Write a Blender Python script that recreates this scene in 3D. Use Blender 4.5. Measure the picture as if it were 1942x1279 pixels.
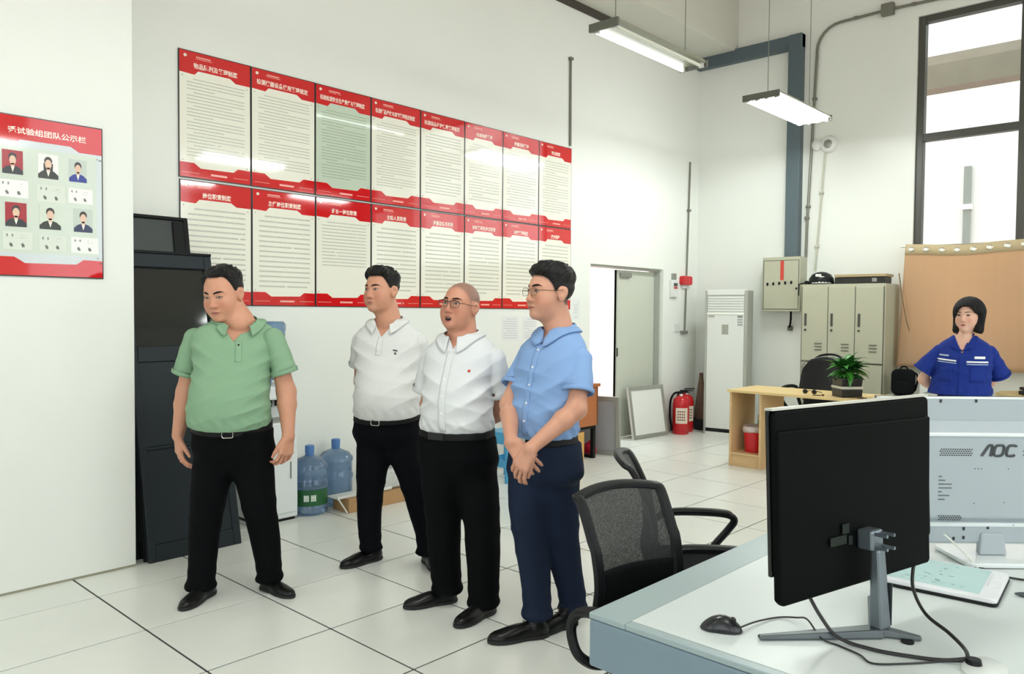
import bpy, bmesh, math, random
import numpy as np
from mathutils import Vector, Matrix, Euler

S = bpy.context.scene
for o in list(bpy.data.objects):
    bpy.data.objects.remove(o)
COL = S.collection
random.seed(7)

# ------------------------------------------------------------------ camera
cam_d = bpy.data.cameras.new('camera'); cam = bpy.data.objects.new('camera', cam_d); COL.objects.link(cam)
cam_d.sensor_width = 36.0; cam_d.sensor_fit = 'HORIZONTAL'; cam_d.lens = 36.0 * 1484.38 / 1942.0
YAW, PIT, ROL = -0.747746, 0.0331717, 0.0086041
_fw = Vector((math.sin(YAW) * math.cos(PIT), math.cos(YAW) * math.cos(PIT), -math.sin(PIT)))
_rt = Vector((math.cos(YAW), -math.sin(YAW), 0)); _up = _rt.cross(_fw)
_r = _rt * math.cos(ROL) + _up * math.sin(ROL); _u = -_rt * math.sin(ROL) + _up * math.cos(ROL)
_m = Matrix(((_r.x, _u.x, -_fw.x), (_r.y, _u.y, -_fw.y), (_r.z, _u.z, -_fw.z))).to_4x4()
_m.translation = (4.27077, -1.481955, 1.491909)
cam.matrix_world = _m
cam_d.clip_start = 0.05; cam_d.clip_end = 200
S.camera = cam

# ------------------------------------------------------------------ world, lights, exposure
S.view_settings.view_transform = 'Standard'; S.view_settings.look = 'None'
S.view_settings.exposure = -0.08; S.view_settings.gamma = 1.0
S.view_settings.use_curve_mapping = False
W = bpy.data.worlds.new('overcast_sky'); S.world = W; W.use_nodes = True
wn = W.node_tree; bg = wn.nodes['Background']
bg.inputs[0].default_value = (0.93, 0.98, 1.0, 1); bg.inputs[1].default_value = 2.8

LK = 0.48  # lamp level
def area(name, loc, rot, sx, sy, power, col=(1, 1, 1), spread=180):
    d = bpy.data.lights.new(name, 'AREA'); d.shape = 'RECTANGLE'; d.size = sx; d.size_y = sy
    d.energy = power; d.color = col; d.spread = math.radians(spread)
    o = bpy.data.objects.new(name, d); COL.objects.link(o); o.location = loc; o.rotation_euler = rot
    return o
WIN = (0.97, 1.0, 1.0)
# fill lamps added at the window rows: right and back wall (unseen), far wall
for k in range(3):
    area('window_fill', (8.9, -3.8 + 3.9 * k, 2.9), (0, math.radians(90), 0), 3.2, 2.6, 16 * LK, WIN)
for k in range(2):
    area('window_fill', (2.2 + 4.2 * k, -5.9, 2.9), (math.radians(90), 0, 0), 2.6, 3.2, 12 * LK, WIN)
area('window_fill', (3.2, 7.62, 3.45), (math.radians(-90), 0, 0), 3.0, 2.3, 76 * LK, WIN)

# ------------------------------------------------------------------ materials
MATS = {}
def mat(name, col, rough=0.5, metal=0.0, spec=0.5, var=0.04, scale=8.0, bump=0.0, bscale=60.0, coat=0.0, trans=0.0, emit=None, estr=0.0, alpha=1.0, sub=0.0):
    """principled material with a little object-space noise in colour and relief"""
    if name in MATS: return MATS[name]
    m = bpy.data.materials.new(name); m.use_nodes = True; nt = m.node_tree; N = nt.nodes; L = nt.links
    b = N['Principled BSDF']
    b.inputs['Roughness'].default_value = rough; b.inputs['Metallic'].default_value = metal
    b.inputs['Specular IOR Level'].default_value = spec; b.inputs['Coat Weight'].default_value = coat
    b.inputs['Coat Roughness'].default_value = 0.05
    b.inputs['Transmission Weight'].default_value = trans; b.inputs['Alpha'].default_value = alpha
    if sub: b.inputs['Subsurface Weight'].default_value = sub; b.inputs['Subsurface Radius'].default_value = (0.01, 0.004, 0.002)
    tc = N.new('ShaderNodeTexCoord')
    if var > 0:
        nz = N.new('ShaderNodeTexNoise'); nz.inputs['Scale'].default_value = scale; nz.inputs['Detail'].default_value = 4
        L.new(tc.outputs['Object'], nz.inputs['Vector'])
        mx = N.new('ShaderNodeMix'); mx.data_type = 'RGBA'
        mx.inputs[6].default_value = tuple(c * (1 - var) for c in col) + (1,); mx.inputs[7].default_value = tuple(min(1, c * (1 + var)) for c in col) + (1,)
        L.new(nz.outputs['Fac'], mx.inputs[0]); L.new(mx.outputs[2], b.inputs['Base Color'])
    else:
        b.inputs['Base Color'].default_value = tuple(col) + (1,)
    if bump > 0:
        n2 = N.new('ShaderNodeTexNoise'); n2.inputs['Scale'].default_value = bscale; n2.inputs['Detail'].default_value = 3
        L.new(tc.outputs['Object'], n2.inputs['Vector'])
        bp = N.new('ShaderNodeBump'); bp.inputs['Strength'].default_value = bump; bp.inputs['Distance'].default_value = 0.01
        L.new(n2.outputs['Fac'], bp.inputs['Height']); L.new(bp.outputs['Normal'], b.inputs['Normal'])
    if emit:
        b.inputs['Emission Color'].default_value = tuple(emit) + (1,); b.inputs['Emission Strength'].default_value = estr
    MATS[name] = m; return m

def srgb(r, g, b):
    f = lambda c: (c / 255 / 12.92) if c <= 10 else ((c / 255 + 0.055) / 1.055) ** 2.4
    return (f(r), f(g), f(b))

# ------------------------------------------------------------------ mesh building
class MB:
    def __init__(s): s.v = []; s.f = []; s.mi = []; s.cur = 0
    def add(s, vs, fs, M=None):
        o = len(s.v)
        for p in vs:
            p = Vector(p)
            s.v.append(tuple(M @ p) if M is not None else tuple(p))
        for f in fs: s.f.append(tuple(i + o for i in f)); s.mi.append(s.cur)
        return s
    def box(s, c, d, M=None):
        x, y, z = c; a, b, e = d[0] / 2, d[1] / 2, d[2] / 2
        vs = [(x + i * a, y + j * b, z + k * e) for k in (-1, 1) for j in (-1, 1) for i in (-1, 1)]
        return s.add(vs, [(0, 2, 3, 1), (4, 5, 7, 6), (0, 1, 5, 4), (2, 6, 7, 3), (0, 4, 6, 2), (1, 3, 7, 5)], M)
    def b2(s, lo, hi, M=None):
        return s.box([(l + h) / 2 for l, h in zip(lo, hi)], [h - l for l, h in zip(lo, hi)], M)
    def prism(s, poly, t0, t1, fn, M=None):
        """poly (2D, counter-clockwise) pushed from t0 to t1; fn(u, v, t) -> 3D"""
        n = len(poly)
        vs = [fn(u, v, t0) for u, v in poly] + [fn(u, v, t1) for u, v in poly]
        fs = [tuple(range(n - 1, -1, -1)), tuple(range(n, 2 * n))] + [(i, (i + 1) % n, n + (i + 1) % n, n + i) for i in range(n)]
        return s.add(vs, fs, M)
    def lathe(s, prof, seg=24, c=(0, 0, 0), M=None):
        vs = []; fs = []; n = len(prof)
        for r, z in prof:
            for k in range(seg):
                a = 2 * math.pi * k / seg; vs.append((c[0] + r * math.cos(a), c[1] + r * math.sin(a), c[2] + z))
        for i in range(n - 1):
            for k in range(seg):
                k2 = (k + 1) % seg; fs.append((i * seg + k, i * seg + k2, (i + 1) * seg + k2, (i + 1) * seg + k))
        if prof[0][0] > 1e-6: fs.append(tuple(range(seg - 1, -1, -1)))
        if prof[-1][0] > 1e-6: fs.append(tuple((n - 1) * seg + k for k in range(seg)))
        return s.add(vs, fs, M)
    def tube(s, pts, r, seg=8, closed=False, M=None, flat=1.0, upv=None):
        pts = [Vector(p) for p in pts]; n = len(pts); rs = r if isinstance(r, (list, tuple)) else [r] * n
        vs = []; fs = []; prev = None
        for i, p in enumerate(pts):
            a = pts[(i - 1) % n] if (closed or i > 0) else p; b = pts[(i + 1) % n] if (closed or i < n - 1) else p
            t = (b - a).normalized()
            if prev is None:
                ref = Vector(upv) if upv else (Vector((0, 0, 1)) if abs(t.z) < 0.9 else Vector((1, 0, 0)))
                x = t.cross(ref).normalized()
            else:
                x = (prev - t * prev.dot(t)).normalized()
            prev = x; y = t.cross(x)
            for k in range(seg):
                an = 2 * math.pi * k / seg
                vs.append(tuple(p + x * (rs[i] * math.cos(an)) + y * (rs[i] * flat * math.sin(an))))
        m = n if closed else n - 1
        for i in range(m):
            j = (i + 1) % n
            for k in range(seg):
                k2 = (k + 1) % seg; fs.append((i * seg + k, i * seg + k2, j * seg + k2, j * seg + k))
        if not closed:
            fs.append(tuple(range(seg - 1, -1, -1))); fs.append(tuple((n - 1) * seg + k for k in range(seg)))
        return s.add(vs, fs, M)
    def cyl(s, p0, p1, r, seg=16, r2=None, M=None):
        return s.tube([p0, p1], [r, r if r2 is None else r2], seg, M=M)
    def ball(s, c, r, seg=16, rings=10, M=None):
        r = r if isinstance(r, (tuple, list)) else (r, r, r)
        vs = []; fs = []
        for i in range(rings + 1):
            th = math.pi * i / rings
            for k in range(seg):
                ph = 2 * math.pi * k / seg
                vs.append((c[0] + r[0] * math.sin(th) * math.cos(ph), c[1] + r[1] * math.sin(th) * math.sin(ph), c[2] - r[2] * math.cos(th)))
        for i in range(rings):
            for k in range(seg):
                k2 = (k + 1) % seg; fs.append((i * seg + k, i * seg + k2, (i + 1) * seg + k2, (i + 1) * seg + k))
        return s.add(vs, fs, M)
    def grid(s, fn, nu, nv, M=None):
        vs = [fn(i / nu, j / nv) for j in range(nv + 1) for i in range(nu + 1)]
        fs = [(j * (nu + 1) + i, j * (nu + 1) + i + 1, (j + 1) * (nu + 1) + i + 1, (j + 1) * (nu + 1) + i) for j in range(nv) for i in range(nu)]
        return s.add(vs, fs, M)
    def build(s, name, m, parent=None, smooth=False, bevel=0.0, bseg=2, solid=0.0, sub=0):
        me = bpy.data.meshes.new(name); me.from_pydata(s.v, [], s.f)
        for mm in (m if isinstance(m, (list, tuple)) else [m]): me.materials.append(mm)
        if isinstance(m, (list, tuple)): me.polygons.foreach_set('material_index', s.mi)
        bm = bmesh.new(); bm.from_mesh(me); bmesh.ops.recalc_face_normals(bm, faces=bm.faces); bm.to_mesh(me); bm.free()
        o = bpy.data.objects.new(name, me); COL.objects.link(o)
        if smooth:
            me.polygons.foreach_set('use_smooth', [True] * len(me.polygons))
            if smooth != 'all':
                try: me.set_sharp_from_angle(angle=math.radians(40))
                except Exception: pass
        if solid:
            q = o.modifiers.new('solid', 'SOLIDIFY'); q.thickness = solid; q.offset = 0
        if sub:
            q = o.modifiers.new('sub', 'SUBSURF'); q.levels = sub; q.render_levels = sub
        if bevel:
            q = o.modifiers.new('bevel', 'BEVEL'); q.width = bevel; q.segments = bseg; q.limit_method = 'ANGLE'; q.angle_limit = math.radians(40)
        if parent: o.parent = parent
        return o

def tag(o, label=None, cat=None, group=None, kind=None):
    if label: o['label'] = label
    if cat: o['category'] = cat
    if group: o['group'] = group
    if kind: o['kind'] = kind
    return o
def empty(name, loc=(0, 0, 0), rz=0.0, label=None, cat=None, group=None):
    o = bpy.data.objects.new(name, None); o.empty_display_size = 0.1; COL.objects.link(o)
    o.location = loc; o.rotation_euler = (0, 0, rz); tag(o, label, cat, group); return o
def struct(o): o['kind'] = 'structure'; return o
def copy_tree(o, parent=None):
    c = o.copy(); COL.objects.link(c)
    if parent: c.parent = parent
    for ch in list(o.children): copy_tree(ch, c)
    return c
def text_mesh(name, s, size, m, M, parent=None, depth=0.0, shear=0.0, align='CENTER', width=None, bold=0.0):
    """flat lettering turned into a mesh; M places its XY plane; width squeezes it to a length"""
    cu = bpy.data.curves.new(name, 'FONT'); cu.body = s; cu.size = size; cu.align_x = align; cu.align_y = 'CENTER'
    cu.shear = shear; cu.extrude = depth; cu.offset = bold; cu.resolution_u = 2
    t = bpy.data.objects.new(name + '_tmp', cu); COL.objects.link(t)
    dg = bpy.context.evaluated_depsgraph_get(); dg.update()
    me = bpy.data.meshes.new_from_object(t.evaluated_get(dg))
    bpy.data.objects.remove(t)
    me.name = name
    if len(me.vertices):
        xs = [v.co.x for v in me.vertices]; w = max(xs) - min(xs); k = (width / w) if (width and w > 0) else 1.0
        for v in me.vertices: v.co.x *= k
    me.transform(M); me.materials.clear(); me.materials.append(m)
    o = bpy.data.objects.new(name, me); COL.objects.link(o)
    if parent: o.parent = parent
    return o
def smooth_path(pts, n=8):
    """Catmull-Rom through the points"""
    P = [Vector(p) for p in pts]; out = []
    for i in range(len(P) - 1):
        p0 = P[max(i - 1, 0)]; p1 = P[i]; p2 = P[i + 1]; p3 = P[min(i + 2, len(P) - 1)]
        for k in range(n):
            t = k / n
            out.append(0.5 * ((2 * p1) + (p2 - p0) * t + (2 * p0 - 5 * p1 + 4 * p2 - p3) * t * t + (3 * p1 - p0 - 3 * p2 + p3) * t ** 3))
    out.append(P[-1]); return out
def rrect(w, h, r, n=4, cx=0, cy=0):
    out = []
    for k, (sx, sy) in enumerate(((1, -1), (1, 1), (-1, 1), (-1, -1))):
        for i in range(n + 1):
            a = math.radians(-90 + 90 * k + 90 * i / n)
            out.append((cx + sx * (w / 2 - r) + r * math.cos(a), cy + sy * (h / 2 - r) + r * math.sin(a)))
    return out
# ------------------------------------------------------------------ common materials
WALL = mat('white_plaster', (0.80, 0.82, 0.765), 0.75, var=0.025, scale=1.2, bump=0.05, bscale=30)
CEIL = mat('ceiling_paint', (0.66, 0.655, 0.58), 0.8, var=0.03, scale=1.5)
TILE = mat('floor_tile_laminate', (0.80, 0.82, 0.765), 0.24, var=0.05, scale=3.0, spec=0.4)
GAP = mat('floor_joint', (0.035, 0.035, 0.03), 0.7)
DARKSTEEL = mat('slate_painted_steel', srgb(82, 96, 102), 0.5, var=0.08, scale=5, bump=0.1)
WFRAME = mat('window_frame_paint', srgb(70, 70, 64), 0.45, var=0.06)
GREYMET = mat('grey_metal', srgb(150, 152, 145), 0.35, metal=0.6, var=0.05)
CONDUIT = mat('conduit_grey', srgb(120, 120, 108), 0.45, metal=0.3)
WHITEP = mat('white_plastic', (0.72, 0.73, 0.70), 0.35, var=0.02)
BLACKP = mat('black_plastic', (0.007, 0.008, 0.008), 0.42, var=0.1, scale=30, spec=0.22)
BLACKF = mat('black_fabric', (0.006, 0.007, 0.008), 0.85, spec=0.1, var=0.15, scale=60, bump=0.3, bscale=200)
RED = mat('poster_red', srgb(204, 26, 30), 0.05, spec=0.6, coat=0.35, var=0.03, scale=3, bump=0.02, bscale=4)
CREAM = mat('poster_cream', srgb(238, 237, 222), 0.05, spec=0.6, coat=0.35, var=0.01, bump=0.02, bscale=4)
PGREEN = mat('poster_pale_green', srgb(196, 210, 190), 0.05, spec=0.6, coat=0.35, var=0.02, bump=0.02, bscale=4)
PGREY = mat('poster_blue_grey', srgb(206, 213, 214), 0.10, var=0.02)
INK = mat('print_grey', srgb(196, 198, 185), 0.12, var=0.12, scale=90)
INKD = mat('print_dark', srgb(70, 75, 72), 0.2, var=0.1)
PINKW = mat('print_white', srgb(250, 238, 224), 0.12, var=0.02)
PTRIM = mat('poster_black_edging', (0.02, 0.015, 0.015), 0.3)

# ------------------------------------------------------------------ floor of raised tiles
fl = struct(MB().b2((-1.2, -6.2, -0.12), (9.2, 7.9, -0.0045)).build('floor', GAP))
T = 0.6; G = 0.0055
def tile_mesh(x0, x1, y0, y1):
    b = MB(); h = 0.0045; i = 0.0012
    vs = [(x0, y0, -h), (x1, y0, -h), (x1, y1, -h), (x0, y1, -h), (x0, y0, -i), (x1, y0, -i), (x1, y1, -i), (x0, y1, -i),
          (x0 + i, y0 + i, 0), (x1 - i, y0 + i, 0), (x1 - i, y1 - i, 0), (x0 + i, y1 - i, 0)]
    return b.add(vs, [(8, 9, 10, 11), (4, 5, 9, 8), (5, 6, 10, 9), (6, 7, 11, 10), (7, 4, 8, 11), (0, 1, 5, 4), (1, 2, 6, 5), (2, 3, 7, 6), (3, 0, 4, 7)])
proto = {}
rest = MB()
for bx in range(-2, 15):
    for ay in range(-10, 13):
        x0, y0 = bx * T, ay * T; x1, y1 = x0 + T, y0 + T
        cx0, cx1, cy0, cy1 = max(x0, -0.95), min(x1, 9.0), max(y0, -6.0), min(y1, 7.7)
        if cx1 - cx0 < 0.03 or cy1 - cy0 < 0.03: continue
        if cx1 <= -0.3 and cy1 <= 0.3: continue
        near = bx <= 5 and ay >= -2 and (bx - 7.1) < (ay + 2.5) * 0.2 and ay + 2.5 > (7.1 - bx) * 0.15
        key = (round(cx0 - x0, 3), round(cx1 - x0, 3), round(cy0 - y0, 3), round(cy1 - y0, 3))
        if near:
            if key not in proto:
                proto[key] = tile_mesh(key[0] + G, key[1] - G, key[2] + G, key[3] - G).build('tile', TILE, fl); o = proto[key]
            else:
                o = proto[key].copy(); COL.objects.link(o); o.parent = fl
            o.location = (x0, y0, random.uniform(-0.0006, 0.0)); o.name = 'tile'
        else:
            q = tile_mesh(cx0 + G, cx1 - G, cy0 + G, cy1 - G); rest.add(q.v, q.f)
o = rest.build('far_tiles', TILE, fl); o['kind'] = 'stuff'

# ------------------------------------------------------------------ walls, beam, ceiling
D0, D1, DH = 5.404, 6.885, 2.02
w = MB(); w.b2((-1.15, -6.2, -0.12), (-0.95, D0, 5.7)); w.b2((-1.15, D1, -0.12), (-0.95, 7.9, 5.7)); w.b2((-1.15, D0, DH), (-0.95, D1, 5.7))
struct(w.build('wall_left', WALL))
struct(MB().b2((-0.95, -6.2, 0), (-0.36, 0.333, 5.7)).build('wall_pillar', WALL, bevel=0.006))
# far wall with the window rows
Y0, Y1 = 7.7, 7.95
WZ0, WZ1 = 1.0, 4.69
w = MB(); w.b2((-0.95, Y0, -0.12), (1.66, Y1, 5.7)); w.b2((1.66, Y0, -0.12), (9.2, Y1, WZ0)); w.b2((1.66, Y0, WZ1), (9.2, Y1, 5.7))
w.b2((4.74, Y0, WZ0), (5.4, Y1, WZ1)); w.b2((8.4, Y0, WZ0), (9.2, Y1, WZ1))
struct(w.build('wall_far', WALL))
w = MB(); w.b2((9.0, -6.2, -0.12), (9.2, 7.9, 1.2)); w.b2((9.0, -6.2, 4.6), (9.2, 7.9, 5.7))
for a, b in ((-6.2, -5.4), (-2.2, -1.5), (1.7, 2.4), (5.6, 7.9)): w.b2((9.0, a, 1.2), (9.2, b, 4.6))
struct(w.build('wall_right', WALL))
w = MB(); w.b2((-1.2, -6.2, -0.12), (9.2, -6.0, 1.2)); w.b2((-1.2, -6.2, 4.4), (9.2, -6.0, 5.7))
for a, b in ((-1.2, 0.6), (3.8, 4.8), (8.0, 9.2)): w.b2((a, -6.2, 1.2), (b, -6.0, 4.4))
struct(w.build('wall_back', WALL))
struct(MB().b2((-1.2, -6.2, 5.6), (9.2, 7.95, 5.8)).build('ceiling', CEIL))
struct(MB().b2((-0.95, -6.0, 4.76), (-0.42, 7.7, 5.6)).build('trim_1', CEIL, bevel=0.01))
struct(MB().b2((-0.95, 0.34, 4.68), (-0.925, 7.7, 4.77)).build('trim_2', mat('shadow_gap_dark', srgb(70, 66, 58), 0.8)))  # dark strip painted in for the shaded gap between wall and beam
# dirty scuff line at the foot of the pillar and thin wall foot line
struct(MB().b2((-0.362, -3.0, 0.0), (-0.3585, 0.333, 0.012)).build('baseboard_pillar', mat('grubby_plaster', srgb(150, 148, 128), 0.9, var=0.2, scale=6)))

# ------------------------------------------------------------------ far window
GLASS = bpy.data.materials.new('window_glass'); GLASS.use_nodes = True
nt = GLASS.node_tree; nt.nodes.clear()
out = nt.nodes.new('ShaderNodeOutputMaterial'); mx = nt.nodes.new('ShaderNodeMixShader'); tr = nt.nodes.new('ShaderNodeBsdfTransparent')
gl = nt.nodes.new('ShaderNodeBsdfGlossy'); gl.inputs['Roughness'].default_value = 0.02; fr = nt.nodes.new('ShaderNodeFresnel'); fr.inputs[0].default_value = 1.25
tr.inputs[0].default_value = (0.93, 0.96, 0.94, 1)
nt.links.new(fr.outputs[0], mx.inputs[0]); nt.links.new(tr.outputs[0], mx.inputs[1]); nt.links.new(gl.outputs[0], mx.inputs[2]); nt.links.new(mx.outputs[0], out.inputs[0])

def window(name, x0, x1, z0, z1, mull, trans):
    e = bpy.data.objects.new(name, None); COL.objects.link(e); e['kind'] = 'structure'; e.location = (x0, 7.78, z0)
    L = lambda x, z: (x - x0, z - z0)
    t = 0.07
    b = MB(); W_, H_ = x1 - x0, z1 - z0
    b.b2((0, -0.05, 0), (t, 0.05, H_)); b.b2((W_ - t, -0.05, 0), (W_, 0.05, H_)); b.b2((t, -0.05, 0), (W_ - t, 0.05, t)); b.b2((t, -0.05, H_ - t), (W_ - t, 0.05, H_))
    b.build('window_frame', WFRAME, e, bevel=0.004)
    for mxx in mull: MB().b2((mxx - x0 - 0.035, -0.045, t), (mxx - x0 + 0.035, 0.045, H_ - t)).build('mullion', WFRAME, e, bevel=0.004)
    xs = [x0] + list(mull) + [x1]
    for a, c in zip(xs[:-1], xs[1:]):
        MB().b2((a - x0 + 0.035, -0.045, trans - z0 - 0.04), (c - x0 - 0.035, 0.045, trans - z0 + 0.04)).build('transom', WFRAME, e, bevel=0.004)
        for za, zb in ((z0, trans), (trans, z1)):
            MB().b2((a - x0 + 0.03, -0.004, za - z0 + 0.03), (c - x0 - 0.03, 0.004, zb - z0 - 0.03)).build('pane', GLASS, e)
window('window_1', 1.66, 4.74, WZ0, WZ1, (2.64, 3.68), 3.395)
window('window_2', 5.4, 8.4, WZ0, WZ1, (6.4, 7.4), 3.395)
struct(MB().b2((1.60, 7.60, 0.93), (9.0, 7.82, 0.985)).build('window_sill', mat('sill_stone', srgb(196, 190, 165), 0.4, var=0.05), bevel=0.006))

# outside: ground, pale building with a slatted canopy
OUTW = mat('outside_white_render', (0.86, 0.86, 0.84), 0.9, var=0.02)
struct(MB().b2((-60, -40, -0.6), (60, 60, -0.16)).build('outside_ground', mat('outside_paving', srgb(222, 192, 186), 0.9, var=0.05)))
struct(MB().b2((-16, 14.0, -0.2), (14, 15.0, 14)).build('outside_building', OUTW))
b = MB()
b.b2((0.69, 13.93, 2.6), (0.80, 14.0, 4.08)); e = b.build('window_3', mat('outside_window_grey', srgb(150, 155, 150), 0.3)); e['kind'] = 'structure'
struct(MB().b2((0.66, 13.9, 3.33), (0.83, 13.99, 3.42)).build('trim_3', OUTW))
CAN = mat('canopy_concrete', srgb(150, 142, 128), 0.9, var=0.15, scale=4)
struct(MB().b2((-4, 9.5, 4.36), (9, 9.8, 4.66)).build('trim_4', CAN))
struct(MB().b2((-4, 11.2, 5.05), (9, 11.45, 5.28)).build('trim_5', CAN))

# ------------------------------------------------------------------ doorway and door
dr = bpy.data.objects.new('door_1', None); COL.objects.link(dr); dr['kind'] = 'structure'; dr.location = (-1.08, 6.06, 0)
DOORM = mat('door_grey_green', srgb(196, 200, 186), 0.4, var=0.03)
MB().b2((-0.016, 0.0, 0.008), (0.016, 0.80, 1.985)).build('door_leaf', DOORM, dr, bevel=0.003)
MB().b2((-0.018, 0.0, 0.008), (0.018, 0.012, 1.985)).build('edge_strip', mat('door_edge', srgb(150, 152, 140), 0.4), dr)
h = MB(); h.box((0.019, 0.022, 1.02), (0.010, 0.020, 0.10)); h.build('door_handle', mat('dark_handle', srgb(70, 68, 62), 0.3, metal=0.8), dr, smooth=True)
h = MB(); h.b2((0.02, 0.05, 1.90), (0.055, 0.26, 1.95)); h.build('door_closer', GREYMET, dr, bevel=0.004)
jm = MB(); jm.b2((-1.15, 6.865, 0), (-0.99, 6.885, DH)); jm.b2((-1.15, D0, 0), (-0.99, D0 + 0.02, DH)); jm.b2((-1.15, D0 + 0.02, DH - 0.02), (-0.99, 6.865, DH))
struct(jm.build('trim_6', mat('jamb_grey', srgb(170, 174, 164), 0.45)))
struct(MB().b2((-1.14, D0, -0.1), (-0.95, D1, -0.001)).build('trim_7', mat('threshold', srgb(196, 192, 178), 0.4)))

# ------------------------------------------------------------------ slate steel channel and conduits on the far wall
ch = empty('steel_channel', (-0.95, 7.7, 2.18), 0, 'slate grey steel channel framing the far corner above the meter box', 'steel channel')
MB().b2((0.0, -0.09, 2.44), (1.385, 0, 2.60)).build('crossbar', DARKSTEEL, ch, bevel=0.005)
MB().b2((1.225, -0.11, -0.02), (1.385, 0, 2.60)).build('upright', DARKSTEEL, ch, bevel=0.005)
def conduit(name, pts, r, label, clips=(), m=None, box=None):
    m = m or CONDUIT
    e = empty(name, pts[0], 0, label, 'conduit'); p0 = Vector(pts[0])
    MB().tube([Vector(p) - p0 for p in pts], r, 8).build('pipe', m, e, smooth=True)
    for c in clips: MB().box(Vector(c) - p0, (0.05, 0.05, 0.03)).build('clip', m, e, bevel=0.006)
    if box: MB().box(Vector(box) - p0, (0.13, 0.07, 0.13)).build('junction_box', m, e, bevel=0.008)
    return e
y = 7.675
arc = [(0.585 + 0.27 * (1 - math.cos(a)), y, 4.55 + 0.27 * math.sin(a)) for a in [math.radians(15 * k) for k in range(7)]]
conduit('conduit_pipe', [(0.503, y, 2.168), (0.507, y, 2.5), (0.585, y, 4.5)] + arc + [(1.355, y, 4.83), (2.6, y, 4.80)], 0.016,
        'dark grey conduit pipe bending along the top of the far wall to the window', [(0.505, y, 2.62), (0.518, y, 2.75), (0.57, y, 4.0), (1.02, y, 4.825), (1.62, y, 4.825)], box=(1.36, 7.665, 4.83))
conduit('conduit_pipe', [(0.612, 7.68, 2.0), (0.705, 7.68, 3.43)], 0.011, 'thin pale conduit rising from lockers to the round wall alarm', [(0.63, 7.68, 2.28), (0.67, 7.68, 2.9)], mat('pale_conduit', srgb(190, 190, 172), 0.5))
conduit('conduit_pipe', [(-0.935, 5.0, 4.14), (-0.935, 5.01, 3.235)], 0.012, 'thin conduit coming down the wall to the last poster column', [(-0.935, 5.0, 4.14)])
conduit('conduit_pipe', [(-0.935, 7.465, 3.42), (-0.935, 7.44, 2.6), (-0.935, 7.39, 1.22)], 0.011, 'thin conduit running down beside the door corner past the red alarm', [(-0.935, 7.445, 2.8)])
# round alarm pair on far wall
al = empty('wall_alarm', (0.745, 7.7, 3.45), 0, 'white round alarm sounder high on the far wall right of the conduit', 'alarm')
R = Matrix.Rotation(math.radians(90), 4, 'X')
MB().lathe([(0.10, 0), (0.10, 0.02), (0.085, 0.05), (0.05, 0.06), (0.045, 0.045), (0, 0.045)], 24, M=R).build('disc', WHITEP, al, smooth=True)
MB().lathe([(0.065, 0), (0.065, 0.03), (0.045, 0.05), (0.0, 0.055)], 20, (-0.14, 0.01, 0), M=R).build('small_disc', WHITEP, al, smooth=True)
MB().lathe([(0.045, 0.052), (0.052, 0.056), (0.045, 0.06)], 20, (0, 0, 0), M=R).build('ring', GREYMET, al, smooth=True)
MB().b2((-0.14, -0.02, -0.03), (0, 0, 0.0)).build('bracket', GREYMET, al, bevel=0.003)
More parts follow.
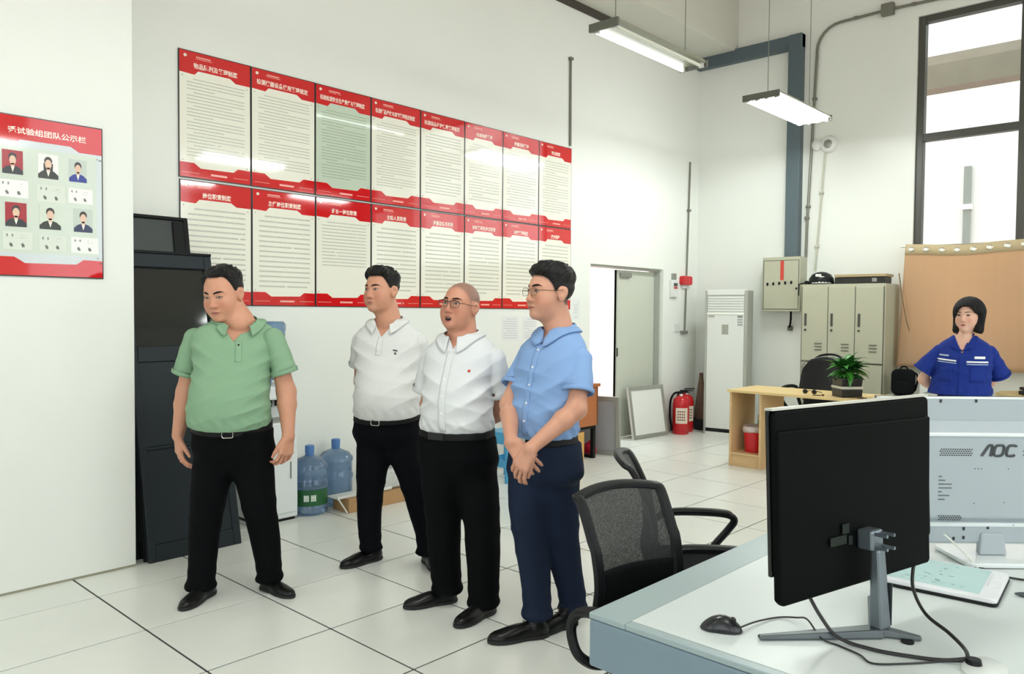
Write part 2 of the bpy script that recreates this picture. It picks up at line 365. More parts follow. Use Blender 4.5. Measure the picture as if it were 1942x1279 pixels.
# ------------------------------------------------------------------ printed boards
def ragged_lines(n, u0, u1, z0, z1, seed, para=5, dens=0.94, h=0.5):
    """rows of small printed words as flat quads (u, z)"""
    rnd = random.Random(seed); out = []; dz = (z1 - z0) / n
    for i in range(n):
        z = z0 + dz * (i + 0.5); first = (i % para == 0); last = (i % para == para - 1)
        a = u0 + (0.045 if first else 0.0); e = u0 + (u1 - u0) * (rnd.uniform(0.35, 0.95) if last else 1.0)
        while a < e - 0.005:
            w_ = min(rnd.uniform(0.06, 0.24), e - a); out.append((a, a + w_ - 0.003, z - dz * h / 2, z + dz * h / 2)); a += w_ + (0 if rnd.random() < dens else 0.012)
    return out
def board(loc, w_, h_, face, title, tsz, twid, label, group, seed, lines, name='wall_poster', foot=True, logo=True, trim=0.006, ttop=0.097, ink=None, green=False, textrange=(0.10, 0.95), para=5):
    """board on a wall of constant x facing +x; u runs along +y from its near edge, z down from its top"""
    e = empty(name, loc, 0, label, 'poster', group)
    P = lambda u, z, t=0.0: (t, u, -z)
    MB().b2((-0.004, 0, -h_), (0.010, w_, 0)).build('backing', PTRIM, e)
    MB().b2((0.0095, trim, -h_ + trim), (0.0115, w_ - trim, -trim)).build('face', face, e)
    k = w_ / 0.53
    hp = [(trim, trim), (w_ - trim, trim), (w_ - trim, 0.154), (0.78 * w_, 0.154), (0.70 * w_, 0.127), (0.26 * w_, 0.127), (0.21 * w_, 0.155), (trim, 0.150)]
    sc = h_ / 0.85
    f = lambda u, v, t: (t, u, -v * sc)
    MB().prism(hp[::-1], 0.0110, 0.0122, f).build('header', RED, e)
    fp = [(trim, 0.747), (0.20 * w_, 0.747), (0.29 * w_, 0.779), (0.745 * w_, 0.775), (0.81 * w_, 0.748), (w_ - trim, 0.750), (w_ - trim, 0.85 - trim), (trim, 0.85 - trim)]
    MB().prism(fp[::-1], 0.0110, 0.0122, f).build('footer', RED, e)
    M = Matrix(((0, 0, 1, 0.0126), (1, 0, 0, 0), (0, 1, 0, 0), (0, 0, 0, 1)))
    def put(s, size, u, z, width, nm):
        m = M.copy(); m.translation = (0.0126, u, -z); text_mesh(nm, s, size, PINKW, m, e, width=width, bold=size * 0.02)
    put(title, tsz, w_ * 0.5 if len(title) < 10 else w_ * 0.48, ttop * sc, twid, 'title')
    if logo:
        b = MB(); n = 12; b.prism([(0.045 + 0.011 * math.cos(a), 0.036 + 0.011 * math.sin(a)) for a in [2 * math.pi * i / n for i in range(n)]][::-1], 0.0122, 0.0127, f)
        b.prism([(0.052, 0.028), (0.060, 0.036), (0.052, 0.044)], 0.0122, 0.0127, f); b.build('emblem', PINKW, e)
        b = MB()
        for q in ragged_lines(1, 0.075, 0.225, 0.028, 0.040, seed + 50, h=0.7, dens=0.5) + ragged_lines(1, 0.075, 0.235, 0.043, 0.049, seed + 60, h=0.6, dens=0.5):
            b.b2((0.0122, q[0], -q[3]), (0.0126, q[1], -q[2]))
        b.build('small_print', mat('print_pale_pink', srgb(238, 170, 158), 0.15), e)['kind'] = 'stuff'
    if foot:
        b = MB(); b.b2((0.0122, 0.02, -0.815 * sc), (0.0125, 0.27 * w_, -0.812 * sc)); b.b2((0.0122, 0.74 * w_, -0.815 * sc), (0.0125, w_ - 0.02, -0.812 * sc))
        for q in ragged_lines(1, 0.34 * w_, 0.66 * w_, 0.805, 0.822, seed + 70, h=0.8, dens=0.6): b.b2((0.0122, q[0], -q[3] * sc), (0.0126, q[1], -q[2] * sc))
        b.build('footer_print', mat('print_pale_pink', srgb(238, 170, 158), 0.15), e)['kind'] = 'stuff'
    if lines:
        b = MB()
        for q in ragged_lines(lines, 0.055, w_ - 0.045, 0.175, textrange[1] * 0.745, seed, para=para, h=0.32):
            b.b2((0.0115, q[0], -q[3] * sc), (0.0118, q[1], -q[2] * sc))
        b.build('body_print', ink or INK, e)['kind'] = 'stuff'
    for u, z in ((0.025, 0.172), (w_ - 0.03, 0.178), (0.025, 0.732), (w_ - 0.03, 0.735)): MB().cyl((0.0115, u, -z * sc), (0.0145, u, -z * sc), 0.004, 8).build('fixing_screw', GREYMET, e)
    return e
ys = [0.852, 1.375, 1.905, 2.43, 2.955, 3.48, 3.985, 4.513, 5.04]
TOP = ['物品陈列及管理制度', '检测仪器设备使用管理规定', '检验检测安全生产责任与管理制度', '检测样品接收与流转管理规定制度', '检测设备维护保养管理规定', '标准物质管理', '质量控制管理', '安全制度']
BOT = ['岗位职责制度', '主任岗位职责制度', '班长一岗位职责', '主检人员职责', '质量监督员职责', '资料管理员岗位职责', '档案管理制度', '操作规程']
ordn = ['first', 'second', 'third', 'fourth', 'fifth', 'sixth', 'seventh', 'eighth']
lt = {0: 'leftmost poster of the top row, under two white glare streaks', 2: 'pale green poster, third in the top row', 7: 'last poster of the top row, below the thin conduit'}
for i in range(8):
    w_ = ys[i + 1] - ys[i] - 0.004; loc = (-0.95, ys[i] + 0.002, 3.222 - 0.0015 * i)
    t = TOP[i]; n = len(t); tw = min(0.035 * n, w_ * 0.80)
    lab = lt.get(i, 'red and cream rules poster, %s from the left in the top row' % ordn[i])
    board(loc, w_, 0.85, PGREEN if i == 2 else CREAM, t, 0.040, tw, lab, 'rules posters in the top row', 100 + i, 24 if i < 4 else 20, ink=mat('print_green_grey', srgb(166, 178, 156), 0.12, var=0.1, scale=80) if i == 2 else None, para=4 + i % 3)
lb = {0: 'lower row poster partly hidden by the black cabinet door', 7: 'last poster of the lower row, right of the spectacled man in blue'}
for i in range(8):
    w_ = ys[i + 1] - ys[i] - 0.004; loc = (-0.95, ys[i] + 0.006, 2.358)
    t = BOT[i]; tw = 0.034 * len(t)
    lab = lb.get(i, 'red and cream duties poster, %s from the left in the lower row' % ordn[i])
    board(loc, w_, 0.845, CREAM, t, 0.040, min(tw, w_ * 0.7), lab, 'duties posters in the lower row', 200 + i, 15 if i != 2 else 14, ttop=0.10, textrange=(0.1, 0.97 if i != 2 else 0.72), para=15)
# staff board on the pillar
sb = board((-0.36, -0.375, 2.476), 0.54, 0.826, PGREY, '遥试验组团队公示栏', 0.036, 0.37, 'red staff board with six portraits on the white pillar', None, 300, 0, name='staff_board', foot=False, logo=False, ttop=0.083)
SBX, SBY, SBZ = -0.36, -0.375, 2.476
MB().b2((0.0110, 0.045, -0.705), (0.0118, 0.505, -0.16)).build('inner_panel', mat('staff_panel_green', srgb(205, 214, 200), 0.12, var=0.02), sb)
SKINP = mat('print_skin', srgb(222, 186, 160), 0.2, var=0.05); HAIRP = mat('print_hair', srgb(40, 36, 34), 0.3)
photos = [(-0.316, -0.223, 2.293, 2.172, 'red', 'suit', 0), (-0.154, -0.058, 2.296, 2.168, 'white', 'jacket', 1), (-0.006, 0.082, 2.288, 2.168, 'grey', 'blue', 0),
          (-0.305, -0.209, 2.027, 1.904, 'red', 'suit', 0), (-0.150, -0.048, 2.030, 1.902, 'green', 'dark', 0), (0.015, 0.109, 2.026, 1.900, 'grey', 'navy', 0)]
BGM = {'red': srgb(160, 20, 34), 'white': srgb(232, 232, 226), 'grey': srgb(190, 200, 190), 'green': srgb(205, 214, 198)}
CLM = {'suit': srgb(30, 36, 34), 'jacket': srgb(38, 40, 34), 'blue': srgb(28, 48, 140), 'dark': srgb(36, 46, 32), 'navy': srgb(34, 44, 80)}
for a, c, zt, zb, bgc, cl, long in photos:
    u0, u1, v0, v1 = a - SBY, c - SBY, zt - SBZ, zb - SBZ
    ph = MB().b2((0.0118, u0, v1), (0.0135, u1, v0)).build('portrait', mat('portrait_' + bgc, BGM[bgc], 0.2, var=0.02), sb)
    um = (u0 + u1) / 2; hh = v0 - v1; ww = u1 - u0
    fl2 = lambda u, v, t: (t, um + u * ww, v1 + v * hh)
    body = [(-0.5, 0), (0.5, 0), (0.5, 0.16), (0.30, 0.30), (0.1, 0.36), (-0.1, 0.36), (-0.30, 0.30), (-0.5, 0.16)]
    MB().prism(body, 0.0135, 0.0139, fl2).build('print_clothes', mat('portrait_clothes_' + cl, CLM[cl], 0.25), ph)
    MB().prism([(-0.1, 0.35), (0, 0.08), (0.1, 0.35)], 0.0139, 0.0141, fl2).build('print_collar', PINKW, ph)
    ov = lambda cx, cy, rx, ry, n=14: [(cx + rx * math.cos(2 * math.pi * i / n), cy + ry * math.sin(2 * math.pi * i / n)) for i in range(n)]
    hb = MB().prism(ov(0, 0.71, 0.20, 0.185), 0.0139, 0.0142, fl2)
    if long: hb.prism([(-0.22, 0.2), (0.22, 0.2), (0.24, 0.62), (-0.24, 0.62)], 0.0137, 0.01385, fl2)
    hb.build('print_hair', HAIRP, ph)
    MB().prism(ov(0, 0.58, 0.165, 0.20), 0.0142, 0.0144, fl2).prism([(-0.07, 0.3), (0.07, 0.3), (0.07, 0.45), (-0.07, 0.45)], 0.0142, 0.0144, fl2).build('print_face', SKINP, ph)
cards = [(-0.333, -0.200, 2.142, 2.053), (-0.160, -0.026, 2.134, 2.044), (-0.010, 0.111, 2.133, 2.053), (-0.318, -0.184, 1.879, 1.785), (-0.153, -0.023, 1.873, 1.785), (0.001, 0.138, 1.871, 1.785)]
CARDW = mat('name_card_white', srgb(236, 238, 232), 0.3, var=0.01); CARDG = mat('name_card_green', srgb(212, 218, 205), 0.3, var=0.02)
for i, (a, c, zt, zb) in enumerate(cards):
    u0, u1, v0, v1 = a - SBY, c - SBY, zt - SBZ, zb - SBZ
    cd = MB().b2((0.0118, u0, v1), (0.0132, u1, v0)).build('name_card', CARDW if i in (0, 2, 5) else CARDG, sb)
    b = MB(); ww = u1 - u0; hh = v0 - v1; rnd = random.Random(i)
    for du, dv, sw in ((0.12, 0.78, 0.055), (0.30, 0.78, 0.055), (0.22, 0.30, 0.09), (0.25, 0.22, 0.09), (0.62, 0.30, 0.09), (0.64, 0.22, 0.10), (0.6, 0.8, 0.2), (0.6, 0.66, 0.2)):
        hgt = 0.16 if dv < 0.77 or sw < 0.1 else 0.03
        if sw >= 0.2: hgt = 0.02
        for q in range(3): b.b2((0.0132, u0 + (du + q * sw / 3) * ww, v1 + (dv - hgt / 2 + 0.02 * rnd.random()) * hh), (0.0135, u0 + (du + (q + 0.8) * sw / 3) * ww, v1 + (dv + hgt / 2) * hh))
    b.build('card_print', mat('card_ink', srgb(110, 116, 108), 0.3), cd)['kind'] = 'stuff'
b = MB()
for u, z in ((0.525, 0.178), (0.525, 0.742)): b.box((0.0125, u, -z), (0.002, 0.016, 0.004), Matrix.Identity(4))
b.build('corner_marks', INKD, sb)
# faint notice sheets on the wall under the posters
def sheet(y0, y1, z0, z1, label, seed, n):
    e = empty('notice_sheet', (-0.95, y0, z0), 0, label, 'paper')
    MB().b2((-0.001, 0, 0), (0.0015, y1 - y0, z1 - z0)).build('sheet', mat('notice_paper', srgb(226, 228, 226), 0.6, var=0.02), e)
    b = MB()
    for q in ragged_lines(n, 0.02, y1 - y0 - 0.02, 0.02, z1 - z0 - 0.02, seed, h=0.3): b.b2((0.0015, q[0], (z1 - z0) - q[3]), (0.0018, q[1], (z1 - z0) - q[2]))
    b.build('print', mat('faint_ink', srgb(196, 198, 198), 0.6), e)['kind'] = 'stuff'
sheet(4.0, 4.24, 1.20, 1.445, 'white printed notice sheet between the older man and the man in blue', 11, 9)
sheet(4.30, 4.52, 1.20, 1.44, 'faint white notice sheet beside the man in blue, below the posters', 12, 9)
sheet(5.10, 5.22, 1.40, 1.62, 'small faint notice sheet on the wall left of the doorway', 13, 7)
# ------------------------------------------------------------------ hanging lamps
TUBE = mat('lit_tube', (1, 1, 1), 0.4, var=0, emit=(0.95, 1.0, 1.0), estr=36.0)
TUBE3 = mat('strong_lit_tube', (1, 1, 1), 0.4, var=0, emit=(0.95, 1.0, 1.0), estr=85.0)
TUBE2 = mat('weak_lit_tube', (1, 1, 1), 0.4, var=0, emit=(0.95, 1.0, 1.0), estr=7.0)
TUBEOFF = mat('unlit_tube', (0.72, 0.73, 0.62), 0.3, var=0.02)
LAMPB = mat('lamp_white_enamel', srgb(150, 152, 132), 0.4, var=0.03)
LAMPE = mat('lamp_end_cap', srgb(96, 98, 88), 0.5)
def lamp(cx, y0, z, wid, ntube, off, label, tm=None, ln=1.24):
    e = empty('hanging_lamp', (cx, y0, z), 0, label, 'lamp', 'hanging tube lamps')
    b = MB(); b.prism([(-wid / 2, 0.0), (wid / 2, 0.0), (wid / 2 - 0.02, 0.03), (-wid / 2 + 0.02, 0.03)], 0, ln, lambda u, v, t: (u, t, v)); b.build('housing', LAMPB, e)
    for yy in (0, ln): MB().b2((-wid / 2, yy - 0.012, -0.03), (wid / 2, yy + 0.012, 0.028)).build('end_plate', LAMPE, e, bevel=0.003)
    for k in range(ntube):
        x = (k - (ntube - 1) / 2) * (wid - 0.08) / max(1, ntube - 1)
        t = MB().cyl((x, 0.03, -0.022), (x, ln - 0.03, -0.022), 0.0145, 12).build('tube', TUBEOFF if k in off else (tm or TUBE), e, smooth=True)
        c = MB(); c.box((x, 0.03, -0.012), (0.036, 0.03, 0.045)); c.box((x, ln - 0.03, -0.012), (0.036, 0.03, 0.045)); c.build('lamp_holder', WHITEP, t)
    for yy in (0.14, ln - 0.14): MB().cyl((0, yy, 0.02), (0, yy, 5.6 - z), 0.0035, 6).build('suspension_wire', mat('wire_grey', srgb(120, 122, 112), 0.5), e)
    return e
lamp(0.94, 3.03, 3.51, 0.25, 2, {1}, 'nearer hanging lamp with one lit and one unlit tube', TUBE2)
lamp(0.98, 5.42, 3.50, 0.36, 4, set(), 'brighter hanging lamp of four lit tubes before the far wall', TUBE3)
for x, y, n_, wid, pw, lab in ((4.9, -1.7, 3, 0.30, 40, 'added three tube hanging lamp over the control desk, outside the picture'), (6.2, 0.4, 3, 0.30, 42, 'added three tube hanging lamp right of the control desk, outside the picture'), (6.2, 3.4, 3, 0.30, 42, 'added three tube hanging lamp in the middle of the unseen right side'),  # unseen lamps added to light the room
        (6.2, 6.0, 3, 0.30, 42, 'added three tube hanging lamp by the unseen right end of the window wall'), (3.95, 3.3, 3, 0.30, 40, 'added three tube hanging lamp over the far end of the control desk, outside the picture'), (2.6, -0.2, 3, 0.30, 20, 'added three tube hanging lamp above the men, just outside the picture'), (3.4, -3.2, 2, 0.25, 14, 'added two tube hanging lamp behind the camera, outside the picture')):  # lamp over the far desk end added to brighten the far wall
    lamp(x, y, 3.53, wid, n_, {1} if n_ == 2 else set(), lab, TUBE3 if x == 2.6 else TUBE)

# ------------------------------------------------------------------ leaning rack doors behind the pillar
RACK = mat('rack_charcoal', srgb(34, 41, 46), 0.5, spec=0.25, var=0.06, scale=6)
RACKD = mat('rack_black', (0.005, 0.006, 0.006), 0.5, spec=0.2, var=0.1)
RGLASS = mat('rack_smoked_glass', (0.012, 0.014, 0.013), 0.06, var=0.1, scale=2, spec=0.6)
def lean(name, foot, top, label, cat, group=None):
    """empty whose local x runs along -y, local z up along the lean, local y out of the face"""
    e = empty(name, foot, 0, label, cat, group)
    zdir = (Vector(top) - Vector(foot)).normalized(); xdir = Vector((0, -1, 0)); ydir = zdir.cross(xdir)
    m = Matrix((xdir, ydir, zdir)).transposed().to_4x4(); m.translation = foot; e.matrix_world = m; return e
r1 = lean('rack_door', (-0.335, 0.975, 0.0), (-0.74, 0.975, 1.835), 'charcoal rack door with smoked glass window leaning in front', 'rack door', 'leaning rack doors')
Wd, Hd = 0.575, 1.88
# door: frame with recessed window, two plain lower panels
b = MB(); t = 0.05
b.b2((0, -t, 0), (0.05, 0, Hd)); b.b2((Wd - 0.045, -t, 0), (Wd, 0, Hd)); b.b2((0.05, -t, Hd - 0.09), (Wd - 0.045, 0, Hd)); b.b2((0.05, -t, 0), (Wd - 0.045, 0, 0.10)); b.b2((0.05, -t, 1.19), (Wd - 0.045, 0, 1.29)); b.b2((0.05, -t, 0.655), (Wd - 0.045, 0, 0.675))
b.build('frame', RACK, r1, bevel=0.006)
MB().b2((0.05, -0.035, 1.29), (Wd - 0.045, -0.025, Hd - 0.09)).build('smoked_window', RGLASS, r1)
MB().b2((0.05, -0.04, 0.675), (Wd - 0.045, -0.006, 1.19)).build('upper_panel', RACK, r1, bevel=0.004)
MB().b2((0.05, -0.04, 0.10), (Wd - 0.045, -0.006, 0.655)).build('lower_panel', RACK, r1, bevel=0.004)
MB().b2((-0.004, -t - 0.01, -0.002), (Wd + 0.012, -t, Hd + 0.008)).build('black_edge', RACKD, r1)
MB().b2((0.0, -0.052, Hd), (Wd + 0.01, 0.004, Hd + 0.016)).build('top_edge', RACKD, r1)
r2 = lean('rack_door', (-0.46, 0.87, 0.0), (-0.85, 0.87, 2.09), 'taller charcoal rack door leaning behind the other one', 'rack door', 'leaning rack doors')
b = MB(); Hd2 = 2.125; Wd2 = 0.50
b.b2((0, -t, 0), (0.03, 0, Hd2)); b.b2((Wd2 - 0.03, -t, 0), (Wd2, 0, Hd2)); b.b2((0.03, -t, Hd2 - 0.022), (Wd2 - 0.03, 0, Hd2)); b.b2((0.03, -t, 0), (Wd2 - 0.03, 0, 0.1))
b.build('frame', RACKD, r2, bevel=0.005)
MB().b2((0.03, -0.034, 0.1), (Wd2 - 0.03, -0.02, Hd2 - 0.022)).build('panel', mat('rack_grey_panel', srgb(58, 64, 64), 0.3, var=0.1), r2)
MB().b2((0.03, -0.02, 0.1), (0.10, -0.004, Hd2 - 0.03)).build('stile', RACKD, r2)

# ------------------------------------------------------------------ water dispenser and bottles
BLUEG = mat('bottle_blue', (0.30, 0.46, 0.68), 0.08, var=0.02, trans=0.75, spec=0.5)
BLUED = mat('bottle_blue_cap', (0.08, 0.20, 0.48), 0.3, var=0.05)
wd = empty('water_dispenser', (-0.76, 1.39, 0), 0, 'white floor water dispenser with an upturned blue bottle, behind the man in green', 'water dispenser')
WDM = mat('dispenser_white', srgb(226, 230, 230), 0.3, var=0.02)
MB().b2((-0.16, -0.16, 0.02), (0.16, 0.155, 0.70)).build('lower_body', WDM, wd, bevel=0.012)
MB().b2((-0.16, -0.16, 0.70), (-0.02, 0.155, 0.95)).build('upper_body', WDM, wd, bevel=0.01)
MB().b2((-0.16, -0.16, 0.86), (0.15, 0.155, 0.955)).build('head', WDM, wd, bevel=0.012)
MB().b2((0.162, -0.13, 0.06), (0.172, 0.135, 0.60)).build('cabinet_door', WDM, wd, bevel=0.005)
MB().b2((0.171, 0.085, 0.30), (0.178, 0.092, 0.42)).build('door_slot', mat('slot_grey', srgb(120, 125, 125), 0.5), wd)
MB().b2((-0.02, -0.13, 0.70), (0.14, 0.13, 0.715)).build('drip_tray', GREYMET, wd)
b = MB(); b.b2((0.0, -0.02, 0.80), (0.06, 0.01, 0.86)); b.b2((0.0, 0.06, 0.80), (0.06, 0.09, 0.86)); b.build('tap', BLACKP, wd, bevel=0.005)
MB().b2((-0.14, -0.14, 0.0), (0.14, 0.14, 0.02)).build('plinth', BLACKP, wd)
def bottle(name, loc, label, flip=False, lab=False, grp='large blue water bottles'):
    e = empty(name, loc, 0, label, 'water bottle', grp)
    prof = [(0.0, 0.0), (0.115, 0.0), (0.132, 0.02), (0.132, 0.06), (0.127, 0.07), (0.127, 0.19), (0.133, 0.20), (0.133, 0.23), (0.126, 0.24), (0.126, 0.325), (0.133, 0.335), (0.130, 0.36), (0.10, 0.395), (0.05, 0.415), (0.032, 0.425), (0.030, 0.46)]
    k = -1 if flip else 1
    MB().lathe([(r, z * k) for r, z in prof], 32).build('shell', BLUEG, e, smooth=True)
    MB().lathe([(0.0335, 0.445 * k), (0.0335, 0.492 * k), (0.028, 0.497 * k), (0, 0.497 * k)], 20).build('cap', BLUED, e, smooth=True)
    MB().lathe([(0.031, 0.42 * k), (0.0325, 0.43 * k), (0.031, 0.445 * k)], 20).build('neck_ring', BLUED, e, smooth=True)
    if lab:
        lg = MB().lathe([(0.1285, 0.072), (0.1285, 0.188)], 32); lg.f = lg.f[:32]; lg.mi = lg.mi[:32]
        l = lg.build('label_wrap', mat('label_green', srgb(22, 88, 44), 0.4, var=0.35, scale=14), e, smooth=True)
        b = MB()
        for a0 in (-0.75, -0.35):
            for q in range(3):
                a = a0 + q * 0.10 - 0.1
                for (zz, hh) in ((0.13, 0.045),):
                    p = Vector((0.1292 * math.cos(a), 0.1292 * math.sin(a), zz)); b.box((0, 0, 0), (0.002, 0.010, hh), Matrix.Translation(p) @ Matrix.Rotation(a, 4, 'Z'))
            p = Vector((0.1294 * math.cos(a0), 0.1294 * math.sin(a0), 0.135)); b.box((0, 0, 0), (0.002, 0.034, 0.007), Matrix.Translation(p) @ Matrix.Rotation(a0, 4, 'Z'))
        b.build('label_characters', mat('label_white', srgb(225, 232, 222), 0.4), l)
    return e
bottle('water_bottle', (-0.695, 1.70, 0), 'blue water bottle with green label, standing beside the dispenser', lab=True)
bottle('water_bottle', (-0.802, 2.0, 0), 'unlabelled blue water bottle half hidden by the man in the white polo', grp='large blue water bottles')
bottle('water_bottle', (-0.765, 1.395, 1.405), 'blue water bottle upside down on top of the dispenser', flip=True)

# ------------------------------------------------------------------ cartons by the wall
CARD = mat('cardboard', srgb(178, 140, 96), 0.85, var=0.08, scale=10, bump=0.1)
bx = empty('cardboard_box', (-0.66, 2.17, 0), 0, 'low brown cardboard box on the floor behind the man in the white polo', 'box')
MB().b2((0.0, -0.29, 0), (0.20, 0.30, 0.10)).build('carton', CARD, bx, bevel=0.004)
MB().b2((0.2005, -0.20, 0.02), (0.202, -0.08, 0.085)).build('side_print', mat('carton_ink', srgb(140, 104, 66), 0.85), bx)
MB().b2((0.0, -0.29, 0.095), (0.202, -0.18, 0.102)).build('flap', CARD, bx)
bl = lean('plastic_tray', (-0.50, 1.83, 0.104), (-0.76, 1.90, 0.115), 'narrow white plastic tray lying across the low cardboard box', 'tray')
bl.matrix_world = Matrix.Translation((-0.50, 1.95, 0.104))
MB().b2((-0.15, -0.14, 0), (0.0, 0.36, 0.006)).b2((-0.02, -0.14, 0.006), (0.0, 0.36, 0.02)).build('tray_sheet', mat('tray_white', srgb(222, 224, 216), 0.4), bl, bevel=0.002)
MB().tube([(-0.005, -0.135, 0.01), (0.045, -0.085, -0.098)], 0.006, 6).build('prop', mat('tray_white', srgb(222, 224, 216), 0.4), bl)
pk = empty('bottle_pack', (-0.585, 2.36, 0.104), 0, 'wrapped pack of small clear bottles on the cardboard box, seen between legs', 'bottle pack')
CLEAR = mat('clear_wrap', (0.55, 0.57, 0.55), 0.12, var=0.3, scale=30, bump=0.8, bscale=40)
MB().b2((-0.075, -0.11, 0), (0.075, 0.11, 0.15)).build('wrap', CLEAR, pk, bevel=0.02)
for i in range(2):
    for j in range(3): MB().lathe([(0.03, 0.14), (0.03, 0.155), (0.013, 0.175), (0.013, 0.195), (0, 0.195)], 10, (-0.037 + 0.073 * i, -0.073 + 0.073 * j, 0)).build('bottle_top', CLEAR, pk, smooth=True)

# ------------------------------------------------------------------ blue stool
STB = mat('stool_blue', srgb(72, 160, 206), 0.35, var=0.03)
st = empty('plastic_stool', (-0.46, 3.56, 0), math.radians(0), 'sky blue plastic stool behind the older man, half hidden', 'stool')
b = MB(); b.prism(rrect(0.27, 0.27, 0.03), 0.415, 0.435, lambda u, v, t: (u, v, t)); b.build('seat', STB, st, bevel=0.004)
for sx in (-1, 1):
    for sy in (-1, 1):
        b = MB(); q = []
        for z, o in ((0.415, 0.118), (0.0, 0.150)):
            q += [(sx * (o - 0.03), sy * (o - 0.03), z), (sx * o, sy * (o - 0.03), z), (sx * o, sy * o, z), (sx * (o - 0.03), sy * o, z)]
        b.add(q, [(0, 1, 2, 3), (7, 6, 5, 4), (0, 4, 5, 1), (1, 5, 6, 2), (2, 6, 7, 3), (3, 7, 4, 0)]); b.build('leg', STB, st, bevel=0.004)
for k in range(4):
    M = Matrix.Rotation(math.pi / 2 * k, 4, 'Z')
    MB().b2((-0.12, 0.116, 0.33), (0.12, 0.13, 0.415), M).build('apron', STB, st)
    MB().b2((-0.13, 0.128, 0.13), (0.13, 0.142, 0.19), M).build('stretcher', STB, st, bevel=0.003)

# ------------------------------------------------------------------ brown side table, carton and red bag under it, framed panels
BRW = mat('table_orange_brown', srgb(172, 104, 62), 0.4, var=0.08, scale=5)
bt = empty('side_table', (-0.66, 4.55, 0), 0, 'orange brown side table with black frame behind the man in blue', 'table')
MB().b2((-0.24, -0.40, 0.735), (0.20, 0.40, 0.765)).build('tabletop', BRW, bt, bevel=0.003)
MB().b2((0.155, -0.39, 0.34), (0.175, 0.385, 0.735)).build('front_panel', BRW, bt)
MB().b2((-0.24, 0.375, 0.34), (0.175, 0.39, 0.735)).build('end_panel', BRW, bt)
for sx in (-0.20, 0.14):
    for sy in (-0.36, 0.36): MB().b2((sx - 0.02, sy - 0.02, 0), (sx + 0.02, sy + 0.02, 0.735)).build('leg', BLACKP, bt, bevel=0.003)
MB().b2((0.12, -0.36, 0.31), (0.16, 0.36, 0.34)).build('rail', BLACKP, bt); MB().b2((-0.2, 0.34, 0.0), (0.14, 0.38, 0.03)).build('foot_rail', BLACKP, bt)
cb = empty('cardboard_box', (-0.66, 4.50, 0), 0, 'upright yellow brown carton under the side table', 'box')
MB().b2((-0.14, -0.15, 0), (0.15, 0.255, 0.285)).build('carton', mat('carton_yellow', srgb(206, 162, 92), 0.85, var=0.06), cb, bevel=0.004)
MB().b2((0.151, 0.0, 0), (0.153, 0.10, 0.285)).build('tape', mat('carton_tape', srgb(196, 150, 84), 0.4), cb)
rb = empty('red_bag', (-0.64, 5.01, 0), 0, 'crumpled red bag on the floor between side table and grey panel', 'bag')
b = MB(); b.ball((0, 0, 0.06), (0.09, 0.05, 0.062), 14, 10)
rnd = random.Random(3); b.v = [(x * (1 + rnd.uniform(-.12, .12)), y * (1 + rnd.uniform(-.12, .12)), max(0, z * (1 + rnd.uniform(-.12, .12)))) for x, y, z in b.v]
b.build('sack', mat('red_plastic_bag', srgb(190, 30, 62), 0.3, var=0.1), rb, smooth='all'); MB().tube(smooth_path([(-0.03, 0, 0.10), (0, 0.01, 0.15), (0.05, 0, 0.10)]), 0.008, 6).build('handle', mat('red_plastic_bag', srgb(190, 30, 62), 0.3), rb)

PFR = mat('panel_aluminium', srgb(168, 170, 162), 0.35, metal=0.5, var=0.04)
def framed_panel(name, foot, xdir, lean_v, w_, h_, face, label, grp):
    e = empty(name, foot, 0, label, 'panel', grp)
    xd = Vector(xdir).normalized(); zd = Vector(lean_v).normalized(); yd = zd.cross(xd).normalized(); zd = xd.cross(yd)
    m = Matrix((xd, yd, zd)).transposed().to_4x4(); m.translation = foot; e.matrix_world = m
    MB().b2((0.03, -0.006, 0.03), (w_ - 0.03, 0.006, h_ - 0.03)).build('panel_sheet', face, e)
    for lo, hi in (((0, -0.016, 0), (0.045, 0.016, h_)), ((w_ - 0.045, -0.016, 0), (w_, 0.016, h_)), ((0.045, -0.016, 0), (w_ - 0.045, 0.016, 0.045)), ((0.045, -0.016, h_ - 0.045), (w_ - 0.045, 0.016, h_))):
        MB().b2(lo, hi).build('frame_rail', PFR, e, bevel=0.003)
    return e
framed_panel('framed_panel', (-0.86, 6.14, 0), (0.06, 0.66, 0), (-0.10, 0, 0.60), 0.665, 0.615, mat('panel_white', srgb(228, 230, 226), 0.35), 'white square panel in grey frame leaning against the doorway edge', 'framed square panels')
framed_panel('framed_panel', (-0.92, 5.06, 0), (0.48, 0.12, 0), (0.0, -0.06, 0.60), 0.56, 0.62, mat('panel_grey', srgb(160, 160, 162), 0.4), 'grey square panel seen at an angle, leaning on the side table', 'framed square panels')

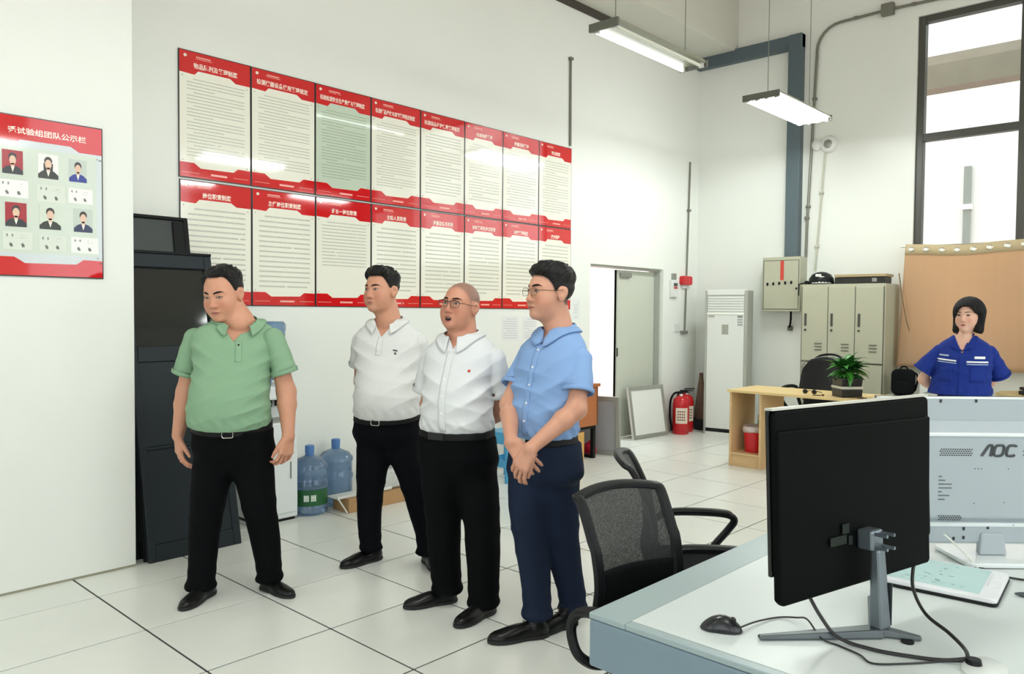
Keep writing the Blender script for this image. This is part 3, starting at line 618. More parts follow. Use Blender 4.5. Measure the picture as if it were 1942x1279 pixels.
# ------------------------------------------------------------------ extinguisher, broom, switches in the corner
EXR = mat('extinguisher_red', srgb(190, 22, 30), 0.25, var=0.05)
def extinguisher(loc, rz, label):
    e = empty('fire_extinguisher', loc, rz, label, 'extinguisher', 'fire extinguishers in the corner'); e.scale = (1.2, 1.2, 1.12)
    MB().lathe([(0.0, 0.0), (0.078, 0.0), (0.083, 0.015), (0.083, 0.34), (0.072, 0.385), (0.04, 0.41), (0.024, 0.42), (0.024, 0.44), (0, 0.44)], 24).build('cylinder', EXR, e, smooth=True)
    b = MB(); b.b2((-0.02, -0.02, 0.435), (0.02, 0.02, 0.465)); b.b2((-0.012, -0.01, 0.47), (0.10, 0.01, 0.482)); b.b2((-0.012, -0.012, 0.448), (0.085, 0.012, 0.458)); b.build('valve', BLACKP, e, bevel=0.003)
    MB().tube(smooth_path([(-0.02, 0, 0.455), (-0.07, 0.0, 0.44), (-0.105, 0, 0.36), (-0.11, 0, 0.2), (-0.095, 0, 0.08)]), 0.011, 8).build('hose', BLACKF, e, smooth=True)
    MB().tube([(-0.095, 0, 0.09), (-0.09, 0, 0.03)], [0.013, 0.017], 8).build('nozzle', BLACKP, e, smooth=True)
    lb_ = MB().lathe([(0.0836, 0.12), (0.0836, 0.29)], 48); lb_.f = lb_.f[30:42]; lb_.mi = lb_.mi[30:42]
    l = lb_.build('label_sheet', mat('ext_label', srgb(226, 214, 196), 0.4, var=0.1), e, smooth=True)
    b = MB()
    for q in range(4):
        a = math.radians(-115 + 14 * q)
        for zz in (0.16, 0.19, 0.22, 0.25):
            p = Vector((0.0842 * math.cos(a), 0.0842 * math.sin(a), zz)); b.box((0, 0, 0), (0.001, 0.014, 0.016), Matrix.Translation(p) @ Matrix.Rotation(a, 4, 'Z'))
    b.build('label_print', mat('ext_ink', srgb(120, 60, 50), 0.5), l)
    MB().ball((0.0, -0.026, 0.425), (0.016, 0.01, 0.016), 10, 8).build('gauge', WHITEP, e)
    return e
extinguisher((-0.73, 6.98, 0), math.radians(38), 'red fire extinguisher in front, with cream label, near the far corner')
extinguisher((-0.80, 7.21, 0), math.radians(60), 'red fire extinguisher just behind the labelled one')
br = empty('broom', (-0.76, 7.52, 0), math.radians(45), 'brown tapering broom standing head down in the corner', 'broom')
b = MB(); b.tube([(0, 0, 0.0), (0, 0, 0.10), (0, 0, 0.30), (0, 0, 0.55), (0, 0, 0.66)], [0.15, 0.145, 0.115, 0.07, 0.045], 16, flat=0.55)
b.build('bristle_head', mat('broom_brown', srgb(122, 96, 82), 0.9, var=0.3, scale=25, bump=0.6, bscale=120), br, smooth=True)
MB().tube([(0, 0, 0.0), (0, 0, 0.14)], [0.155, 0.148], 16, flat=0.58).build('bristle_tips', mat('broom_dark', srgb(40, 44, 42), 0.9, var=0.2), br, smooth=True)
MB().cyl((0, 0, 0.62), (0, 0.0, 0.72), 0.024, 10).build('socket', mat('broom_socket', srgb(110, 78, 66), 0.6), br, smooth=True)
fa = empty('fire_alarm', (-0.95, 7.37, 1.9), 0, 'red fire alarm beacon on the wall beside the door corner', 'alarm')
b = MB(); b.prism(rrect(0.22, 0.115, 0.03), 0.0, 0.07, lambda u, v, t: (t, u, v)); b.build('beacon', mat('alarm_red', srgb(200, 34, 40), 0.3, var=0.03), fa, bevel=0.012)
MB().b2((0, -0.06, -0.10), (0.03, 0.06, -0.055)).build('sounder', WHITEP, fa, bevel=0.005)
cp = empty('call_point', (-0.95, 7.10, 1.79), 0, 'small white call point box below left of the red beacon', 'switch box')
MB().b2((0, -0.075, -0.11), (0.04, 0.085, 0.11)).build('case', WHITEP, cp, bevel=0.008)
MB().b2((0.04, -0.03, 0.03), (0.046, 0.05, 0.07)).build('window', mat('call_dark', srgb(70, 66, 62), 0.4), cp); MB().b2((0, -0.03, 0.11), (0.03, 0.05, 0.19)).build('cap', GREYMET, cp, bevel=0.004)
MB().b2((0.04, -0.03, 0.0), (0.046, 0.05, 0.022)).build('red_mark', EXR, cp)
sw = empty('wall_switch', (-0.95, 7.27, 1.27), 0, 'white switch plates on the wall at the foot of the thin conduit', 'switch')
MB().b2((0, -0.12, -0.02), (0.02, 0.0, 0.08)).build('switch_plate', WHITEP, sw, bevel=0.004); MB().b2((0, 0.03, -0.05), (0.035, 0.17, -0.01)).build('trunking', GREYMET, sw, bevel=0.003)

# ------------------------------------------------------------------ floor-standing air conditioner
ACW = mat('ac_white', srgb(222, 225, 219), 0.35, var=0.01); ACG = mat('ac_silver', srgb(168, 170, 160), 0.45, metal=0.1, var=0.03)
ac = empty('air_conditioner', (-0.29, 7.25, 0), math.radians(8), 'tall white floor standing air conditioner in the far corner', 'air conditioner')
MB().b2((-0.262, 0.02, 0.0), (0.262, 0.22, 1.765)).build('case', ACG, ac, bevel=0.01)
MB().b2((-0.255, 0.0, 1.705), (0.245, 0.02, 1.775)).build('top_cap', ACW, ac, bevel=0.008)
MB().b2((-0.235, -0.005, 0.075), (0.225, 0.02, 1.475)).build('front_panel', ACW, ac, bevel=0.006)
MB().b2((-0.235, -0.014, 1.470), (0.225, 0.02, 1.495)).build('panel_lip', mat('ac_lip', srgb(240, 242, 234), 0.3), ac, bevel=0.005)
MB().b2((-0.235, 0.004, 1.495), (0.225, 0.02, 1.70)).build('outlet_back', mat('ac_outlet', srgb(196, 198, 190), 0.5), ac)
for k in range(6): MB().b2((-0.232, -0.003, 0.0), (0.222, 0.008, 0.022), Matrix.Translation((0, 0, 1.51 + 0.031 * k))).build('louvre', ACW, ac, bevel=0.003)
MB().b2((-0.235, 0.004, 0.03), (0.225, 0.02, 0.073)).build('base_gap', BLACKP, ac); MB().b2((-0.25, 0.0, 0.0), (0.24, 0.02, 0.03)).build('plinth', ACW, ac)
MB().b2((-0.262, -0.006, 0.0), (-0.236, 0.02, 1.765)).build('side_trim', ACG, ac, bevel=0.004); MB().b2((0.226, -0.006, 0.0), (0.262, 0.02, 1.765)).build('side_trim', ACG, ac, bevel=0.004)
MB().b2((-0.045, -0.008, 1.23), (0.035, -0.004, 1.35)).build('display', mat('ac_display', srgb(158, 160, 148), 0.3), ac)
st_ = MB().b2((0.145, -0.008, 1.335), (0.21, -0.004, 1.462)).build('energy_label', mat('ac_sticker', srgb(206, 208, 204), 0.4), ac)
b = MB()
for q in range(4): b.b2((0.147, -0.0095, 1.345 + 0.03 * q), (0.208, -0.008, 1.355 + 0.03 * q + (0.012 if q == 3 else 0)))
b.build('label_print', mat('ac_ink', srgb(130, 132, 126), 0.5), st_)
MB().b2((-0.215, -0.008, 1.435), (-0.14, -0.004, 1.462)).build('maker_badge', mat('ac_badge', srgb(172, 174, 164), 0.4), ac)

# ------------------------------------------------------------------ meter box
CRM = mat('locker_cream', srgb(178, 178, 156), 0.4, var=0.02); CRMD = mat('locker_gap', srgb(96, 96, 82), 0.6)
mb = empty('meter_box', (0.05, 7.5, 1.515), 0, 'cream steel meter box with a red tape on the far wall', 'electric box')
MB().b2((0, 0, 0), (0.462, 0.2, 0.645)).build('case', CRM, mb, bevel=0.006)
MB().b2((0.02, -0.006, 0.03), (0.442, 0.004, 0.60)).build('door', CRM, mb, bevel=0.004)
for lo, hi in (((0.012, -0.003, 0.022), (0.02, 0.002, 0.608)), ((0.442, -0.003, 0.022), (0.45, 0.002, 0.608)), ((0.02, -0.003, 0.6), (0.442, 0.002, 0.608)), ((0.02, -0.003, 0.022), (0.442, 0.002, 0.03))):
    MB().b2(lo, hi).build('door_gap', CRMD, mb)
MB().b2((0.225, -0.008, 0.37), (0.268, -0.005, 0.60)).build('red_tape', mat('red_tape', srgb(196, 66, 52), 0.5), mb)
for k in range(5): MB().box((0.07 + 0.073 * k, -0.012, 0.325 + 0.004 * k), (0.022, 0.014, 0.035)).build('latch', BLACKP, mb, bevel=0.004)
MB().lathe([(0.012, 0), (0.012, 0.01), (0, 0.01)], 12, M=Matrix.Translation((0.425, -0.006, 0.27)) @ Matrix.Rotation(math.radians(90), 4, 'X')).build('lock', BLACKP, mb)
MB().tube(smooth_path([(0.30, 0.14, 0.0), (0.30, 0.14, -0.10), (0.275, 0.17, -0.19)]), 0.018, 8, flat=0.5).build('cable', BLACKF, mb, smooth=True)
MB().box((0.275, 0.185, -0.2), (0.06, 0.03, 0.06)).build('cable_clip', CRMD, mb, bevel=0.006)

# ------------------------------------------------------------------ lockers
lk = empty('locker_cabinet', (0.634, 7.25, 0), 0, 'cream steel six door locker cabinet against the far wall', 'locker')
LW, LH = 0.905, 1.82
MB().b2((0, 0.004, 0), (LW, 0.44, LH)).build('body', CRM, lk, bevel=0.006)
dw = (LW - 0.03) / 3
for i in range(3):
    for j, (z0, z1) in enumerate(((0.07, 0.945), (0.965, LH - 0.035))):
        x0 = 0.015 + i * dw
        d = MB().b2((x0 + 0.004, -0.012, z0), (x0 + dw - 0.004, 0.006, z1)).build('locker_door', CRM, lk, bevel=0.004)
        h = MB(); xh = x0 + 0.045; zc = z1 - 0.36
        h.b2((xh - 0.012, -0.022, zc - 0.07), (xh + 0.012, -0.010, zc + 0.07)); h.build('handle', mat('locker_handle', srgb(66, 66, 58), 0.4), d, bevel=0.004)
        MB().lathe([(0.012, 0), (0.012, 0.012), (0, 0.012)], 12, M=Matrix.Translation((xh, -0.012, zc - 0.115)) @ Matrix.Rotation(math.radians(90), 4, 'X')).build('lock', mat('locker_handle', srgb(66, 66, 58), 0.4), d)
        for q in range(3):
            MB().b2((x0 + dw * 0.52, -0.020, z0 + 0.12 + 0.035 * q), (x0 + dw * 0.80, -0.011, z0 + 0.130 + 0.035 * q)).build('vent_slot', CRMD, d, bevel=0.003)
        MB().b2((x0 + dw * 0.25, -0.015, z1 - 0.10), (x0 + dw * 0.6, -0.011, z1 - 0.06)).build('label_holder', CRM, d)
b = MB()
for i in range(4): b.b2((0.015 + i * dw - 0.004, -0.004, 0.06), (0.015 + i * dw + 0.004, 0.005, LH - 0.03))
b.b2((0.015, -0.004, 0.945), (LW - 0.015, 0.005, 0.965)); b.build('door_gaps', CRMD, lk)
hm = empty('safety_helmet', (0.80, 7.40, 1.82), math.radians(20), 'black and white safety helmet on top of the lockers', 'helmet')
b = MB(); b.lathe([(0.135, 0.0), (0.138, 0.02), (0.13, 0.07), (0.10, 0.115), (0.05, 0.14), (0, 0.147)], 24); b.build('shell', BLACKP, hm, smooth=True)
MB().tube(smooth_path([(-0.14, -0.06, 0.012), (-0.17, 0.0, 0.012), (-0.14, 0.06, 0.012)]), 0.012, 8).build('peak', BLACKP, hm, smooth=True)
MB().grid(lambda u, v: ((0.139 - 0.02 * v) * math.cos(-2.4 + 1.7 * u), (0.139 - 0.02 * v) * math.sin(-2.4 + 1.7 * u), 0.012 + 0.08 * v * (1 - 0.5 * abs(u - 0.5))), 10, 4).build('white_decal', WHITEP, hm, smooth='all', solid=0.002)
MB().b2((-0.06, -0.125, 0.085), (0.0, -0.105, 0.115)).build('white_badge', WHITEP, hm, bevel=0.004)
gb = empty('black_glove', (0.650, 7.36, 1.825), 0, 'black folded glove on the lockers at the left of the helmet', 'glove')
MB().ball((0, 0, 0.02), (0.022, 0.05, 0.02), 12, 8).build('glove_body', BLACKF, gb, smooth='all'); MB().tube([(-0.03, -0.02, 0.012), (-0.04, -0.118, 0.0), (-0.04, -0.128, -0.13)], 0.008, 6).build('strap', BLACKF, gb)
tr_ = empty('long_case', (0.965, 7.35, 1.822), 0, 'long black case with a pale wooden lid on top of the lockers', 'case')
MB().b2((0.0, 0.0, 0.0), (0.53, 0.22, 0.072)).build('case_body', mat('case_black', srgb(34, 34, 30), 0.5, var=0.1), tr_, bevel=0.005)
MB().b2((0.0, -0.01, 0.075), (0.545, 0.24, 0.105)).build('lid', mat('case_lid', srgb(172, 152, 116), 0.6, var=0.08), tr_, bevel=0.005)
MB().b2((0.40, -0.006, 0.02), (0.45, 0.0, 0.06)).build('latch', GREYMET, tr_, bevel=0.002)

# ------------------------------------------------------------------ curtain
CUR = bpy.data.materials.new('tan_curtain'); CUR.use_nodes = True; nt = CUR.node_tree; b_ = nt.nodes['Principled BSDF']; out = nt.nodes['Material Output']
tl = nt.nodes.new('ShaderNodeBsdfTranslucent'); mxs = nt.nodes.new('ShaderNodeMixShader'); mxs.inputs[0].default_value = 0.60
tc = nt.nodes.new('ShaderNodeTexCoord'); nz = nt.nodes.new('ShaderNodeTexNoise'); nz.inputs['Scale'].default_value = 3.0; mpn = nt.nodes.new('ShaderNodeMapping'); mpn.inputs['Scale'].default_value = (6, 1, 0.6)
cr = nt.nodes.new('ShaderNodeMix'); cr.data_type = 'RGBA'; cr.inputs[6].default_value = srgb(206, 188, 158) + (1,); cr.inputs[7].default_value = srgb(222, 204, 174) + (1,)
nt.links.new(tc.outputs['Object'], mpn.inputs[0]); nt.links.new(mpn.outputs[0], nz.inputs['Vector']); nt.links.new(nz.outputs['Fac'], cr.inputs[0]); nt.links.new(cr.outputs[2], b_.inputs['Base Color'])
tl.inputs[0].default_value = srgb(242, 206, 168) + (1,); b_.inputs['Roughness'].default_value = 0.9
nt.links.new(b_.outputs[0], mxs.inputs[1]); nt.links.new(tl.outputs[0], mxs.inputs[2]); nt.links.new(mxs.outputs[0], out.inputs[0])
cu = empty('curtain', (1.62, 7.5, 0.93), 0, 'tan curtain with eyelets hung across the lower half of the far window', 'curtain')
CW = 3.2; CH = 1.30
eyes = [0.055 + 0.148 * k for k in range(22)]
def cur(u, v):
    x = u * CW; z = v * CH
    sag = -0.028 * math.sin(math.pi * min(1, max(0, x / 1.1)))**2 * v if x < 1.1 else -0.02 * abs(math.sin(3 * x)) * v
    yy = 0.030 * math.sin(x * 7.2 + 0.8 * math.sin(3 * z)) * (0.4 + 0.6 * (1 - v)) + 0.012 * math.sin(x * 21.0) * v ** 6
    xx = x + (0.035 * (1 - v) * -1 if x < 0.05 else 0) + 0.03 * v * (1 - u)
    return (xx, yy, z + sag)
MB().grid(cur, 160, 24).build('cloth', CUR, cu, smooth='all', solid=0.003)
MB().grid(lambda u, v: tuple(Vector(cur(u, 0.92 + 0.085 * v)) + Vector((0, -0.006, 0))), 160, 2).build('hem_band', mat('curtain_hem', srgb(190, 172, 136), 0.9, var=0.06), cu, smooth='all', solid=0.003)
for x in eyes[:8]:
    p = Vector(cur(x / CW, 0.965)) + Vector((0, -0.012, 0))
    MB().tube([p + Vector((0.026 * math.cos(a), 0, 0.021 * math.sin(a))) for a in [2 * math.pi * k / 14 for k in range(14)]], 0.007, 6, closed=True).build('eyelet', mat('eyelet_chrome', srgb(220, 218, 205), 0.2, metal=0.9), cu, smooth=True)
    MB().cyl(p + Vector((0, 0.002, 0)), p + Vector((0, -0.003, 0)), 0.021, 14).build('eyelet_glow_disc', mat('eyelet_backlight_cream', srgb(250, 248, 236), 0.6), cu)  # cream disc stands in for backlight coming through the eyelet hole
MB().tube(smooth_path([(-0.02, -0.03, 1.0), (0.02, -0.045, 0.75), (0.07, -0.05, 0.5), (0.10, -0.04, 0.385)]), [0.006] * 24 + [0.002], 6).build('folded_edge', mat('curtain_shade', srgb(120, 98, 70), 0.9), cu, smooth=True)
MB().tube([(-0.03, 0.03, 1.285), (3.3, 0.03, 1.285)], 0.008, 8).build('curtain_wire', GREYMET, cu)

# ------------------------------------------------------------------ wooden desk with open side, things on it
WOOD = bpy.data.materials.new('desk_light_wood'); WOOD.use_nodes = True; nt = WOOD.node_tree; b_ = nt.nodes['Principled BSDF']; b_.inputs['Roughness'].default_value = 0.42
tc = nt.nodes.new('ShaderNodeTexCoord'); mp = nt.nodes.new('ShaderNodeMapping'); mp.inputs['Scale'].default_value = (1.5, 14, 14); nz = nt.nodes.new('ShaderNodeTexNoise'); nz.inputs['Scale'].default_value = 2.2; nz.inputs['Detail'].default_value = 5
cr = nt.nodes.new('ShaderNodeMix'); cr.data_type = 'RGBA'; cr.inputs[6].default_value = srgb(206, 168, 118) + (1,); cr.inputs[7].default_value = srgb(226, 196, 148) + (1,)
for a_, c_ in ((tc.outputs['Object'], mp.inputs[0]), (mp.outputs[0], nz.inputs['Vector']), (nz.outputs['Fac'], cr.inputs[0]), (cr.outputs[2], b_.inputs['Base Color'])): nt.links.new(a_, c_)
WOODE = mat('wood_edge', srgb(226, 198, 140), 0.45, var=0.05)
dk = empty('wooden_desk', (0.65, 5.50, 0), 0, 'light wooden desk with an open side shelf in front of the lockers', 'desk')
MB().b2((0, 0, 0.725), (1.40, 0.62, 0.75)).build('desktop', WOODE, dk, bevel=0.003)
MB().b2((0.0, 0.06, 0), (0.022, 0.56, 0.725)).build('side_panel', WOOD, dk)
MB().b2((0.305, 0.06, 0), (0.327, 0.56, 0.725)).build('divider', WOOD, dk); MB().b2((1.36, 0.06, 0), (1.382, 0.56, 0.725)).build('side_panel', WOOD, dk)
MB().b2((0.022, 0.06, 0.115), (0.305, 0.56, 0.135)).build('shelf', WOOD, dk); MB().b2((0.022, 0.075, 0.0), (0.305, 0.092, 0.115)).build('kick_board', WOOD, dk)
gd = empty('green_box', (0.80, 5.92, 0.135), 0, 'pale green box at the back of the desk shelf behind the red bucket', 'box')
MB().b2((-0.03, 0, 0), (0.13, 0.10, 0.33)).build('box_body', mat('box_green', srgb(126, 190, 150), 0.5, var=0.04), gd, bevel=0.004); MB().b2((-0.03, -0.003, 0.29), (0.13, 0.1, 0.345)).build('box_lid', mat('box_white', srgb(222, 230, 218), 0.5), gd, bevel=0.003)
bk = empty('red_bucket', (0.825, 5.735, 0.135), 0, 'red bin with a clear liner rim on the shelf of the wooden desk', 'bin')
MB().lathe([(0, 0), (0.085, 0), (0.10, 0.22), (0.103, 0.23), (0.098, 0.23), (0.083, 0.01), (0, 0.01)], 24).build('bin', mat('bin_red', srgb(206, 24, 34), 0.35, var=0.05), bk, smooth=True)
b = MB(); b.lathe([(0.106, 0.195), (0.112, 0.215), (0.108, 0.245), (0.095, 0.262), (0.09, 0.23)], 32); rnd = random.Random(5); b.v = [(x * (1 + rnd.uniform(-.04, .04)), y * (1 + rnd.uniform(-.04, .04)), z + rnd.uniform(-.006, .006)) for x, y, z in b.v]
b.build('liner', mat('bin_liner', srgb(214, 200, 196), 0.3, var=0.08, bump=0.4), bk, smooth='all')
sg = empty('sunglasses', (1.41, 5.62, 0.752), 0, 'pair of dark sunglasses standing on the wooden desk', 'sunglasses')
for sx in (-0.042, 0.042):
    MB().ball((sx, 0, 0.024), (0.024, 0.005, 0.022), 14, 10).build('lens', mat('sunglass_lens', (0.01, 0.01, 0.012), 0.1), sg, smooth='all')
    MB().tube([(sx * 1.5, 0.002, 0.032), (sx * 1.5, 0.13, 0.012)], 0.003, 6).build('temple', BLACKP, sg)
MB().tube([(-0.02, 0, 0.032), (0, -0.003, 0.036), (0.02, 0, 0.032)], 0.003, 6).build('bridge', BLACKP, sg)
# potted plant
pt = empty('potted_plant', (1.715, 5.70, 0.75), math.radians(-42), 'leafy green plant in a black square pot with white band on the wooden desk', 'plant')
POTB = mat('pot_black', srgb(30, 30, 27), 0.35, var=0.1)
def frust(w0, w1, z0, z1, nm, m):
    b = MB(); q = [(sx * w / 2, sy * w / 2, z) for w, z in ((w0, z0), (w1, z1)) for sx, sy in ((-1, -1), (1, -1), (1, 1), (-1, 1))]
    b.add(q, [(3, 2, 1, 0), (4, 5, 6, 7), (0, 1, 5, 4), (1, 2, 6, 5), (2, 3, 7, 6), (3, 0, 4, 7)]); return b.build(nm, m, pt, bevel=0.006)
frust(0.185, 0.192, 0.0, 0.072, 'pot_base', POTB); frust(0.198, 0.200, 0.073, 0.098, 'white_band', mat('pot_white', srgb(200, 198, 186), 0.35)); frust(0.180, 0.194, 0.098, 0.172, 'pot_rim', POTB)
LEAF = mat('leaf_green', srgb(58, 128, 44), 0.35, var=0.45, scale=9, spec=0.5); LEAF2 = mat('leaf_dark', srgb(34, 88, 34), 0.35, var=0.3, scale=9)
rnd = random.Random(21)
MB().b2((-0.085, -0.085, 0.16), (0.085, 0.085, 0.172)).build('soil', mat('soil', srgb(50, 40, 30), 0.95), pt)
def leaf_mb(L_, w_, droop, curl):
    b = MB(); nu, nv = 6, 2
    def fn(u, v):
        s = (v - 0.5) * 2; wd_ = w_ * math.sin(math.pi * (0.04 + 0.96 * u) ** 0.8) * (1 - 0.2 * u)
        return (L_ * u * (1 - 0.15 * u), s * wd_, -droop * L_ * u * u + curl * abs(s) * wd_)
    b.grid(fn, nu, nv); return b
protos = [leaf_mb(0.145, 0.036, d, 0.30).build('leaf', LEAF if k % 3 else LEAF2, None, smooth='all') for k, d in enumerate((0.2, 0.5, 0.8, 0.35))]
for i in range(84):
    p = protos[i % 4]; o = p if i < 4 else p.copy()
    if i >= 4: COL.objects.link(o)
    o.parent = pt; az = rnd.uniform(0, 2 * math.pi); ring = (i / 84.0)
    el = math.radians(80 - 82 * ring ** 0.8 + rnd.uniform(-8, 8)); s = rnd.uniform(0.75, 1.15); r0 = rnd.uniform(0.0, 0.06)
    o.matrix_local = Matrix.Translation((r0 * math.cos(az), r0 * math.sin(az), 0.18 + rnd.uniform(0, 0.08) + 0.05 * (1 - ring))) @ Euler((rnd.uniform(-0.5, 0.5), -el, az), 'XYZ').to_matrix().to_4x4() @ Matrix.Scale(s, 4)
# small things on the desk
ky = empty('key_bunch', (1.50, 5.57, 0.75), 0.4, 'small dark keys lying on the wooden desk left of the plant', 'keys')
MB().b2((-0.04, -0.012, 0), (0.03, 0.012, 0.008)).build('key', mat('key_brown', srgb(96, 62, 40), 0.5), ky, bevel=0.003); MB().b2((0.035, -0.008, 0), (0.06, 0.008, 0.016)).build('fob', mat('key_brown', srgb(96, 62, 40), 0.5), ky, bevel=0.003)
ky = empty('broken_pencil', (1.86, 5.60, 0.75), 0.2, 'short brown pencil stub on the wooden desk right of the plant', 'pen')
MB().cyl((-0.02, 0, 0.008), (0.03, 0, 0.008), 0.008, 8).build('shaft', mat('key_brown', srgb(96, 62, 40), 0.5), ky, smooth=True); MB().cyl((0.03, 0, 0.008), (0.055, 0, 0.008), 0.004, 8).build('tip', BLACKP, ky)

# black padded chair behind the wooden desk
oc = empty('padded_chair', (1.15, 6.56, 0), math.radians(-8), 'black padded office chair behind the wooden desk', 'chair')
LEA = mat('black_leather', (0.008, 0.009, 0.009), 0.45, spec=0.25, var=0.1, scale=20)
b = MB()
def backfn(u, v, front):
    x = (u - 0.5) * 2; hw = 0.23 * (1 - 0.28 * max(0, v - 0.62) ** 1.3 / 0.25); top = 0.36 * v * (1 - 0.10 * x * x * v)
    return (x * hw, (0.10 * v + 0.05 * (1 - x * x) - (0.045 if front else -0.045) * (1 - 0.5 * x ** 4)), 0.68 + top)
b.grid(lambda u, v: backfn(u, v, True), 14, 10); b.grid(lambda u, v: backfn(u, v, False), 14, 10)
n = 15
b.build('backrest', LEA, oc, smooth='all', solid=0.05)
MB().tube([backfn(k / 20, 1.0, True) for k in range(21)] , 0.010, 8).build('grey_piping', mat('piping_grey', srgb(150, 150, 142), 0.5), oc, smooth=True)
MB().tube(smooth_path([(-0.16, 0.11, 1.0), (-0.10, 0.17, 1.055), (0.05, 0.18, 1.065), (0.20, 0.16, 1.0)]), 0.012, 8).build('top_handle', BLACKP, oc, smooth=True)
MB().tube(smooth_path([(-0.19, 0.0, 0.99), (-0.215, 0.0, 0.94), (-0.225, 0.0, 0.9)]), 0.010, 6).build('shoulder_strap', mat('piping_grey', srgb(150, 150, 142), 0.5), oc, smooth=True)
b = MB(); b.prism(rrect(0.48, 0.46, 0.06), 0.43, 0.50, lambda u, v, t: (u, v - 0.15, t)); b.build('seat', LEA, oc, bevel=0.015)
MB().b2((-0.20, 0.0, 0.48), (0.20, 0.05, 0.70)).build('back_support', BLACKP, oc, bevel=0.01)
for sx in (-1, 1): MB().tube(smooth_path([(sx * 0.24, 0.06, 0.47), (sx * 0.285, 0.05, 0.6), (sx * 0.285, 0.0, 0.72), (sx * 0.285, -0.25, 0.72), (sx * 0.27, -0.28, 0.6), (sx * 0.24, -0.15, 0.46)]), 0.018, 8).build('armrest', BLACKP, oc, smooth=True)
MB().cyl((0, -0.12, 0.08), (0, -0.12, 0.43), 0.03, 12).build('gas_post', BLACKP, oc, smooth=True)
for k in range(5):
    a = 2 * math.pi * k / 5 + 0.3; f_ = MB().tube([(0, -0.12, 0.11), (0.27 * math.cos(a), -0.12 + 0.27 * math.sin(a), 0.075)], [0.03, 0.018], 8).build('foot', BLACKP, oc, smooth=True)
    MB().ball((0.27 * math.cos(a), -0.12 + 0.27 * math.sin(a), 0.03), (0.022, 0.022, 0.03), 12, 8).build('caster', BLACKP, f_)

# low side table with backpack, right-hand wooden desk
lt_ = empty('low_table', (1.86, 7.28, 0), 0, 'pale grey low table under the curtain carrying the backpack', 'table')
LTM = mat('table_pale_grey', srgb(196, 198, 190), 0.4, var=0.02)
MB().b2((-0.28, -0.25, 0.62), (0.32, 0.24, 0.65)).build('tabletop', LTM, lt_, bevel=0.003)
for sx in (-0.26, 0.28):
    for sy in (-0.23, 0.21): MB().b2((sx, sy, 0), (sx + 0.03, sy + 0.03, 0.62)).build('leg', LTM, lt_)
wb = empty('white_carton', (1.98, 7.32, 0.652), 0, 'white carton on the low table right of the backpack', 'box')
MB().b2((-0.085, -0.10, 0), (0.17, 0.12, 0.235)).build('carton', WHITEP, wb, bevel=0.006); MB().b2((-0.03, -0.105, 0.04), (0.14, -0.10, 0.05)).build('seam', GREYMET, wb)
bp_ = empty('backpack', (1.74, 7.24, 0.652), 0, 'black backpack standing on the low table under the curtain', 'backpack')
b = MB(); b.prism(rrect(0.21, 0.27, 0.06, 5), -0.07, 0.07, lambda u, v, t: (u - 0.005 , t, v + 0.137)); b.build('body', BLACKF, bp_, bevel=0.025, bseg=3)
b = MB(); b.prism(rrect(0.16, 0.13, 0.03, 4), -0.10, -0.07, lambda u, v, t: (u, t, v + 0.085)); b.build('front_pocket', BLACKF, bp_, bevel=0.012)
MB().tube(smooth_path([(-0.04, 0.0, 0.265), (-0.02, 0, 0.295), (0.02, 0, 0.295), (0.04, 0, 0.265)]), 0.008, 8).build('grab_handle', BLACKF, bp_, smooth=True)
MB().tube(smooth_path([(0.06, 0.05, 0.25), (0.115, 0.03, 0.22), (0.125, 0.02, 0.15), (0.10, 0.03, 0.05)]), 0.010, 6).build('shoulder_strap', BLACKF, bp_, smooth=True)
rd = empty('corner_desk', (3.0, 7.30, 0), 0, 'light wooden desk under the window at the right edge, behind the woman', 'desk')
b = MB(); b.prism([(-0.42, -0.12), (-0.30, -0.25), (0.9, -0.30), (0.9, 0.25), (-0.30, 0.25), (-0.42, 0.10)], 0.72, 0.75, lambda u, v, t: (u, v, t)); b.build('desktop', mat('corner_wood', srgb(196, 172, 124), 0.45, var=0.06), rd, bevel=0.003)
MB().b2((-0.33, -0.2, 0), (-0.30, 0.22, 0.72)).build('side_panel', WOOD, rd); MB().b2((0.8, -0.2, 0), (0.83, 0.22, 0.72)).build('side_panel', WOOD, rd)
ks = empty('desk_telephone', (2.87, 7.12, 0.75), math.radians(30), 'small black telephone on the wooden desk at the right edge', 'telephone')
MB().b2((-0.07, -0.08, 0), (0.10, 0.08, 0.035)).build('base', BLACKP, ks, bevel=0.008); MB().b2((-0.06, -0.09, 0.04), (-0.015, 0.09, 0.07)).build('handset', BLACKP, ks, bevel=0.01)
# ------------------------------------------------------------------ control desk in the foreground
DG = mat('desk_grey_blue', srgb(150, 166, 168), 0.35, var=0.02); DF = mat('desk_fascia_blue_grey', srgb(116, 136, 148), 0.35, var=0.02)
DW = mat('desk_white_laminate', srgb(206, 213, 211), 0.36, var=0.015, spec=0.35)
cd = empty('control_desk', (3.115, 0.052, 0), math.radians(-0.6), 'long grey and white control desk in the foreground carrying both monitors', 'desk')
DL, DWd = 2.9, 1.75
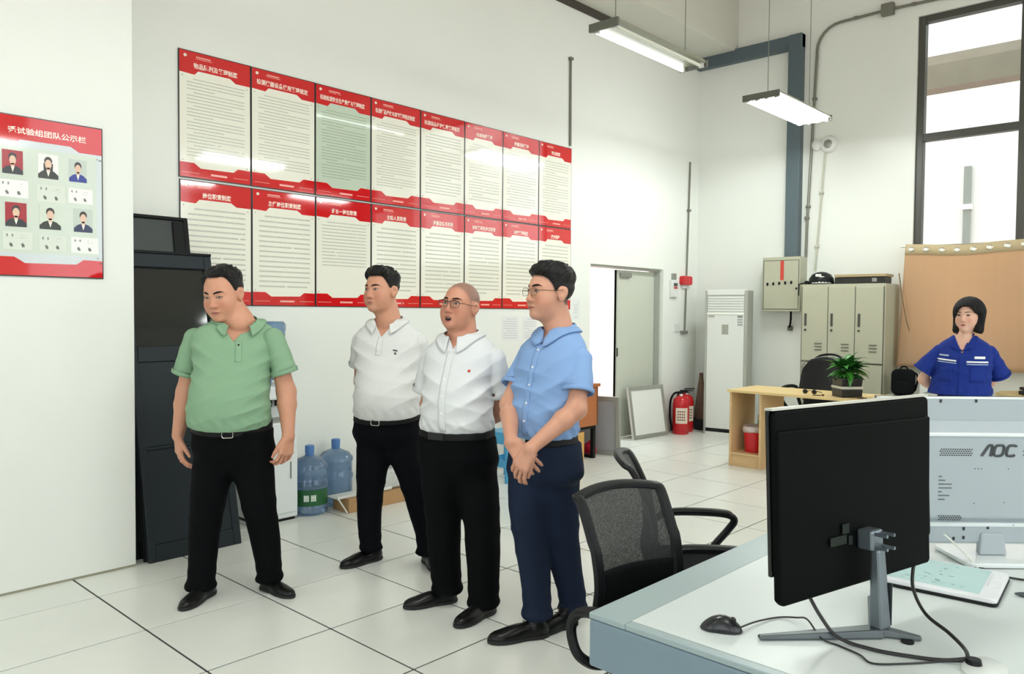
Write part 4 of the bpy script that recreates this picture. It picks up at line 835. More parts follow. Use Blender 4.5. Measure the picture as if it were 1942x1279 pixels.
# desk runs along +y (users sit at -x); extends to +x
MB().b2((0, 0, 0.615), (DWd, DL, 0.735)).build('edge_band', DF, cd, bevel=0.008)
b = MB(); b.b2((0, 0, 0.735), (0.108, DL, 0.75)); b.b2((0.108, 0, 0.735), (DWd, 0.028, 0.75)); b.build('border', DG, cd, bevel=0.003)
MB().b2((0.1085, 0.0285, 0.735), (DWd - 0.1, DL - 0.05, 0.7500)).build('worktop', DW, cd)
MB().b2((0.62, 0.14, 0), (0.66, DL - 0.14, 0.615)).build('front_support', DF, cd); MB().b2((0.36, 0.10, 0), (DWd - 0.1, 0.14, 0.615)).build('end_panel', DF, cd); MB().b2((0.36, DL - 0.14, 0), (DWd - 0.1, DL - 0.1, 0.615)).build('end_panel', DF, cd)
gr_ = MB().lathe([(0.0, 0.0), (0.055, 0.0), (0.055, 0.005), (0.05, 0.008), (0.0, 0.008)], 28, (0, 0, 0), M=Matrix.Diagonal((0.75, 1.15, 1, 1)))
g = gr_.build('cable_grommet', mat('grommet_grey', srgb(206, 210, 206), 0.3), cd, smooth=True); g.location = (0.785, 0.33, 0.75)
MB().lathe([(0, 0.0), (0.016, 0.0), (0.014, 0.010), (0, 0.010)], 12, (-0.02, 0.0, 0.008)).build('cable_hole', BLACKP, g)

# ---- black monitor, back towards the camera side
MONB = mat('monitor_back_black', (0.0025, 0.0035, 0.003), 0.5, var=0.15, scale=3, spec=0.04); SIL = mat('stand_silver', srgb(122, 131, 138), 0.35, metal=0.75, var=0.03); SILD = mat('stand_dark', srgb(56, 62, 62), 0.4, metal=0.4)
mo = empty('black_monitor', (3.627, 0.4185, 0.752), math.atan2(0.5948, 0.148), 'large black monitor seen from behind on a silver stand', 'monitor')
# local x along panel (to +y), local y away from the back (towards users), z up ; back faces local -y
MW, MH, MZ = 0.612, 0.423, 0.108
tilt = Matrix.Translation((0, 0, MZ)) @ Matrix.Rotation(math.radians(-2.7), 4, 'X')
b = MB(); b.b2((-MW / 2, 0.0, 0.062), (MW / 2, 0.010, MH), tilt); b.build('screen_panel', mat('monitor_screen', (0.004, 0.004, 0.005), 0.15), mo, bevel=0.003)
b = MB(); b.prism(rrect(MW - 0.004, MH - 0.066, 0.012, 3, 0, 0.062 + (MH - 0.062) / 2), -0.012, 0.0, lambda u, v, t: (u, t, v), tilt); b.build('back_shell', MONB, mo, bevel=0.005)
b = MB(); b.prism([(-MW / 2 + 0.004, 0.012), (-MW / 2 + 0.018, 0.0), (MW / 2 - 0.026, 0.0), (MW / 2 - 0.018, 0.008), (MW / 2 - 0.018, 0.068), (MW / 2 - 0.004, 0.372), (-MW / 2 + 0.006, 0.378)], -0.018, 0.0, lambda u, v, t: (u, t, v), tilt); b.build('back_housing', MONB, mo, bevel=0.006)
MB().b2((-MW / 2, -0.010, MH - 0.001), (MW / 2, 0.010, MH + 0.004), tilt).build('top_trim', mat('trim_pale_silver', srgb(196, 196, 186), 0.3, metal=0.5), mo)
sk = MB().b2((-0.13, -0.0235, 0.105), (-0.07, -0.022, 0.125), tilt).b2((-0.085, -0.0235, 0.128), (-0.06, -0.022, 0.15), tilt).b2((-0.062, -0.0235, 0.10), (-0.048, -0.022, 0.12), tilt).build('rating_label', mat('label_dim', srgb(40, 46, 42), 0.6, spec=0.1), mo)
# mount head and column
MB().b2((-0.025, -0.058, 0.085), (0.021, -0.018, 0.132), tilt).build('mount_head', SIL, mo, bevel=0.006)
for x, z in ((-0.014, 0.124), (0.014, 0.124), (-0.014, 0.094), (0.014, 0.094)): MB().cyl((x, -0.056, z), (x, -0.088, z), 0.0042, 10, M=tilt).build('mount_screw', SIL, mo, smooth=True)
b = MB(); q = []
for z, hw, y0, y1 in ((0.018, 0.020, -0.078, -0.044), (0.20, 0.014, -0.062, -0.040)): q += [(-hw, y0, z), (hw, y0, z), (hw, y1, z), (-hw, y1, z)]
b.add(q, [(3, 2, 1, 0), (4, 5, 6, 7), (0, 1, 5, 4), (1, 2, 6, 5), (2, 3, 7, 6), (3, 0, 4, 7)]); b.build('stand_column', SIL, mo, bevel=0.006)
MB().b2((0.0185, -0.076, 0.024), (0.0215, -0.046, 0.12)).build('column_cable_slot', SILD, mo)
def legm(a, c, w0, w1, nm):
    d = (Vector(c) - Vector(a)); n_ = Vector((-d.y, d.x, 0)).normalized(); q = []
    for p, w_, h_ in ((Vector(a), w0 * 0.8, 0.020), (Vector(c), w1 * 0.8, 0.009)):
        q += [p - n_ * w_, p + n_ * w_, p + n_ * w_ * 0.8 + Vector((0, 0, h_)), p - n_ * w_ * 0.8 + Vector((0, 0, h_))]
    b = MB(); b.add(q, [(0, 1, 2, 3), (7, 6, 5, 4), (0, 4, 5, 1), (1, 5, 6, 2), (2, 6, 7, 3), (3, 7, 4, 0)]); return b.build(nm, mat('stand_leg_grey', srgb(96, 103, 106), 0.4, metal=0.6), mo, bevel=0.004)
legm((0.0, -0.06, 0.0), (-0.255, 0.075, 0.0), 0.030, 0.012, 'stand_leg'); legm((0.0, -0.06, 0.0), (0.20, 0.085, 0.0), 0.030, 0.014, 'stand_leg'); legm((0.0, -0.05, 0.0), (0.055, -0.128, 0.0), 0.026, 0.012, 'stand_leg')
MB().lathe([(0.014, 0), (0.014, 0.004), (0, 0.004)], 12, (0.02, -0.115, -0.002)).build('rubber_foot', BLACKP, mo)

# ---- white monitor (all in one) seen from behind
WM = mat('white_monitor_shell', srgb(168, 177, 182), 0.35, var=0.015); WMD = mat('white_monitor_hole', srgb(40, 44, 44), 0.6); WML = mat('white_monitor_lip', srgb(224, 230, 230), 0.3)
ang = math.atan2(0.683, 0.733)
wm = empty('white_monitor', (3.728, 1.249, 0.752), ang, 'white monitor seen from behind with black lettering on its back', 'monitor')
ww, zb, zt_ = 0.70, 0.045, 0.492
MB().b2((-ww / 2, 0.0, zb), (ww / 2, 0.014, zt_)).build('screen_panel', mat('monitor_screen', (0.004, 0.004, 0.005), 0.15), wm)
MB().b2((-ww / 2, -0.018, zb), (ww / 2, 0.002, zt_)).build('back_shell', WM, wm, bevel=0.008)
b = MB(); b.prism([(-0.018, 0.115), (-0.042, 0.13), (-0.042, 0.375), (-0.018, 0.425)], -ww / 2 + 0.04, ww / 2 - 0.03, lambda u, v, t: (t, u, v)); b.build('raised_back', WM, wm, bevel=0.006)
MB().b2((-ww / 2 + 0.035, -0.048, 0.376), (ww / 2 - 0.025, -0.036, 0.388)).build('ridge', WML, wm, bevel=0.004)
MB().b2((-ww / 2, -0.02, zt_ - 0.006), (ww / 2, 0.014, zt_)).build('top_lip', WML, wm)
MB().b2((-ww / 2, -0.022, 0.098), (ww / 2, -0.016, 0.112)).build('lower_lip', WML, wm, bevel=0.003)
def vent(x0, x1, z0, z1, nm='vent_grille'):
    b = MB(); nx = int((x1 - x0) / 0.007); nz_ = max(2, int((z1 - z0) / 0.006))
    for i in range(nx):
        for j in range(nz_): b.box((x0 + (i + 0.5 * (j % 2)) * 0.007, -0.0425, z0 + j * 0.006), (0.0034, 0.002, 0.0028))
    o = b.build(nm, WMD, wm); o['kind'] = 'stuff'
vent(-0.175, -0.075, 0.320, 0.345); vent(0.075, 0.17, 0.322, 0.345); vent(-0.175, -0.100, 0.125, 0.147); vent(0.10, 0.18, 0.125, 0.147)
Mt = Matrix(((1, 0, 0, 0.005), (0, 0, -1, -0.0426), (0, 1, 0, 0.336), (0, 0, 0, 1)))
lm = mat('lettering_charcoal', srgb(58, 62, 64), 0.4)
ltx = MB()
# sloped strokes: an A without bar, an O, a C
sh = 0.22
def stroke(pts, r=0.0042): ltx.tube([Vector((x + sh * z, 0, z)) for x, z in pts], r, 6)
stroke([(-0.044, -0.016), (-0.034, 0.006), (-0.030, 0.014), (-0.026, 0.016), (-0.020, 0.016), (-0.018, 0.012), (-0.017, -0.017)])
ring = [(0.004 + 0.014 * math.copysign(abs(math.cos(a)) ** 0.6, math.cos(a)), 0.016 * math.copysign(abs(math.sin(a)) ** 0.6, math.sin(a))) for a in [2 * math.pi * k / 20 for k in range(21)]]
stroke(ring)
stroke([(0.042 + 0.014 * math.copysign(abs(math.cos(a)) ** 0.6, math.cos(a)), 0.016 * math.copysign(abs(math.sin(a)) ** 0.6, math.sin(a))) for a in [math.radians(42 + 276 * k / 18) for k in range(19)]])
o = ltx.build('lettering', lm, wm, smooth=True); o.location = (-0.004, -0.0425, 0.335)
for x, z in ((-0.165, 0.480), (-0.058, 0.481), (0.10, 0.481), (-0.085, 0.092), (-0.012, 0.096), (-0.115, 0.062), (-0.085, 0.065), (-0.012, 0.070), (0.016, 0.070)):
    MB().box((x, -0.0195, z), (0.005, 0.004, 0.009)).build('screw_hole', WMD, wm)
b = MB(); rnd = random.Random(4)
for k in range(7): b.b2((-0.178, -0.043, 0.185 + 0.0115 * k), (-0.178 + rnd.choice((0.010, 0.02, 0.033, 0.04)), -0.042, 0.1885 + 0.0115 * k))
for x, z in ((-0.07, 0.28), (-0.06, 0.28), (-0.05, 0.28), (-0.07, 0.175), (0.02, 0.178), (0.03, 0.28), (0.05, 0.11)): b.box((x, -0.0425, z), (0.003, 0.001, 0.003))
b.build('rating_print', mat('rating_ink', srgb(96, 102, 104), 0.5), wm)['kind'] = 'stuff'
b = MB(); q = []
for z, hw, y in ((0.015, 0.042, -0.020), (0.08, 0.034, -0.012)): q += [(-hw, y - 0.012, z), (hw, y - 0.012, z), (hw, y + 0.012, z), (-hw, y + 0.012, z)]
b.add(q, [(3, 2, 1, 0), (4, 5, 6, 7), (0, 1, 5, 4), (1, 2, 6, 5), (2, 3, 7, 6), (3, 0, 4, 7)]); b.build('stand_neck', WM, wm, bevel=0.005)
b = MB(); b.prism(rrect(0.30, 0.20, 0.02, 3, 0.0, -0.01), 0.0, 0.014, lambda u, v, t: (u + 0.03, v, t)); b.build('stand_base', WML, wm, bevel=0.004)

# ---- pen tablet, mouse, cables
tb = empty('pen_tablet', (3.545, 0.766, 0.7515), math.atan2(0.023, 0.299), 'white tablet with a pale teal screen lying behind the black monitor', 'tablet')
TW, TD = 0.30, 0.262
b = MB(); b.prism(rrect(TW + 0.004, TD + 0.004, 0.016, 4, TW / 2, TD / 2), 0.0, 0.007, lambda u, v, t: (u, v, t)); b.build('black_base', BLACKP, tb, bevel=0.002)
b = MB(); b.prism(rrect(TW, TD, 0.016, 4, TW / 2, TD / 2), 0.007, 0.020, lambda u, v, t: (u, v, t)); b.build('white_case', mat('tablet_white', srgb(226, 228, 230), 0.3), tb, bevel=0.003)
sc_ = MB().b2((0.015, 0.022, 0.0195), (TW - 0.042, TD - 0.012, 0.0212)).build('screen', mat('tablet_screen', srgb(184, 214, 211), 0.15, var=0.05, scale=12), tb)
b = MB(); rnd = random.Random(9)
for k in range(26):
    x, y_ = rnd.uniform(0.03, 0.24), rnd.uniform(0.04, 0.23); b.box((x, y_, 0.0214), (rnd.uniform(0.004, 0.016), rnd.uniform(0.003, 0.007), 0.0005))
b.build('screen_marks', mat('tablet_marks', srgb(120, 156, 158), 0.3, var=0.3), sc_)['kind'] = 'stuff'
for k in range(2): MB().b2((TW - 0.034, 0.10 + 0.06 * k, 0.0195), (TW - 0.004, 0.155 + 0.06 * k, 0.0235)).build('button', mat('tablet_white', srgb(226, 228, 230), 0.3), tb, bevel=0.003)
pn = empty('stylus_pen', (3.858, 0.925, 0.757), math.radians(-5), 'dark stylus pen lying at the right end of the tablet', 'pen')
MB().tube([(0, 0, 0), (0.012, 0.004, 0), (0.03, 0.012, 0), (0.10, 0.045, 0), (0.13, 0.06, 0)], [0.002, 0.006, 0.0075, 0.0075, 0.006], 10).build('barrel', mat('pen_slate', srgb(62, 70, 76), 0.4), pn, smooth=True)
MB().box((0.05, 0.021, 0.007), (0.02, 0.005, 0.003), Matrix.Identity(4)).build('side_button', BLACKP, pn)

ms = empty('computer_mouse', (3.405, 0.18, 0.752), 0, 'black wired mouse at the front corner of the control desk', 'mouse')
ms.rotation_euler = (0, 0, math.atan2(0.05, 0.105)); ms.scale = (0.86, 0.86, 0.9)
def msf(u, v):
    x = -0.056 + 0.112 * u; s = (v - 0.5) * 2
    e_ = max(0.0, 1 - (abs(2 * u - 1)) ** 2.6); hw = 0.030 * e_ ** 0.5 * (1 + 0.05 * math.cos(6 * u)); hh = 0.036 * (math.sin(math.pi * (0.10 + 0.84 * (1 - u))) ** 0.75) * e_ ** 0.35
    return (x, s * hw, hh * (1 - abs(s) ** 2.6))
b = MB(); b.grid(lambda u, v: msf(u, v), 24, 16); b.build('shell', mat('mouse_black', (0.014, 0.016, 0.018), 0.22, var=0.05), ms, smooth='all', solid=0.002)
b = MB(); b.prism([(0.055 * math.cos(a), 0.029 * math.sin(a)) for a in [2 * math.pi * k / 24 for k in range(24)]], 0, 0.004, lambda u, v, t: (u, v, t)); b.build('base', BLACKP, ms)
MB().tube([Vector(msf(0.55 + 0.4 * k / 8, 0.5)) + Vector((0, 0, 0.0006)) for k in range(9)], 0.0011, 6).build('button_split', mat('mouse_line', (0.05, 0.05, 0.05), 0.4), ms)
MB().cyl((0.030, -0.004, 0.026), (0.030, 0.004, 0.026), 0.009, 14).build('wheel', mat('mouse_wheel', (0.03, 0.03, 0.03), 0.6), ms, smooth=True)
CAB = mat('cable_black', (0.012, 0.013, 0.013), 0.45)
def cable(name, pts, r, label, m=None, plug=None):
    e = empty(name, pts[0], 0, label, 'cable'); p0 = Vector(pts[0])
    MB().tube([p - p0 for p in smooth_path(pts, 8)], r, 8).build('cord', m or CAB, e, smooth=True)
    if plug is not None: MB().cyl((0, 0, 0), plug, r * 2.2, 8).build('plug', m or CAB, e, smooth=True)
    return e
z = 0.753
cable('mouse_cable', [(3.444, 0.199, 0.762), (3.450, 0.27, 0.757), (3.472, 0.340, z), (3.512, 0.352, 0.760), (3.552, 0.318, 0.776), (3.600, 0.280, 0.757), (3.640, 0.278, z), (3.690, 0.262, z), (3.725, 0.238, z), (3.775, 0.285, z), (3.83, 0.352, z), (3.865, 0.372, 0.757)], 0.0022, 'thin black mouse cable winding over the desk to the cable hole')
cable('monitor_cable', [(3.545, 0.315, 0.852), (3.585, 0.305, 0.80), (3.63, 0.30, 0.762), (3.70, 0.305, z + 0.002), (3.77, 0.325, z + 0.002), (3.83, 0.352, z + 0.003), (3.872, 0.378, 0.764)], 0.0042, 'thick black cable curving from the lower left of the black monitor', plug=(-0.01, 0.0, 0.02))
cable('monitor_cable', [(3.690, 0.64, 0.870), (3.705, 0.58, 0.825), (3.755, 0.50, 0.795), (3.82, 0.44, 0.785), (3.862, 0.395, 0.775), (3.872, 0.378, 0.762)], 0.0042, 'thick black cable dropping from the lower right of the black monitor', plug=(-0.006, 0.01, 0.02))
cable('desk_cable', [(3.555, 1.10, z + 0.001), (3.61, 1.06, z + 0.001), (3.676, 1.034, z + 0.001), (3.76, 1.055, 0.756), (3.853, 1.078, z + 0.001), (3.95, 1.12, z + 0.001), (4.05, 1.12, z)], 0.003, 'black cable running along behind the tablet to the right edge', plug=(-0.02, 0.012, 0))
cable('desk_cable', [(3.68, 1.038, z + 0.004), (3.73, 1.10, z + 0.001), (3.80, 1.185, z + 0.001), (3.88, 1.27, z + 0.001), (3.97, 1.33, z)], 0.0025, 'thinner black cable passing in front of the white monitor base', plug=(-0.006, -0.008, 0))
cable('white_cable', [(3.655, 1.06, 0.845), (3.69, 1.10, 0.80), (3.715, 1.115, 0.770), (3.735, 1.10, 0.754)], 0.0025, 'thin white cable hanging from the corner of the white monitor', mat('cable_white', srgb(226, 226, 214), 0.4))

# ------------------------------------------------------------------ two mesh chairs at the control desk
MESHM = bpy.data.materials.new('chair_mesh_weave'); MESHM.use_nodes = True; nt = MESHM.node_tree; b_ = nt.nodes['Principled BSDF']; b_.inputs['Base Color'].default_value = (0.02, 0.022, 0.022, 1); b_.inputs['Roughness'].default_value = 0.6
tr2 = nt.nodes.new('ShaderNodeBsdfTransparent'); mxs = nt.nodes.new('ShaderNodeMixShader'); out = nt.nodes['Material Output']
tc = nt.nodes.new('ShaderNodeTexCoord'); ck = nt.nodes.new('ShaderNodeTexVoronoi'); ck.inputs['Scale'].default_value = 700; ml = nt.nodes.new('ShaderNodeMath'); ml.operation = 'LESS_THAN'; ml.inputs[1].default_value = 0.24
nt.links.new(tc.outputs['Object'], ck.inputs['Vector']); nt.links.new(ck.outputs['Distance'], ml.inputs[0]); nt.links.new(ml.outputs[0], mxs.inputs[0]); nt.links.new(b_.outputs[0], mxs.inputs[1]); nt.links.new(tr2.outputs[0], mxs.inputs[2]); nt.links.new(mxs.outputs[0], out.inputs[0])
CHF = mat('chair_frame_black', (0.007, 0.008, 0.009), 0.42, spec=0.25, var=0.08)
def mesh_chair(loc, rz, label):
    """faces local +x; local y lateral; back at local x = -0.22"""
    e = empty('mesh_chair', loc, rz, label, 'chair', 'mesh backed office chairs at the control desk')
    hw = 0.185
    prof = smooth_path([(-0.16, 0, 0.47), (-0.19, 0, 0.55), (-0.178, 0, 0.66), (-0.20, 0, 0.78), (-0.245, 0, 0.89), (-0.275, 0, 0.945), (-0.292, 0, 0.957)], 6)
    P = lambda s: prof[min(len(prof) - 1, max(0, int(s * (len(prof) - 1) + 0.5)))]
    def bf(u, v):
        s = v; p = P(s); y = (u - 0.5) * 2; w_ = hw * (0.92 + 0.08 * s) * (1 - 0.03 * s)
        return Vector((p.x + 0.035 * (y * y), y * w_, p.z - 0.018 * y * y * (1 if s > 0.5 else 0)))
    N_ = 24
    loop = [bf(0.0, k / N_) for k in range(2, N_)] + [bf(k / 12, 1.0) for k in range(0, 13)] + [bf(1.0, k / N_) for k in range(N_ - 1, 1, -1)]
    MB().tube(loop, 0.021, 8, flat=0.7, closed=False).build('back_frame', CHF, e, smooth=True)
    MB().grid(lambda u, v: tuple(bf(0.03 + 0.94 * u, 0.40 + 0.58 * v)), 14, 14).build('mesh_panel', MESHM, e, smooth='all')
    MB().grid(lambda u, v: tuple(bf(0.02 + 0.96 * u, 0.06 + 0.34 * v)), 12, 8).build('lumbar_panel', BLACKF, e, smooth='all', solid=0.012)
    b = MB(); b.prism(rrect(0.47, 0.48, 0.09, 5), 0.42, 0.485, lambda u, v, t: (u + 0.07, v, t)); b.build('seat', BLACKF, e, bevel=0.022, bseg=3)
    MB().b2((-0.16, -0.16, 0.385), (0.24, 0.16, 0.42)).build('seat_plate', CHF, e, bevel=0.01)
    for sy in (-1, 1):
        y = sy * 0.285
        a = MB().tube(smooth_path([(-0.11, sy * 0.19, 0.405), (-0.10, sy * 0.245, 0.43), (-0.115, y, 0.47), (-0.145, y, 0.53), (-0.125, y, 0.59), (-0.05, y, 0.625), (0.10, y, 0.632), (0.20, y, 0.625), (0.228, y, 0.598), (0.20, y, 0.55), (0.14, sy * 0.262, 0.48), (0.115, sy * 0.245, 0.43), (0.10, sy * 0.19, 0.405)], 6), 0.017, 8).build('armrest', CHF, e, smooth=True)
        b = MB(); b.tube(smooth_path([(-0.10, y, 0.618), (-0.03, y, 0.638), (0.10, y, 0.643), (0.195, y, 0.638), (0.215, y, 0.626)], 5), 0.026, 8, flat=0.4); b.build('arm_pad', BLACKP, a, smooth=True)
    e.scale = (1, 1, 0.935)
    MB().cyl((0.04, 0, 0.10), (0.04, 0, 0.39), 0.028, 12).build('gas_post', CHF, e, smooth=True)
    for k in range(5):
        an = 2 * math.pi * k / 5 + 0.2; x, y = 0.04 + 0.29 * math.cos(an), 0.29 * math.sin(an)
        f_ = MB().tube([(0.04, 0, 0.12), (x, y, 0.075)], [0.032, 0.018], 8).build('foot', CHF, e, smooth=True)
        MB().cyl((x - 0.02 * math.sin(an), y + 0.02 * math.cos(an), 0.028), (x + 0.02 * math.sin(an), y - 0.02 * math.cos(an), 0.028), 0.028, 14).build('caster', BLACKP, f_, smooth=True)
    return e
mesh_chair((2.985, 0.655, 0), math.radians(-14), 'nearer black mesh office chair pushed against the desk corner')
mesh_chair((2.615, 1.39, 0), math.radians(35), 'further black mesh office chair seen edge on behind the other')
# ------------------------------------------------------------------ people: implicit surfaces meshed with surface nets
BIG = 9.0
def smin(a, b, k):
    h = np.maximum(k - np.abs(a - b), 0.0) / k
    return np.minimum(a, b) - h * h * k * 0.25
def smax(a, b, k): return -smin(-a, -b, k)
def sdf_mesh(f, lo, hi, h):
    lo = np.array(lo, float); hi = np.array(hi, float); B = 8
    n = np.ceil((hi - lo) / h / B).astype(int) + 1
    C = 4                                            # coarse: 4x4x4 blocks
    nc = (n + C - 1) // C
    g = np.stack(np.meshgrid(*[np.arange(k) for k in nc], indexing='ij'), -1).reshape(-1, 3)
    cen = lo + (g * C * B + C * B / 2) * h
    g = g[np.abs(f(cen)) < C * B * h * 0.87 * 1.35 + 0.02]
    off = np.stack(np.meshgrid(*[np.arange(C)] * 3, indexing='ij'), -1).reshape(-1, 3)
    g = (g[:, None, :] * C + off[None]).reshape(-1, 3)
    cen = lo + (g * B + B / 2) * h
    g = g[np.abs(f(cen)) < B * h * 0.87 * 1.3 + 0.012]
    c9 = np.stack(np.meshgrid(*[np.arange(B + 1)] * 3, indexing='ij'), -1).reshape(-1, 3)
    K = g.shape[0]
    V = np.empty((K, (B + 1) ** 3), np.float32)
    step = 400
    for i in range(0, K, step):
        P = (lo + (g[i:i + step, None, :] * B + c9[None]) * h).reshape(-1, 3)
        V[i:i + step] = f(P).reshape(-1, (B + 1) ** 3)
    V = V.reshape(K, B + 1, B + 1, B + 1)
    neg = V < 0
    acc = np.zeros((K, B, B, B), int); 
    for dx in (0, 1):
        for dy in (0, 1):
            for dz in (0, 1): acc += neg[:, dx:dx + B, dy:dy + B, dz:dz + B]
    act = (acc > 0) & (acc < 8)
    bi, ci, cj, ck = np.nonzero(act)
    cell = g[bi] * B + np.stack([ci, cj, ck], 1)
    S_ = np.array([1 << 40, 1 << 20, 1], np.int64)
    key = cell.astype(np.int64) @ S_
    key, first = np.unique(key, return_index=True)
    bi, ci, cj, ck, cell = bi[first], ci[first], cj[first], ck[first], cell[first]
    corners = {}
    for dx in (0, 1):
        for dy in (0, 1):
            for dz in (0, 1): corners[(dx, dy, dz)] = V[bi, ci + dx, cj + dy, ck + dz]
    sm = np.zeros((len(cell), 3)); cnt = np.zeros(len(cell))
    for a in range(3):
        o1, o2 = [x for x in range(3) if x != a]
        for u in (0, 1):
            for v in (0, 1):
                c0 = [0, 0, 0]; c0[o1] = u; c0[o2] = v; c1 = list(c0); c1[a] = 1
                A = corners[tuple(c0)]; Bv = corners[tuple(c1)]; m = (A < 0) != (Bv < 0)
                t = np.where(m, A / np.where(np.abs(A - Bv) < 1e-12, 1e-12, A - Bv), 0)
                for ax in range(3):
                    sm[:, ax] += np.where(m, (t if ax == a else c0[ax]), 0)
                cnt += m
    pos = lo + (cell + sm / np.maximum(cnt, 1)[:, None]) * h
    faces = []
    for a in range(3):
        o1, o2 = (a + 1) % 3, (a + 2) % 3
        c1 = [0, 0, 0]; c1[a] = 1
        A = corners[(0, 0, 0)]; Bv = corners[tuple(c1)]
        m = np.nonzero((A < 0) != (Bv < 0))[0]
        e1 = np.zeros(3, np.int64); e1[o1] = 1; e2 = np.zeros(3, np.int64); e2[o2] = 1
        cm = cell[m].astype(np.int64)
        idx = []
        ok = np.ones(len(m), bool)
        for d in (0 * e1, -e1, -e1 - e2, -e2):
            kk = (cm + d) @ S_; j = np.searchsorted(key, kk); j = np.minimum(j, len(key) - 1); ok &= key[j] == kk; idx.append(j)
        q = np.stack(idx, 1)[ok]; fl_ = (A[m] < 0)[ok]
        q[~fl_] = q[~fl_][:, ::-1]
        faces.append(q)
    return pos, np.concatenate(faces)
def link_np(name, pos, faces, m, parent, attr=None):
    me = bpy.data.meshes.new(name)
    me.vertices.add(len(pos)); me.vertices.foreach_set('co', pos.astype(np.float32).ravel())
    me.loops.add(faces.size); me.loops.foreach_set('vertex_index', faces.astype(np.int32).ravel())
    me.polygons.add(len(faces)); me.polygons.foreach_set('loop_start', np.arange(0, faces.size, 4, dtype=np.int32))
    me.polygons.foreach_set('use_smooth', np.ones(len(faces), bool))
    me.update(calc_edges=True); me.validate()
    me.materials.append(m)
    if attr is not None:
        for nm, val in attr.items():
            a = me.attributes.new(nm, 'FLOAT', 'POINT'); a.data.foreach_set('value', val.astype(np.float32))
    o = bpy.data.objects.new(name, me); COL.objects.link(o); o.parent = parent
    return o
def rc(P, a, b, ra, rb):
    a = np.asarray(a, float); b = np.asarray(b, float); ba = b - a; t = np.clip((P - a) @ ba / (ba @ ba), 0, 1)
    return np.linalg.norm(P - a - t[:, None] * ba, axis=1) - (ra + (rb - ra) * t)
def el(P, c, r):
    q = (P - np.asarray(c)) / np.asarray(r); k0 = np.linalg.norm(q, axis=1); k1 = np.linalg.norm(q / np.asarray(r), axis=1)
    return k0 * (k0 - 1.0) / np.maximum(k1, 1e-9)
class Loft:
    """upright body of turned elliptical sections: rows of (z, half width, half depth, cx, cy)"""
    def __init__(s, rows, psi, n=2.2):
        r = np.array(sorted(rows), float); zz = np.linspace(r[0, 0], r[-1, 0], 160); s.z = zz; s.t = []
        for k in range(1, 5):
            z, y = r[:, 0], r[:, k]; d = np.gradient(y, z) if len(z) > 2 else np.full(len(z), (y[-1] - y[0]) / (z[-1] - z[0]))
            i = np.clip(np.searchsorted(z, zz, side='right') - 1, 0, len(z) - 2); hgt = z[i + 1] - z[i]; u = (zz - z[i]) / hgt
            s.t.append((2 * u**3 - 3 * u**2 + 1) * y[i] + (u**3 - 2 * u**2 + u) * hgt * d[i] + (-2 * u**3 + 3 * u**2) * y[i + 1] + (u**3 - u**2) * hgt * d[i + 1])
        s.psi = psi; s.n = n; s.lx = np.array([-math.cos(psi), math.sin(psi)]); s.ly = np.array([-math.sin(psi), -math.cos(psi)])
    def at(s, z): return [np.interp(z, s.z, t) for t in s.t]
    def loc(s, P):
        a, b, cx, cy = s.at(P[:, 2]); dx = P[:, 0] - cx; dy = P[:, 1] - cy
        return dx * s.lx[0] + dy * s.lx[1], dx * s.ly[0] + dy * s.ly[1], a, b
    def d(s, P, grow=0.0, caps=True):
        x, y, a, b = s.loc(P); a = a + grow; b = b + grow
        r = (np.abs(x / a) ** s.n + np.abs(y / b) ** s.n) ** (1 / s.n)
        d = (r - 1) * np.minimum(a, b)
        if caps: d = np.maximum(d, np.maximum(s.z[0] - P[:, 2], P[:, 2] - s.z[-1]))
        return d
def noise3(P, f, seed=0):
    """cheap warped sine noise, about -1..1"""
    r = np.random.RandomState(seed); out = 0
    for k in range(4):
        w_ = r.normal(size=3); w_ /= np.linalg.norm(w_); v = r.normal(size=3); v /= np.linalg.norm(v)
        out = out + np.sin(P @ (w_ * f * (0.7 + 0.25 * k)) + 1.7 * np.sin(P @ (v * f * 0.6) + r.uniform(0, 6)) + r.uniform(0, 6))
    return out / 3.0
def ridge(P, n, f, warp, seed):
    """soft fold ridges across direction n"""
    n = np.asarray(n, float); n = n / np.linalg.norm(n)
    s = np.sin(((P @ n) * f + warp * noise3(P, 9, seed)) * 0.5); return (1 - 2 * np.abs(s) ** 0.75) * (0.65 + 0.35 * noise3(P, 15, seed + 31))
def boxmask(P, lo, hi): return np.all((P > lo) & (P < hi), axis=1)
def grouped(groups, P, k=0.012):
    """groups: list of (lo, hi, fn); evaluates each only near its box"""
    d = np.full(len(P), BIG)
    for lo, hi, fn in groups:
        lo = np.asarray(lo); hi = np.asarray(hi)
        out = np.maximum(np.maximum(lo - P, P - hi), 0); bd = np.linalg.norm(out, axis=1)
        m = bd < 0.03
        far = np.where(m, BIG, bd + 0.02)
        if m.any():
            far[m] = fn(P[m])
        d = smin(d, far, k)
    return d

